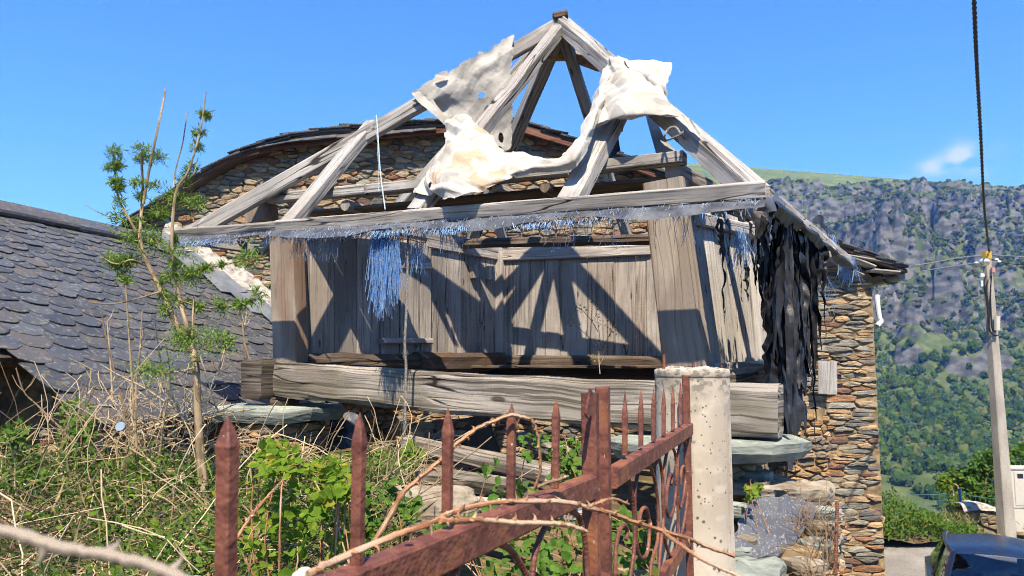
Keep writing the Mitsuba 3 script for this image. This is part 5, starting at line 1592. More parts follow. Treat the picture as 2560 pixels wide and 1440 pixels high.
m = MB(); p = at(1075, 1270, 4.9); ico = trimesh.creation.icosphere(3, 1.0); v = np.asarray(ico.vertices); v = np.sign(v) * np.abs(v) ** 0.6 * (0.8 + 0.4 * nfbm(v * 1.6 + 4, 3, 4))[:, None] * [0.30, 0.24, 0.13] + p
put('boulder', MB().add(v, ico.faces, v[:, [0, 2]] + [0, 14]).ply('mat_tan_stone'), label='flat topped tan boulder among the brambles behind the gate', cat='stone')
PILE = thing('rubble_pile', 'small pile of flat grey rubble stones below the granary', 'stones')
for k in range(34):
    x, y = r_.uniform(995, 1180), r_.uniform(1042, 1120)
    p = at(x, y, 8.3 - (y - 1042) * 0.006 + r_.uniform(-0.15, 0.15))
    m = MB(); slab(m, disc(p[0], p[1], p[2], r_.uniform(0.10, 0.22), r_.uniform(0.08, 0.16), r_.uniform(0, 3), 8, k), r_.uniform(0.04, 0.08), [r_.normal(0, 0.15), r_.normal(0, 0.15), 1], 0.03, 0.08, k)
    put('stone', m.ply('mat_stone'), PILE)
m = MB(); patch(m, [[at(830, 1040, 8.9), at(870, 1030, 8.9), at(900, 1045, 8.9)], [at(825, 1080, 8.8), at(868, 1085, 8.7), at(890, 1080, 8.8)], [at(815, 1118, 8.6), at(860, 1112, 8.4), at(920, 1116, 8.5)]], 16, 16, wrinkle=0.09, scale=5, seed=27)
put('plastic_scrap', m.ply('mat_underlay', smooth=True), label='crumpled pale plastic scrap in the shade below the beam', cat='plastic sheet')

# ------------------------------------------------------------------ terrace edge at the right: slabs, wall, vines, rusty rod
RW = thing('retaining_wall', 'low rubble retaining wall overgrown with dead vines right of the post', 'wall')
w0, w1 = at(1836, 1440, 4.55) * [1, 1, 0], at(2030, 1440, 4.75) * [1, 1, 0]
tw = unit(w1 - w0); nw = unit(np.cross(tw, ZU)); nw = nw if nw[1] < 0 else -nw
w2 = np.array([2.66, 6.4, 0])
ht = at(1900, 1395, 4.6)[2]
for p, q, h in ((w0 - tw * 0.5, w1, ht - 0.12), (w1, w2, at(2060, 1300, 5.4)[2] - 0.06)):
    t = unit(q - p); nn = unit(np.cross(t, ZU)); nn = nn if nn @ np.array([0.6, -0.8, 0]) > 0 else -nn
    L = np.linalg.norm(q - p)
    c = np.array([p, q, q + ZU * h, p + ZU * h]) - ZU * 0.0; c[:2, 2] = -2.5
    c2 = c - nn * (0.5 if q is w1 else 0.2)
    m = MB(); m.add(np.vstack([c, c2]), [[0, 1, 2], [0, 2, 3], [4, 6, 5], [3, 2, 6], [3, 6, 7], [0, 3, 7], [1, 5, 6], [1, 6, 2]], np.vstack([c, c2])[:, :2])
    W = put('core', m.ply('mat_mortar'), RW)
    st = rubble(0, L, -2.4, h, lambda s, z: z < h - 0.03, 0.12, 0.42, 0.05, 0.12, seed=71, proud=0.08)
    place_rubble(st, (lambda p, t, nn: (lambda s, z, d: p[None] + t[None] * s[:, None] + ZU[None] * z[:, None] + nn[None] * d[:, None]))(p, t, nn), W, 'mat_stone', lambda s, z: 1.0 if z > 0 else 0.0, limit=60)
flat_stone('slate_slab', [(1843, 1388, 4.7), (1842, 1300, 5.05), (1892, 1238, 5.45), (1965, 1238, 5.5), (2042, 1256, 5.45), (2018, 1318, 5.1), (1978, 1372, 4.85), (1915, 1390, 4.72)], 0.06, np.cross(at(1980, 1375, 4.85) - at(1843, 1388, 4.7), at(1892, 1238, 5.45) - at(1843, 1388, 4.7)), 'mat_dark_slab', 'large dark slate slab with pale scratches tilted beside the post', seed=11)
flat_stone('slate_slab', [(1836, 1412, 4.35), (1836, 1394, 4.6), (1962, 1398, 4.65), (1950, 1436, 4.3), (1930, 1470, 4.05), (1836, 1470, 4.0)], 0.07, [0, -0.2, 1], 'mat_slab', 'grey green slab at the bottom edge beside the post', seed=12)
flat_stone('ledge_stone', [(1868, 1222, 5.5), (1925, 1200, 5.9), (2010, 1198, 6.1), (2080, 1208, 6.1), (2078, 1228, 5.7), (1990, 1232, 5.55)], 0.12, [0, -0.25, 1], 'mat_tan_stone', 'long ochre ledge stone above the dark slab', 'stone', 0.08, 0.05, 13)
r2 = np.random.default_rng(81)
for k, (x, y, Y, sx, sy, sz) in enumerate(((2050, 1310, 5.15, .10, .14, .06), (2030, 1350, 5.0, .12, .12, .05), (2060, 1272, 5.4, .12, .12, .07), (2010, 1400, 4.7, .12, .1, .06), (1862, 1205, 6.0, .14, .12, .1), (1850, 1260, 5.4, .10, .10, .07), (1858, 1340, 4.9, .06, .08, .07), (1855, 1370, 4.75, .07, .07, .06), (1880, 1176, 6.3, .16, .14, .09), (1920, 1190, 6.4, .14, .12, .05))):
    p = at(x, y, Y); m = MB(); slab(m, disc(p[0], p[1], p[2], sx, sy, r2.uniform(0, 3), 9, k), sz, [r2.normal(0, .1), r2.normal(-.1, .1), 1], 0.03, 0.1, k)
    put('stone', m.ply('mat_slab' if k % 3 else 'mat_tan_stone'), RW)
m = MB()
for k in range(150):
    x, y = r2.uniform(1995, 2088), r2.uniform(1270, 1460)
    p = at(x, y, 5.35 - (y - 1250) * 0.004 - 0.05)
    L = r2.uniform(0.10, 0.30); d = np.array([r2.normal(0, 0.4), r2.normal(0, 0.3), r2.choice([-1, 0.6])])
    q = [p]
    for _ in range(5):
        d = d + np.array([r2.normal(0, 0.35), r2.normal(0, 0.25), r2.normal(0, 0.2)]); q.append(q[-1] + unit(d) * L / 5)
    tube(m, q, r2.uniform(0.0012, 0.0032), 4, cap=False)
put('dead_vines', m.ply('mat_vine', smooth=True), label='tangle of dead brown vines on the retaining wall', cat='vine', kind='stuff')
m = MB(); rebar(m, [at(2088, 1470, 4.9), at(2093, 1256, 5.0)], 0.011)
put('rusty_rod', m.ply('mat_rust'), label='upright rusty iron rod at the corner of the retaining wall', cat='rod')
m = MB(); beam(m, at(2069, 985, 12.9), at(2069, 902, 12.9), 0.32, 0.03, up=[0, -1, 0], rough=0.004, seg=4)
put('weathered_board', m.ply('mat_rafter'), label='square grey weathered board fixed to the house wall behind black strips', cat='board')
# ------------------------------------------------------------------ leaves, canes, stems
LEAF = np.array([[0, 0, 0], [0.30, 0.28, 0.05], [0.66, 0.30, 0.05], [1.0, 0.0, -0.05], [0.66, -0.30, 0.05], [0.30, -0.28, 0.05], [0.33, 0, 0.0], [0.68, 0, -0.01]])
LEAF_F = np.array([[0, 6, 1], [0, 5, 6], [1, 6, 7], [1, 7, 2], [6, 5, 4], [6, 4, 7], [2, 7, 3], [7, 4, 3]])
NEEDLE = np.array([[0, 0, 0], [0.4, 0.085, 0.03], [1, 0, -0.08], [0.4, -0.085, 0.03]]); NEEDLE_F = np.array([[0, 3, 1], [1, 3, 2]])


def leaves(mb, P, D, N, S, tpl=LEAF, tf=LEAF_F, wide=1.0):
    """many leaves at once: positions, directions, up-normals, sizes"""
    P, D, N, S = (np.asarray(x, float) for x in (P, D, N, S))
    D = D / (np.linalg.norm(D, axis=1, keepdims=True) + 1e-9)
    B = np.cross(N, D); B /= np.linalg.norm(B, axis=1, keepdims=True) + 1e-9
    N = np.cross(D, B)
    t = tpl * [1, wide, 1]
    v = P[:, None] + S[:, None, None] * (t[None, :, :1] * D[:, None] + t[None, :, 1:2] * B[:, None] + t[None, :, 2:] * N[:, None])
    n = len(P); k = len(tpl)
    f = (tf[None] + (np.arange(n) * k)[:, None, None]).reshape(-1, 3)
    ids = rng.integers(0, 211, n) * 10.0 + 4
    uv = np.stack([np.broadcast_to(t[None, :, 0], (n, k)), ids[:, None] + t[None, :, 1]], -1).reshape(-1, 2)
    mb.add(v.reshape(-1, 3), f, uv)


def rand_dirs(n, r, up=0.3):
    d = r.normal(0, 1, (n, 3)); d[:, 2] = d[:, 2] * 0.5 + up
    return d


def thorny(pts, r0, r1, seed, n=60, every=0.022, bsdf='mat_cane', name='bramble_cane', label=None, group=None, ends=None):
    r = np.random.default_rng(seed)
    p = smooth_path(pts, n); rad = np.linspace(r0, r1, n) * (1 + 0.10 * r.normal(0, 1, n))
    p = p + r.normal(0, r0 * 0.10, p.shape)
    m = MB(); tube(m, p, rad, 8)
    K = thing(name, label, 'bramble cane', group)
    put('stem', m.ply(bsdf, smooth=True), K)
    t = np.gradient(p, axis=0); t /= np.linalg.norm(t, axis=1, keepdims=True)
    L = np.concatenate([[0], np.cumsum(np.linalg.norm(np.diff(p, axis=0), axis=1))])
    m = MB(); s = 0.01
    while s < L[-1]:
        i = min(n - 1, int(np.searchsorted(L, s)))
        a = unit(np.cross(t[i], r.normal(0, 1, 3))); h = rad[i] * r.uniform(1.9, 3.0)
        b = p[i] + a * rad[i] * 0.7
        tube(m, [b - t[i] * rad[i] * 0.55, b - t[i] * rad[i] * 0.2 + a * h * 0.35, b + a * h * 0.75 - t[i] * h * 0.1, b + a * h * 1.1 - t[i] * h * 0.35][0:4], np.array([0.95, 0.6, 0.24, 0.03]) * rad[i], 5, cap=False)
        s += every * r.uniform(0.5, 1.5)
    put('thorns', m.ply(bsdf, smooth=True), K, kind='stuff')
    return K


gp = lambda pts, Y0, Y1: [at(x, y, Y0 + (Y1 - Y0) * k / (len(pts) - 1)) for k, (x, y) in enumerate(pts)]
thorny(gp([(770, 1436), (850, 1396), (982, 1341), (1074, 1309), (1125, 1283), (1210, 1260), (1312, 1253), (1415, 1256), (1500, 1277), (1530, 1284), (1587, 1305), (1662, 1329), (1730, 1350), (1767, 1367), (1835, 1390)], 0.90, 1.55), 0.0047, 0.0033, 1, 110, label='thick reddish thorny bramble cane arching across the gate rail')
thorny(gp([(1655, 1328), (1700, 1361), (1749, 1395), (1797, 1419), (1860, 1446)], 1.36, 1.3), 0.0036, 0.0026, 2, label='thin bramble side shoot running down towards the concrete post foot')
thorny(gp([(1470, 1268), (1500, 1256), (1531, 1247), (1572, 1260)], 1.22, 1.28), 0.0032, 0.0018, 3, 24, label='short broken bramble twig on the cane in front of the gate posts')
thorny(gp([(1100, 1303), (1150, 1302), (1200, 1300), (1300, 1308), (1400, 1310), (1462, 1327)], 0.98, 1.12), 0.0044, 0.0034, 4, 60, label='lower straight thorny bramble cane with cut end before the gate rail')
thorny(gp([(938, 1351), (972, 1297), (1006, 1236), (1057, 1188), (1105, 1147), (1142, 1110), (1193, 1072), (1244, 1049), (1278, 1038), (1312, 1044), (1333, 1055), (1343, 1086), (1350, 1137), (1350, 1181), (1334, 1222)], 1.42, 1.56), 0.0052, 0.0027, 5, 100, label='tan thorny bramble cane looping over a gate spike')
thorny(gp([(570, 1384), (602, 1330), (635, 1280), (672, 1238), (709, 1198)], 2.1, 2.5), 0.0058, 0.0040, 6, 40, label='dry thorny cane slanting up behind the nearest gate spike')
K = thorny(gp([(-60, 1312), (60, 1340), (150, 1369), (225, 1380), (300, 1394), (380, 1416), (470, 1452)], 0.42, 0.40), 0.0036, 0.0032, 7, 40, every=0.03, bsdf='mat_grey_stem', label='pale out of focus thorny stem across the lower left corner')
thorny(gp([(1335, 1222), (1370, 1206), (1395, 1200), (1420, 1190)], 1.62, 1.72), 0.004, 0.003, 8, 24, bsdf='mat_dry_stem', label='pale dead bramble stub caught on the gate rail')

# ------------------------------------------------------------------ sapling with feathery tufts
SP = thing('sapling', 'tall thin sapling with feathery green tufts in front of the slate roof', 'sapling')
Ys = 4.6
stems = [([(518, 1330), (508, 1220), (500, 1130), (493, 1000), (488, 905), (462, 850), (440, 810), (400, 720), (370, 660), (350, 600), (357, 480), (352, 380)], 0.030, 0.007),
         ([(488, 905), (478, 850), (465, 810), (440, 700), (430, 600), (440, 480), (470, 430), (500, 330), (515, 230)], 0.017, 0.004),
         ([(352, 605), (330, 560), (300, 505), (290, 455), (284, 380)], 0.009, 0.005), ([(358, 510), (372, 430), (390, 340), (402, 285), (414, 222)], 0.009, 0.006),
         ([(433, 470), (440, 420), (456, 360), (464, 310), (468, 280)], 0.005, 0.003), ([(488, 905), (492, 930), (486, 880), (482, 800), (485, 740)], 0.008, 0.004),
         ([(430, 640), (400, 610), (380, 595)], 0.006, 0.003), ([(372, 668), (330, 650), (290, 660), (250, 640)], 0.006, 0.003), ([(445, 750), (520, 770), (600, 760), (640, 745)], 0.006, 0.003),
         ([(460, 690), (520, 670), (570, 660), (640, 640)], 0.006, 0.003), ([(488, 920), (440, 930), (380, 935)], 0.007, 0.003), ([(400, 730), (350, 745), (280, 760), (220, 755)], 0.006, 0.003), ([(330, 555), (270, 540), (235, 525), (214, 512)], 0.004, 0.0015), ([(436, 470), (480, 440), (495, 395)], 0.006, 0.003)]
for pts, r0, r1 in stems:
    n = 30; p = smooth_path([at(x, y, Ys + 0.06 * math.sin(k * 2.1 + x)) for k, (x, y) in enumerate(pts)], n)
    m = MB(); tube(m, p, np.linspace(r0, r1, n), 8, jitter=0.08)
    put('stem', m.ply('mat_bark', smooth=True), SP)
tufts = [(285, 380, 20), (290, 455, 16), (297, 503, 13), (352, 378, 28), (345, 460, 18), (388, 393, 22), (382, 465, 12), (512, 290, 13), (500, 332, 16), (494, 370, 15), (478, 420, 18), (428, 487, 34), (485, 508, 34), (398, 530, 32),
         (300, 548, 30), (340, 598, 42), (378, 600, 45), (436, 630, 48), (275, 650, 30), (300, 665, 24), (312, 700, 18), (430, 690, 28), (478, 692, 42), (620, 645, 38), (435, 750, 26), (508, 858, 62), (455, 848, 50), (560, 850, 34), (380, 930, 48), (640, 740, 24), (555, 765, 22), (410, 775, 18)]
r3 = np.random.default_rng(91)
for pts in (stems[0][0][5:], stems[1][0][2:], stems[2][0], stems[9][0], stems[8][0], stems[7][0]):      # small sprigs along the branches
    for _ in range(5):
        k = int(r3.integers(0, len(pts) - 1)); q = r3.random()
        tufts.append((pts[k][0] + (pts[k + 1][0] - pts[k][0]) * q + r3.normal(0, 6), pts[k][1] + (pts[k + 1][1] - pts[k][1]) * q, float(r3.uniform(7, 17))))
for x, y, r in tufts:
    n = int(26 + r * 5.0)
    c = at(x, y, Ys); s = r / F * Ys
    m = MB()
    k = max(5, int(n / 3.6))
    P, D, N, S = [], [], [], []
    for _ in range(k):                                   # fronds of narrow leaflets
        d = unit(r3.normal(0, 1, 3) * [1, 1, 0.55] + [0, 0, 0.25]); L = s * r3.uniform(0.5, 1.35); o = c + r3.normal(0, 0.18, 3) * s
        for q in np.linspace(0.25, 1, 7):
            P.append(o + d * L * q + [0, 0, -0.15 * L * q * q]); D.append(d * 0.7 + r3.normal(0, 0.65, 3)); N.append(r3.normal(0, 0.5, 3) + [0, 0, 1]); S.append(r3.uniform(0.020, 0.044))
    leaves(m, P, D, N, S, NEEDLE, NEEDLE_F, 1.15)
    put('foliage', m.ply('mat_needle'), SP)

# ------------------------------------------------------------------ tall dry stalks against the roof
stalks = [[(313, 690), (320, 800), (330, 950), (342, 1120)], [(252, 772), (266, 850), (284, 920), (315, 1030), (335, 1130)], [(356, 778), (350, 870), (342, 960), (338, 1100)], [(268, 805), (276, 900), (282, 1000)], [(388, 808), (398, 880), (415, 960), (440, 1010), (460, 1060)],
          [(250, 910), (300, 940), (360, 970), (420, 1010), (470, 1050)], [(500, 890), (520, 950), (535, 1000), (545, 1030)], [(612, 812), (608, 850), (615, 895)], [(606, 808), (612, 860), (622, 895)], [(545, 930), (560, 880), (565, 830)], [(590, 1010), (540, 1030), (480, 1050), (420, 1090)],
          [(640, 1022), (560, 1035), (470, 1060), (390, 1070)], [(40, 920), (60, 980), (95, 1015), (160, 1080), (220, 1150), (260, 1190)], [(415, 860), (425, 950), (410, 1050), (400, 1130)], [(460, 1030), (475, 1080), (500, 1120)], [(350, 1080), (420, 1050), (480, 1020)]]
stalk_labels = ['tallest straight pale dry stalk left of the sapling', 'leaning dry stalk bending right, left of the tallest straight stalk', 'thin straight dry stalk just right of the tallest stalk', 'short thin dry stalk between the leaning and the tallest stalk',
                'curved dry stalk just left of the sapling, passing its lower green tuft', 'long pale stalk lying diagonally down right across the slate roof', 'short curved dry stalk just right of the sapling trunk', 'thin upright dry stalk next to the left corner post, right of a pair',
                'thin upright dry stalk next to the left corner post, left of a pair', 'bent grey stalk between sapling and left beam end', 'pale stalk lying flat from the left beam end towards the sapling', 'long pale branch lying below the roof eave towards the left slab',
                'dark bare twig arching up before the dark open bay', 'thin wavy dry stalk left of the sapling trunk under its big tuft', 'short dry stalk crossing the sapling trunk low down', 'slanting dry stalk crossing behind the sapling trunk']
for k, pts in enumerate(stalks):
    Yk = 5.2 + 0.25 * (k % 4)
    m = MB(); tube(m, smooth_path([at(x, y, Yk + 0.05 * j) for j, (x, y) in enumerate(pts)], 22), np.linspace(0.0085, 0.0045, 22)[::-1] if pts[0][1] < pts[-1][1] else np.linspace(0.008, 0.004, 22), 6, jitter=0.15)
    for j in range(3):
        q = at(*pts[1 if len(pts) > 3 else 0], Yk + 0.03 * j); d = unit(r3.normal(0, 1, 3) + [0, 0, 0.8])
        tube(m, [q, q + d * 0.07, q + d * 0.12 + [0, 0, 0.03]], [0.003, 0.002, 0.001], 4, cap=False)
    put('dry_stalk', m.ply('mat_dry_stem', smooth=True), label=stalk_labels[k], cat='plant stalk', group='tall dry stalks before the slate roof')

# ------------------------------------------------------------------ undergrowth
r4 = np.random.default_rng(101)


def canopy(X, Y):
    """height of the undergrowth's top above the ground"""
    q = np.stack([X * 0.9, Y * 0.9, X * 0], -1)
    h = 0.16 + 0.16 * ss(5.0, 3.6, Y) + 0.60 * nfbm(q, 3, 31) + 0.25 * nfbm(q * 3, 2, 32)
    return h * ss(2.0, 2.8, Y) * (1 - 0.45 * ss(5.8, 7.2, Y))


def field(n, x0, x1, y0, y1, keep):
    X, Y = r4.uniform(x0, x1, n), r4.uniform(y0, y1, n)
    k = keep(X, Y)
    return X[k], Y[k]


left = lambda X, Y: (X < -0.12 * Y - 0.02) & (X > -0.72 * Y - 0.6) & (Y > 2.1 + 0.0 * X) & ~((X < -0.5 * Y - 0.4) & (Y > 6.7)) & (X < -0.35 + 0 * Y)
X, Y = field(80000, -6.5, 0.2, 2.1, 8.0, left)
h = canopy(X, Y) * np.clip(1 - np.abs(r4.normal(0, 0.28, len(X))), 0.05, 1)
P = np.stack([X, Y, ground_z(X, Y) + h], 1)
dark = nfbm(np.stack([X * 1.1, Y * 1.1, X * 0], 1), 3, 41) > 0.5
m = MB(); k = dark; leaves(m, P[k], rand_dirs(k.sum(), r4), rand_dirs(k.sum(), r4, 1.2), r4.uniform(0.018, 0.042, k.sum()))
put('undergrowth', m.ply('mat_leaf'), label='tangled green undergrowth behind the gate on the left', cat='undergrowth', kind='stuff')
m = MB(); k = ~dark; k &= r4.random(len(X)) < 0.8; leaves(m, P[k], rand_dirs(k.sum(), r4), rand_dirs(k.sum(), r4, 1.2), r4.uniform(0.016, 0.036, k.sum()), wide=0.8)
put('undergrowth', m.ply('mat_leaf_dark'), label='darker leaves deep in the undergrowth on the left', cat='undergrowth', kind='stuff')
m = MB(); k = r4.random(len(X)) < 0.16; k &= nfbm(np.stack([X * 2.3, Y * 2.3, X * 0], 1), 3, 43) > 0.46; leaves(m, P[k] + [0, 0, 0.03], rand_dirs(k.sum(), r4), rand_dirs(k.sum(), r4, 1.2), r4.uniform(0.02, 0.05, k.sum()))
put('undergrowth', m.ply('mat_leaf_bright'), label='light yellow green leaves scattered over the undergrowth on the left', cat='undergrowth', kind='stuff')
# dry grass and stems
X, Y = field(9000, -6.5, 0.2, 2.1, 7.6, left)
h = canopy(X, Y)
P = np.stack([X, Y, ground_z(X, Y) + h * r4.uniform(0.45, 1.0, len(X))], 1)
m = MB(); leaves(m, P, rand_dirs(len(X), r4, 0.7), rand_dirs(len(X), r4, 0.3), r4.uniform(0.10, 0.26, len(X)), NEEDLE, NEEDLE_F, 0.32)
put('dry_grass', m.ply('mat_grass'), label='dry yellow grass mixed through the undergrowth', cat='grass', kind='stuff')
X, Y = field(4200, -6.5, 0.2, 2.2, 7.6, left)
m = MB()
for x, y in zip(X[:1150], Y[:1150]):
    hh = float(canopy(np.array([x]), np.array([y]))[0]); z = float(ground_z(x, y)) + hh * r4.uniform(0.35, 0.95)
    d = unit(r4.normal(0, 1, 3) * [1, 0.8, 0.55] + [0.15, 0, 0.35]); L = r4.uniform(0.2, 0.75) * (1.35 if x < -0.42 * y else 1.0); q = [np.array([x, y, z])]
    for _ in range(5):
        d = d + r4.normal(0, 0.16, 3) + [0, 0, -0.05]; q.append(q[-1] + unit(d) * L / 5)
    tube(m, q, r4.uniform(0.0016, 0.0042), 4, cap=False)
    if r4.random() < 0.4:
        d2_ = unit(d + r4.normal(0, 0.6, 3)); tube(m, [q[2], q[2] + d2_ * L * 0.2, q[2] + d2_ * L * 0.35 + [0, 0, 0.02]], [0.0025, 0.002, 0.001], 4, cap=False)
put('dry_twigs', m.ply('mat_dry_stem', smooth=True), label='tangle of dry tan twigs through the undergrowth', cat='twigs', kind='stuff')
# dry brushwood before the roof eave
m = MB()
for k in range(330):
    x, y = r4.uniform(150, 520), r4.uniform(970, 1130)
    if y < 1000 + 0.00 * x and r4.random() < 0.5: continue
    p = at(x, y, r4.uniform(5.2, 6.4)); d = unit(r4.normal(0, 1, 3) * [1, 0.5, 0.7] + [0, 0, 0.5]); L = r4.uniform(0.12, 0.4); q = [p]
    for _ in range(4):
        d = d + r4.normal(0, 0.25, 3); q.append(q[-1] + unit(d) * L / 4)
    tube(m, q, r4.uniform(0.0015, 0.0035), 4, cap=False)
put('brushwood', m.ply('mat_dry_stem', smooth=True), label='grey brown dead brushwood under the eave of the slate roof', cat='twigs', kind='stuff')

# ------------------------------------------------------------------ brambles with large leaves
def bramble(name, label, bsdf, pts, size, nparts, seed, stemn=20, spread=1.0):
    """leaflets in threes; the ones nearest the camera are parts of their own"""
    r = np.random.default_rng(seed)
    N = thing(name, label, 'bramble')
    P, D, NN, S = [], [], [], []
    for p in pts:
        d0 = unit(r.normal(0, 1, 3) * [1, 1, 0.35] + [0, -0.25, 0.1]); up = unit(r.normal(0, 0.55, 3) + [0, -0.45, 0.85])
        side = unit(np.cross(up, d0)); s = size * r.uniform(0.65, 1.2)
        for a in (0, 1, -1):
            dd = unit(d0 + side * a * 1.35 + r.normal(0, 0.1, 3)) if a else d0
            P.append(p + dd * s * 0.12); D.append(dd); NN.append(up + r.normal(0, 0.30, 3)); S.append(s * (1.0 if a == 0 else 0.85))
    P, D, NN, S = map(np.array, (P, D, NN, S))
    near = np.argsort(P[:, 1] - 0.8 * P[:, 2])
    for i in near[:nparts]:
        m = MB(); leaves(m, P[i:i + 1], D[i:i + 1], NN[i:i + 1], S[i:i + 1], wide=1.15); put('leaf', m.ply(bsdf), N)
    i = near[nparts:]
    if len(i):
        m = MB(); leaves(m, P[i], D[i], NN[i], S[i], wide=1.15); put('leaves', m.ply(bsdf), N, kind='stuff')
    m = MB()
    for k in range(stemn):
        a, b = pts[r.integers(len(pts))], pts[r.integers(len(pts))]
        g = a.copy(); g[2] = max(0.25, a[2] - 0.6); tube(m, smooth_path([g, (g + a) / 2 + r.normal(0, 0.06, 3), a, a + (b - a) * 0.35 + [0, 0, 0.05]], 10), np.linspace(0.005, 0.002, 10), 5, cap=False)
    put('stems', m.ply('mat_cane', smooth=True), N)
    return N


def cloud_pts(polys, n, Y0, Y1, seed):
    r = np.random.default_rng(seed); out = []
    while len(out) < n:
        pg = polys[r.integers(len(polys))]; pg = np.array(pg)
        x, y = r.uniform(pg[:, 0].min(), pg[:, 0].max()), r.uniform(pg[:, 1].min(), pg[:, 1].max())
        if inside_poly(pg, np.array([x]), np.array([y]))[0]:
            q = (y - pg[:, 1].min()) / np.ptp(pg[:, 1])
            out.append(at(x, y, Y1 + (Y0 - Y1) * q + r.uniform(-0.25, 0.35)))
    return out


bramble('bramble_bush', 'bright yellow green bramble bush between the two nearest gate spikes', 'mat_leaf_bright', cloud_pts([[(600, 1290), (680, 1130), (760, 1190), (830, 1150), (890, 1230), (920, 1440), (590, 1460)], [(655, 1115), (715, 1110), (760, 1180), (650, 1190)], [(800, 1150), (850, 1160), (880, 1240), (800, 1260)]], 340, 2.7, 3.6, 111), 0.052, 290, 112)
bramble('bramble_bush', 'mid green bramble bush behind the spikes in the middle of the gate', 'mat_leaf', cloud_pts([[(880, 1210), (950, 1190), (1010, 1230), (950, 1330), (880, 1440), (1000, 1460), (870, 1460)], [(890, 1280), (940, 1260), (930, 1420), (880, 1440)]], 130, 3.0, 4.0, 113), 0.052, 150, 114)
bramble('bramble_bush', 'green bramble bush seen through the gate scrolls', 'mat_leaf', cloud_pts([[(1190, 1400), (1320, 1330), (1480, 1290), (1500, 1460), (1180, 1460)], [(1490, 1300), (1620, 1260), (1640, 1460), (1490, 1460)], [(1080, 1330), (1180, 1300), (1180, 1350), (1100, 1360)]], 260, 3.0, 3.7, 115), 0.052, 280, 116)
bramble('bramble_bush', 'small bramble shoot rising under the sill beam between two spikes', 'mat_leaf', cloud_pts([[(1290, 1090), (1380, 1075), (1400, 1130), (1330, 1150)], [(1390, 1090), (1450, 1100), (1440, 1170), (1400, 1160)]], 60, 4.6, 5.0, 117), 0.05, 100, 118, 6)
bramble('bramble_bush', 'dark leaved bramble shoot beside the dark leaning plank', 'mat_leaf', cloud_pts([[(1190, 1180), (1240, 1150), (1260, 1220), (1330, 1200), (1340, 1260), (1180, 1280), (1200, 1220)], [(1370, 1170), (1450, 1150), (1480, 1190), (1390, 1210)], [(1000, 1265), (1050, 1250), (1040, 1300), (1010, 1290)]], 50, 3.6, 4.2, 119), 0.062, 120, 120, 6)
bramble('bramble_bush', 'few yellow green leaves on the beams below the rope', 'mat_leaf_bright', cloud_pts([[(985, 1120), (1060, 1100), (1060, 1150), (990, 1150)]], 14, 6.2, 6.6, 121), 0.07, 40, 122, 4)
bramble('bramble_bush', 'small green plant above the dark slate slab beside the post', 'mat_leaf_bright', cloud_pts([[(1850, 1220), (1900, 1205), (1905, 1245), (1870, 1262)]], 22, 5.0, 5.2, 123), 0.05, 66, 124, 5)
bramble('bramble_bush', 'leafy bramble clump under the broken corner of the slate roof', 'mat_leaf', cloud_pts([[(150, 1020), (200, 985), (245, 1060), (240, 1130), (150, 1140)]], 120, 5.4, 5.9, 125), 0.05, 60, 126, 8)
bramble('bramble_bush', 'leafy clump at the left edge before the dark open bay', 'mat_leaf', cloud_pts([[(0, 1110), (60, 1090), (110, 1130), (100, 1200), (0, 1220)], [(10, 1075), (60, 1055), (50, 1100), (10, 1110)]], 90, 4.4, 5.0, 127), 0.052, 60, 128, 8)

# dry weed standing in the granary
m = MB()
W = thing('dry_weed', 'dry brown seeding weed standing inside the granary', 'weed')
Yw = 7.9
for pts in ([(1500, 935), (1497, 890), (1500, 850), (1494, 800), (1490, 760)], [(1498, 880), (1520, 845), (1530, 825)], [(1497, 880), (1480, 850), (1440, 815)], [(1496, 830), (1470, 790), (1440, 765)], [(1500, 910), (1515, 880), (1512, 860)]):
    tube(m, smooth_path([at(x, y, Yw) for x, y in pts], 14), np.linspace(0.005, 0.002, 14), 5, cap=False)
put('stem', m.ply('mat_dry_stem', smooth=True), W)
m = MB(); P = [at(x + r4.normal(0, 9), y + r4.normal(0, 8), Yw + r4.normal(0, 0.04)) for x, y in ((1530, 825), (1436, 812), (1450, 775), (1492, 800), (1492, 760), (1505, 870), (1485, 900)) for _ in range(26)]
leaves(m, P, rand_dirs(len(P), r4), rand_dirs(len(P), r4), r4.uniform(0.012, 0.03, len(P)))
put('seed_heads', m.ply('mat_grass'), W, kind='stuff')
m = MB(); th = np.linspace(0, 2 * np.pi, 19)[:-1]; c = at(300, 1066, 4.9)
v = np.vstack([[c], c + np.stack([np.cos(th) * 0.030, np.sin(th) * 0.010, np.sin(th) * 0.028], 1), c + np.stack([np.cos(th) * 0.030, np.sin(th) * 0.010 + 0.02, np.sin(th) * 0.028 - 0.004], 1)]); i = np.arange(18)
m.add(v, np.vstack([np.stack([i * 0, 1 + i, 1 + (i + 1) % 18], 1), np.stack([1 + i, 19 + i, 19 + (i + 1) % 18], 1), np.stack([1 + i, 19 + (i + 1) % 18, 1 + (i + 1) % 18], 1)]), v[:, :2])
put('bottle_end', m.ply('mat_blue_cap'), label='pale blue round plastic end poking out of the undergrowth', cat='plastic bottle')
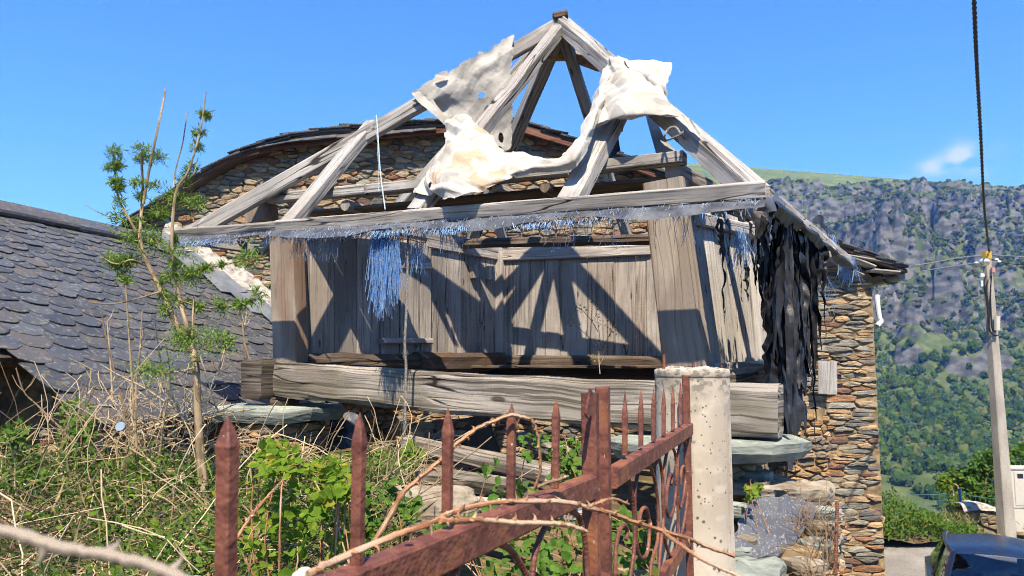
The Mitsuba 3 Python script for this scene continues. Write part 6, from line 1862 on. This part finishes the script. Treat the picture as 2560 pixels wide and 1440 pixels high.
# ------------------------------------------------------------------ right background: pole, lamp, cabinet, fence, dry wall, bank, trees
PB = at(2518, 1342, 17.6); PT = at(2466, 632, 17.0)
PO = thing('utility_pole', 'tapered concrete utility pole carrying cables at the right', 'utility pole')
m = MB(); beam(m, PB - ZU * 0.6, PT, 0.34, 0.26, up=[0.3, -1, 0], w1=0.155, h1=0.13, seg=14, rough=0.003, chamfer=0.02)
put('shaft', m.ply('mat_pole'), PO)
m = MB(); beam(m, PT - ZU * 0.14, PT + ZU * 0.03, 0.165, 0.14, up=[0.3, -1, 0], seg=2, rough=0.002, chamfer=0.01)
put('yellow_cap', m.ply('mat_yellow'), PO, label='yellow painted top of the pole')
pp = lambda x, y, dy=-0.25: at(x, y, 17.2 + dy)
m = MB()
for pts in ([(2474, 690), (2466, 720), (2470, 760), (2472, 800), (2474, 826), (2486, 838), (2496, 838)], [(2478, 690), (2476, 740), (2478, 790), (2480, 820), (2488, 830)], [(2464, 690), (2460, 710), (2466, 750), (2470, 790)]):
    tube(m, smooth_path([pp(x, y, -0.22) for x, y in pts], 20), 0.016, 6)
put('cable_loop', m.ply('mat_cable', smooth=True), PO)
m = MB(); beam(m, pp(2493, 826), pp(2493, 790), 0.105, 0.08, up=[0.3, -1, 0], seg=3, rough=0.002, chamfer=0.012)
put('junction_box', m.ply('mat_cabinet'), PO, label='small cream junction box')
for x, y0, y1, w, bs in ((2454, 716, 702, 0.05, 'mat_white_pvc'), (2454, 692, 684, 0.09, 'mat_white_pvc'), (2482, 681, 669, 0.07, 'mat_pink')):
    m = MB(); beam(m, pp(x, y0, -0.3), pp(x, y1, -0.3), w, w, seg=2, rough=0.001, chamfer=0.008)
    put('fitting', m.ply(bs), PO)
for x, y in ((2441, 657), (2492, 649), (2498, 654)):
    m = MB(); ico = trimesh.creation.icosphere(2, 0.032); v = np.asarray(ico.vertices) * [1.5, 1, 0.8] + pp(x, y, -0.3); m.add(v, ico.faces, v[:, :2]); put('insulator', m.ply('mat_white_pvc', smooth=True), PO)
m = MB(); tube(m, [pp(2470, 652, -0.1), pp(2462, 655, -0.5)], 0.02, 6); tube(m, [pp(2474, 648, -0.1), pp(2496, 652, -0.3)], 0.015, 6)
put('bracket', m.ply('mat_cable'), PO)
LP = thing('street_lamp', 'round street lamp head with pale blue cap on the pole', 'lamp')
c = at(2461, 655, 16.55)
m = MB(); th = np.linspace(0, 2 * np.pi, 21)
P = np.array([[c + np.array([math.cos(t) * r, math.sin(t) * r, z]) for t in th] for r, z in ((0.001, 0.075), (0.05, 0.072), (0.085, 0.055), (0.105, 0.02), (0.108, 0.0))])
m.add(P.reshape(-1, 3), quads(5, 21), P.reshape(-1, 3)[:, :2]); put('cap', m.ply('mat_lamp_cap', smooth=True), LP)
m = MB(); P = np.array([[c + np.array([math.cos(t) * r, math.sin(t) * r, z]) for t in th] for r, z in ((0.104, 0.0), (0.098, -0.04), (0.07, -0.075), (0.001, -0.085))])
m.add(P.reshape(-1, 3), quads(4, 21), P.reshape(-1, 3)[:, :2]); put('bowl', m.ply('mat_lens', smooth=True), LP)
# cables
def cable(pts, r, bs, label, n=50, twist=0.0):
    m = MB(); p = smooth_path(pts, n)
    if twist:
        for s in (0, 1):
            ph = np.arange(n) * 1.6 + s * np.pi
            tube(m, p + np.stack([np.cos(ph), np.sin(ph), 0 * ph], 1) * r * 0.5, r * 0.7, 5)
    else:
        tube(m, p, r, 6)
    put('cable', m.ply(bs, smooth=True), label=label, cat='cable')


cable([PT + [0, -0.1, 0.0], at(2461, 520, 13.0), at(2452, 340, 10.0), at(2441, 140, 7.8), at(2431, -120, 6.2)], 0.020, 'mat_cable', 'thick black twisted cable rising from the pole top out of the picture', 160, 1.0)
cable([PT + [-0.1, 0, -0.06], at(2400, 644, 16.6), at(2340, 655, 16.0), at(2286, 664, 15.4)], 0.014, 'mat_grey_cable', 'upper grey cable from the pole to the house eave')
cable([pp(2441, 657), at(2400, 663, 16.4), at(2340, 672, 15.8), at(2294, 680, 15.2)], 0.011, 'mat_grey_cable', 'lower grey cable from the pole to the house gutter')
cable([PT + [0.1, 0, -0.05], at(2520, 640, 17.1), at(2570, 641, 17.3), at(2700, 630, 17.8)], 0.014, 'mat_grey_cable', 'grey cable leaving the pole to the right')
cable([pp(2496, 654), at(2530, 660, 17.1), at(2600, 664, 17.3)], 0.009, 'mat_cable', 'thin dark cable leaving the pole to the right')

# cabinet
CB = thing('meter_cabinet', 'pale electric meter cabinet beside the foot of the utility pole', 'cabinet')
cb = lambda x, y: at(x, y, 18.0)
x0, x1 = cb(2534, 1300)[0], cb(2534, 1300)[0] + 1.1
zb, zm, zt = cb(2528, 1330)[2] - 0.4, cb(2528, 1270)[2], cb(2528, 1168)[2]
yb = 18.0


def box(mb, a, b, ch=0.008):
    a, b = np.array(a, float), np.array(b, float)
    return beam(mb, [(a[0] + b[0]) / 2, (a[1] + b[1]) / 2, a[2]], [(a[0] + b[0]) / 2, (a[1] + b[1]) / 2, b[2]], b[0] - a[0], b[1] - a[1], up=[0, 1, 0], seg=1, rough=0, chamfer=ch)


put('plinth', box(MB(), (x0 + 0.03, yb + 0.02, zb), (x1, yb + 0.28, zm)).ply('mat_cabinet'), CB)
put('housing', box(MB(), (x0, yb, zm + 0.004), (x1, yb + 0.28, zt - 0.05)).ply('mat_cabinet'), CB)
put('top', box(MB(), (x0 - 0.03, yb - 0.03, zt - 0.046), (x1 + 0.03, yb + 0.31, zt)).ply('mat_cabinet'), CB)
DR = put('door', box(MB(), (x0 + 0.07, yb - 0.015, zm + 0.06), (x1 - 0.07, yb - 0.001, zt - 0.10)).ply('mat_cabinet'), CB)
put('window', box(MB(), (x0 + 0.14, yb - 0.025, zt - 0.25), (x0 + 0.27, yb - 0.016, zt - 0.15), 0.003).ply('mat_dark_trim'), DR)
# dry stone wall end
DW = thing('dry_stone_wall', 'short dry stone wall with pale rounded coping behind the car', 'wall')
DY = 18.6
a, b = at(2410, 1318, DY), at(2500, 1330, DY)
zt = at(2450, 1275, DY)[2]; z0_ = a[2] - 0.3
L = b[0] - a[0]
m = MB(); box(m, (a[0], DY, z0_), (b[0], DY + 0.5, zt - 0.01)); put('core', m.ply('mat_mortar'), DW)
st = rubble(0, L, z0_, zt, lambda s, z: z < zt - 0.03 and 0.02 < s < L - 0.02, 0.14, 0.34, 0.07, 0.12, seed=77, proud=0.06)
place_rubble(st, lambda s, z, d: np.stack([a[0] + s, DY - d, z], 1), DW, 'mat_stone', lambda s, z: 1.0, limit=60)
m = MB(); patch(m, [[[a[0] - 0.02, DY - 0.08, zt - 0.02], [a[0] + L / 2, DY - 0.1, zt + 0.02], [b[0], DY - 0.08, zt - 0.05]], [[a[0] - 0.02, DY + 0.1, zt + 0.13], [a[0] + L / 2, DY + 0.1, zt + 0.15], [b[0], DY + 0.1, zt + 0.06]], [[a[0] - 0.02, DY + 0.55, zt + 0.10], [a[0] + L / 2, DY + 0.55, zt + 0.12], [b[0], DY + 0.55, zt + 0.05]]], 30, 14, wrinkle=0.03, scale=4, seed=28)
put('coping', m.ply('mat_white_mortar', smooth=True), DW)
# wire fence with a blue post
FN = thing('wire_fence', 'sagging green wire mesh fence with a blue post above the bank', 'fence')
fp = [at(2190, 1232, 19.6), at(2400, 1226, 19.2), at(2500, 1242, 19.0)]
m = MB(); tube(m, [at(2407, 1306, 19.1), at(2398, 1222, 19.1)], 0.032, 8); put('post', m.ply('mat_blue_paint', smooth=True), FN, label='blue painted fence post')
m = MB()
for k in range(6):
    for (p, q, n) in ((fp[0], fp[1], 14), (fp[1], fp[2], 8)):
        s = np.linspace(0, 1, n); pts = p + (q - p) * s[:, None]; pts[:, 2] -= 0.15 * k + 0.10 * np.sin(np.pi * s) + 0.02 * np.sin(9 * s + k)
        tube(m, pts, 0.007 if k == 0 else 0.0045, 4, cap=False)
for (p, q, n) in ((fp[0], fp[1], 17), (fp[1], fp[2], 9)):
    for s in np.linspace(0, 1, n):
        c = p + (q - p) * s + [0, 0, -0.10 * math.sin(math.pi * s)]
        tube(m, [c, c + [0.02 * math.sin(9 * s), 0, -0.38], c + [0, 0, -0.76]], 0.0045, 4, cap=False)
scene['mat_wire'] = two(prin((0.16, 0.34, 0.30), 0.5, 0.4))
put('mesh', m.ply('mat_wire', smooth=True), FN)
# bank below the fence
m = MB()
bk = np.array([[at(x, y, Y) for x, y, Y in row] for row in ([(2120, 1346, 16.9), (2195, 1343, 16.9), (2290, 1356, 16.9), (2370, 1347, 17.0), (2440, 1337, 17.2), (2600, 1337, 17.6)], [(2120, 1305, 17.6), (2200, 1302, 17.6), (2290, 1326, 17.6), (2370, 1322, 17.8), (2440, 1322, 18.0), (2600, 1322, 18.4)], [(2120, 1285, 19.2), (2200, 1283, 19.2), (2290, 1303, 19.4), (2380, 1302, 19.4), (2440, 1306, 19.6), (2600, 1306, 20.0)], [(2120, 1345, 22), (2200, 1345, 22), (2290, 1360, 22), (2380, 1360, 22), (2440, 1360, 22), (2600, 1360, 22.4)])])
patch(m, bk, 40, 24, wrinkle=0.10, scale=2, seed=30)
put('bank', m.ply('mat_soil', smooth=True), kind='structure', label='grassy bank at the far edge of the road')
bm = m.mesh()[0]
r5 = np.random.default_rng(131)
i = r5.integers(0, len(bm) * 3 // 4, 6500); P = bm[i] + r5.normal(0, 0.12, (6500, 3)) * [1, 1, 0.15]
tall = np.exp(-((P[:, 0] - at(2240, 1300, 18.2)[0]) / 0.42) ** 2)
P = P[P[:, 0] < at(2398, 1300, 18.2)[0]]; tall = np.exp(-((P[:, 0] - at(2240, 1300, 18.2)[0]) / 0.42) ** 2)
m = MB(); hh = r5.uniform(0.0, 0.24, len(P)) * (0.6 + 1.9 * tall) * np.where(P[:, 0] > at(2385, 1300, 18.2)[0], 0.25, 1.0)
leaves(m, P + np.stack([0 * hh, 0 * hh, hh], 1), rand_dirs(len(P), r5, 0.7), rand_dirs(len(P), r5, 0.6), r5.uniform(0.06, 0.14, len(P)), wide=0.55)
put('bank_plants', m.ply('mat_leaf'), label='green weeds and grass covering the roadside bank', cat='weeds', kind='stuff')
i = r5.integers(len(bm) // 4, len(bm) * 3 // 4, 1500); P = bm[i] + r5.normal(0, 0.1, (1500, 3)) * [1, 1, 0.2]; P = P[P[:, 0] > at(2290, 1300, 18)[0]]
m = MB(); leaves(m, P + [0, 0, 0.12], rand_dirs(len(P), r5, 0.8), rand_dirs(len(P), r5, 0.3), r5.uniform(0.12, 0.26, len(P)), NEEDLE, NEEDLE_F, 0.5)
put('bank_grass', m.ply('mat_grass'), label='dry brownish grass on the right part of the bank', cat='grass', kind='stuff')
m = MB(); beam(m, at(2300, 1298, 18.0), at(2341, 1316, 17.6), 0.16, 0.035, up=[0, -1, 0.5], rough=0.004); put('loose_board', m.ply('mat_cane'), label='reddish board lying on the roadside bank', cat='board')
m = MB(); beam(m, at(2364, 1306, 18.0), at(2412, 1322, 17.7), 0.10, 0.06, rough=0.01); put('loose_board', m.ply('mat_white_mortar'), label='white painted board lying on the bank before the dry stone wall', cat='board')
m = MB(); beam(m, at(2362, 1314, 17.8), at(2371, 1298, 17.8), 0.07, 0.05, rough=0.006); put('wood_stub', m.ply('mat_rafter'), label='short pale wood stub sticking up on the bank', cat='wood block')
m = MB(); beam(m, at(2200, 1320, 17.2), at(2207, 1292, 17.3), 0.10, 0.05, rough=0.01); put('wood_stub', m.ply('mat_cane'), label='tan wooden stub beside the corner of the stone house', cat='wood block')


# trees beyond the fence
def tree(name, label, c, rx, rz, n, size, bsdf, seed, trunk=1.5, lobes=9):
    r = np.random.default_rng(seed)
    N = thing(name, label, 'tree')
    m = MB(); c = np.asarray(c, float)
    base = c - [0, 0, rz + trunk + 3.5]
    tube(m, smooth_path([base, base + [0.05, 0, (trunk + 3.5) * 0.6], c - [0, 0, rz * 0.4]], 10), np.linspace(0.11, 0.06, 10), 8, jitter=0.1)
    L = [c + r.normal(0, 0.45, 3) * [rx, rx, rz] for _ in range(lobes)]
    for q in L:
        tube(m, smooth_path([c - [0, 0, rz * 0.7], (c + q) / 2 + r.normal(0, 0.1, 3), q], 8), np.linspace(0.045, 0.012, 8), 5, cap=False)
    put('trunk', m.ply('mat_bark', smooth=True), N)
    P = []
    for q in L:
        k = n // lobes; d = r.normal(0, 1, (k, 3)); d /= np.linalg.norm(d, axis=1, keepdims=True)
        P.append(q + d * (r.random((k, 1)) ** 0.4) * [rx * 0.5, rx * 0.5, rz * 0.42])
    P = np.vstack(P)
    m = MB(); leaves(m, P, rand_dirs(len(P), r, -0.2), rand_dirs(len(P), r, 0.9), r.uniform(0.6, 1.2, len(P)) * size, wide=1.1)
    put('crown', m.ply(bsdf), N)


tree('tree', 'rounded green bushy tree behind the pole and the dry stone wall', at(2455, 1205, 23), 0.78, 0.82, 3400, 0.13, 'mat_leaf', 141, 2.2)
tree('tree', 'low pale green shrub tree just left of the blue fence post', at(2385, 1245, 21.5), 0.42, 0.6, 900, 0.10, 'mat_leaf_bright', 142, 1.8, 6)
tree('tree', 'green tree top behind the meter cabinet at the right edge', at(2560, 1160, 24.0), 1.05, 0.78, 2400, 0.13, 'mat_leaf', 143, 2.4)
# forest on the valley side: too many crowns to count
r6 = np.random.default_rng(151)
fm = MB()
ico = trimesh.creation.icosphere(1); iv, if_ = np.asarray(ico.vertices), np.asarray(ico.faces)
nT = 7000
tx_, ty_ = r6.uniform(150, 520, nT), r6.uniform(255, 640, nT)
u_ = tx_ / ty_
dens_ = ss(0.36, 0.60, nfbm(np.stack([tx_ / 45, ty_ / 45, tx_ * 0], 1), 3, 52) + 0.40 * (1 - ss(300, 520, ty_)))
kp = (u_ > 0.40) & (u_ < 0.80) & (r6.random(nT) < dens_)
tx_, ty_ = tx_[kp], ty_[kp]
tz_ = hill_z(tx_, ty_)
Vs, Fs, Us, n0 = [], [], [], 0
for k in range(len(tx_)):
    s = r6.uniform(1.6, 4.6) * (1 - 0.45 * ss(420, 600, ty_[k]))
    d = iv * (0.75 + 0.6 * r6.random((len(iv), 1))) * [s * 0.62, s * 0.62, s * 0.72]
    Vs.append(d + [tx_[k], ty_[k], tz_[k] + s * 0.55]); Fs.append(if_ + n0); Us.append(np.column_stack([d[:, 0], np.full(len(iv), 10.0 * r6.integers(0, 211) + 4)])); n0 += len(iv)
V_, U_ = np.vstack(Vs), np.vstack(Us)
fm.add(V_, np.vstack(Fs), U_)
nl = len(V_)
leaves(fm, V_ + r6.normal(0, 0.35, V_.shape), rand_dirs(nl, r6, -0.1), rand_dirs(nl, r6, 0.8), r6.uniform(0.8, 1.7, nl), NEEDLE, NEEDLE_F, 5.0)
put('forest', fm.ply('mat_forest'), label='dense green wood covering the lower valley side', cat='forest', kind='stuff')

# heather and gorse between the rocks of the upper slope, too many bushes to count
nS = 24000
sx_, sy_ = r6.uniform(190, 680, nS), r6.uniform(520, 850, nS)
kp = (sx_ / sy_ > 0.28) & (sx_ / sy_ < 0.80) & (r6.random(nS) < 0.25 + 0.75 * ss(0.40, 0.58, nfbm(np.stack([sx_ / 40, sy_ / 40, sx_ * 0], 1), 3, 57)))
sx_, sy_ = sx_[kp], sy_[kp]; sz_ = hill_z(sx_, sy_)
ss_ = r6.uniform(0.7, 2.6, len(sx_))
d = iv[None] * (0.6 + 0.7 * r6.random((len(sx_), len(iv), 1))) * ss_[:, None, None] * [1.0, 1.0, 0.75]
V_ = (d + np.stack([sx_, sy_, sz_ + 0.2 * ss_], 1)[:, None]).reshape(-1, 3)
F_ = (if_[None] + (np.arange(len(sx_)) * len(iv))[:, None, None]).reshape(-1, 3)
U_ = np.stack([d[..., 0], np.broadcast_to((10.0 * r6.integers(0, 211, len(sx_)) + 4)[:, None], d.shape[:2])], -1).reshape(-1, 2)
put('scrub', MB().add(V_, F_, U_).ply('mat_heath'), label='dark heather and gorse scrub between the cliffs', cat='scrub', kind='stuff')

# ------------------------------------------------------------------ car, seen over its windscreen
CR = thing('car', 'dark blue car parked below the utility pole facing the viewer', 'car')
_co = at(2512, 1400, 9.9); gz = -2.36
_ca = math.radians(-27); _cc, _cs = math.cos(_ca), math.sin(_ca)
_cx0, _cy0 = _co[0] + 1.42 * _cs, 9.9 - 1.42 * _cc


def car(x, y, z):
    """car coordinates (x across, y back from the front bumper, z up) to the world"""
    return np.array([_cx0 + _cc * x - _cs * y, _cy0 + _cs * x + _cc * y, gz + z])


half = 0.86
prof = [(0.00, 0.42), (0.02, 0.72), (0.18, 0.84), (0.95, 0.97), (1.25, 1.00), (2.9, 1.02), (4.0, 0.98), (4.25, 0.80), (4.28, 0.35), (3.9, 0.28), (0.4, 0.26), (0.1, 0.30)]
xs = np.array([-1, -0.985, -0.93, -0.6, 0, 0.6, 0.93, 0.985, 1])
P = np.array([[car(half * x, y, (z if abs(x) < 0.95 else z * 0.99) - 0.055 * (x ** 4) * (z > 0.6)) for x in xs] for y, z in prof + prof[:1]])
m = MB(); m.add(P.reshape(-1, 3), quads(len(prof) + 1, 9), P.reshape(-1, 3)[:, :2])
for e in (0, 8):
    ring = P[:-1, e]; m.add(np.vstack([ring, ring.mean(0)[None]]), [[k, (k + 1) % len(prof), len(prof)] for k in range(len(prof))], np.zeros((len(prof) + 1, 2)))
put('body', m.ply('mat_car_paint', smooth=25) if False else mikit.ply((m.mesh()[0], m.mesh()[1]), 'mat_car_paint', smooth=35), CR)
# roof
m = MB(); patch(m, [[car(-0.50, 2.02, 1.43), car(0, 1.96, 1.465), car(0.50, 2.02, 1.43)], [car(-0.57, 2.4, 1.47), car(0, 2.4, 1.52), car(0.57, 2.4, 1.47)], [car(-0.56, 3.2, 1.45), car(0, 3.2, 1.50), car(0.56, 3.2, 1.45)], [car(-0.52, 3.7, 1.37), car(0, 3.75, 1.40), car(0.52, 3.7, 1.37)]], 24, 24, wrinkle=0)
put('roof', m.ply('mat_car_paint', smooth=True), CR)
for s in (-1, 1):
    m = MB(); beam(m, car(s * 0.745, 1.12, 0.98), car(s * 0.535, 2.04, 1.44), 0.07, 0.05, seg=6, rough=0, chamfer=0.012); put('windscreen_pillar', m.ply('mat_car_paint'), CR)
    m = MB(); tube(m, smooth_path([car(s * 0.535, 2.02, 1.43), car(s * 0.60, 2.5, 1.47), car(s * 0.59, 3.2, 1.45), car(s * 0.55, 3.7, 1.37), car(s * 0.68, 4.1, 1.0)], 24), 0.032, 8); put('roof_rail', m.ply('mat_car_paint', smooth=True), CR)
    m = MB(); beam(m, car(s * 0.78, 2.55, 0.98), car(s * 0.60, 2.6, 1.46), 0.06, 0.04, up=[0, 1, 0], seg=2, rough=0); put('door_pillar', m.ply('mat_dark_trim'), CR)
    m = MB(); patch(m, [[car(s * 0.775, 1.18, 0.99), car(s * 0.79, 2.4, 1.0), car(s * 0.77, 3.9, 1.0)], [car(s * 0.56, 2.04, 1.43), car(s * 0.60, 2.6, 1.455), car(s * 0.56, 3.66, 1.37)]], 12, 6, wrinkle=0); put('side_window', m.ply('mat_window'), CR)
    MR = put('mirror', MB().add(*(lambda v: (v, trimesh.creation.icosphere(2).faces, v[:, :2]))(np.sign(np.asarray(trimesh.creation.icosphere(2).vertices)) * np.abs(np.asarray(trimesh.creation.icosphere(2).vertices)) ** 0.7 * [0.125, 0.06, 0.085] + car(s * 0.98, 1.42, 1.04))).ply('mat_dark_trim', smooth=True), CR)
    m = MB(); box(m, car(s * 0.97 - 0.07, 1.345, 1.0), car(s * 0.97 + 0.05, 1.362, 1.035), 0.004); put('indicator', m.ply('mat_cabinet'), MR)
    m = MB(); tube(m, [car(s * 0.86, 1.45, 1.0), car(s * 0.76, 1.42, 0.97)], 0.025, 6); put('arm', m.ply('mat_dark_trim'), MR)
    for yy in (0.85, 3.45):
        m = MB(); tt = np.linspace(0, 2 * np.pi, 29)
        rows = [[car(s * (0.86 - w), yy + math.cos(t) * r, 0.31 + math.sin(t) * r) for t in tt] for r, w in ((0.16, 0.0), (0.27, -0.01), (0.31, 0.03), (0.31, 0.17), (0.2, 0.19))]
        m.add(np.array(rows).reshape(-1, 3), quads(5, 29), np.array(rows).reshape(-1, 3)[:, 1:]); put('wheel', m.ply('mat_tyre', smooth=True), CR)
    m = MB(); patch(m, [[car(s * 0.50, 0.02, 0.60), car(s * 0.66, 0.03, 0.60), car(s * 0.82, 0.16, 0.62)], [car(s * 0.48, 0.08, 0.74), car(s * 0.64, 0.12, 0.76), car(s * 0.80, 0.30, 0.80)]], 10, 6, wrinkle=0); put('headlight', m.ply('mat_chrome'), CR)
    ST = put('seat', beam(MB(), car(s * 0.36, 2.35, 0.55), car(s * 0.36, 2.55, 1.10), 0.46, 0.12, up=[0, 1, 0], seg=4, rough=0.004, chamfer=0.05).ply('mat_seat', smooth=30) if False else beam(MB(), car(s * 0.36, 2.35, 0.55), car(s * 0.36, 2.55, 1.10), 0.46, 0.12, up=[0, 1, 0], seg=4, rough=0.004, chamfer=0.05).ply('mat_seat'), CR)
    put('headrest', beam(MB(), car(s * 0.36, 2.56, 1.13), car(s * 0.36, 2.60, 1.32), 0.26, 0.10, up=[0, 1, 0], seg=4, rough=0.004, chamfer=0.045).ply('mat_seat'), ST)
m = MB(); patch(m, [[car(-0.74, 1.10, 0.985), car(0, 0.98, 1.0), car(0.74, 1.10, 0.985)], [car(-0.66, 1.55, 1.21), car(0, 1.45, 1.24), car(0.66, 1.55, 1.21)], [car(-0.53, 2.02, 1.43), car(0, 1.96, 1.46), car(0.53, 2.02, 1.43)]], 16, 12, wrinkle=0)
put('windscreen', m.ply('mat_window', smooth=True), CR)
m = MB(); patch(m, [[car(-0.54, 3.72, 1.36), car(0, 3.76, 1.39), car(0.54, 3.72, 1.36)], [car(-0.68, 4.1, 1.0), car(0, 4.2, 1.0), car(0.68, 4.1, 1.0)]], 10, 8, wrinkle=0)
put('rear_window', m.ply('mat_window', smooth=True), CR)
m = MB(); patch(m, [[car(-0.72, 1.12, 0.97), car(0, 1.05, 0.985), car(0.72, 1.12, 0.97)], [car(-0.70, 1.6, 0.93), car(0, 1.6, 0.95), car(0.70, 1.6, 0.93)], [car(-0.70, 1.75, 0.6), car(0, 1.75, 0.6), car(0.70, 1.75, 0.6)]], 12, 10, wrinkle=0)
put('dashboard', m.ply('mat_dark_trim', smooth=True), CR)
put('rear_seat', beam(MB(), car(0, 3.25, 0.55), car(0, 3.5, 1.08), 1.2, 0.14, up=[0, 1, 0], seg=4, rough=0.004, chamfer=0.05).ply('mat_seat'), CR)
m = MB(); beam(m, car(-0.70, 1.06, 1.0), car(-0.05, 1.0, 1.02), 0.02, 0.02, seg=3, rough=0); put('wiper', m.ply('mat_dark_trim'), CR)
m = MB(); box(m, car(-0.26, -0.02, 0.42), car(0.26, 0.0, 0.53), 0.004); put('plate', m.ply('mat_white_pvc'), CR)
# ------------------------------------------------------------------ air
scene['haze'] = {'type': 'cube', 'to_world': T().translate([250, 1050, 130]).scale([3400, 1500, 260]), 'bsdf': {'type': 'null'}, 'interior': {'type': 'ref', 'id': 'haze_air'}}
labels['haze'] = {'kind': 'stuff', 'label': 'thin blue air over the valley', 'category': 'haze'}
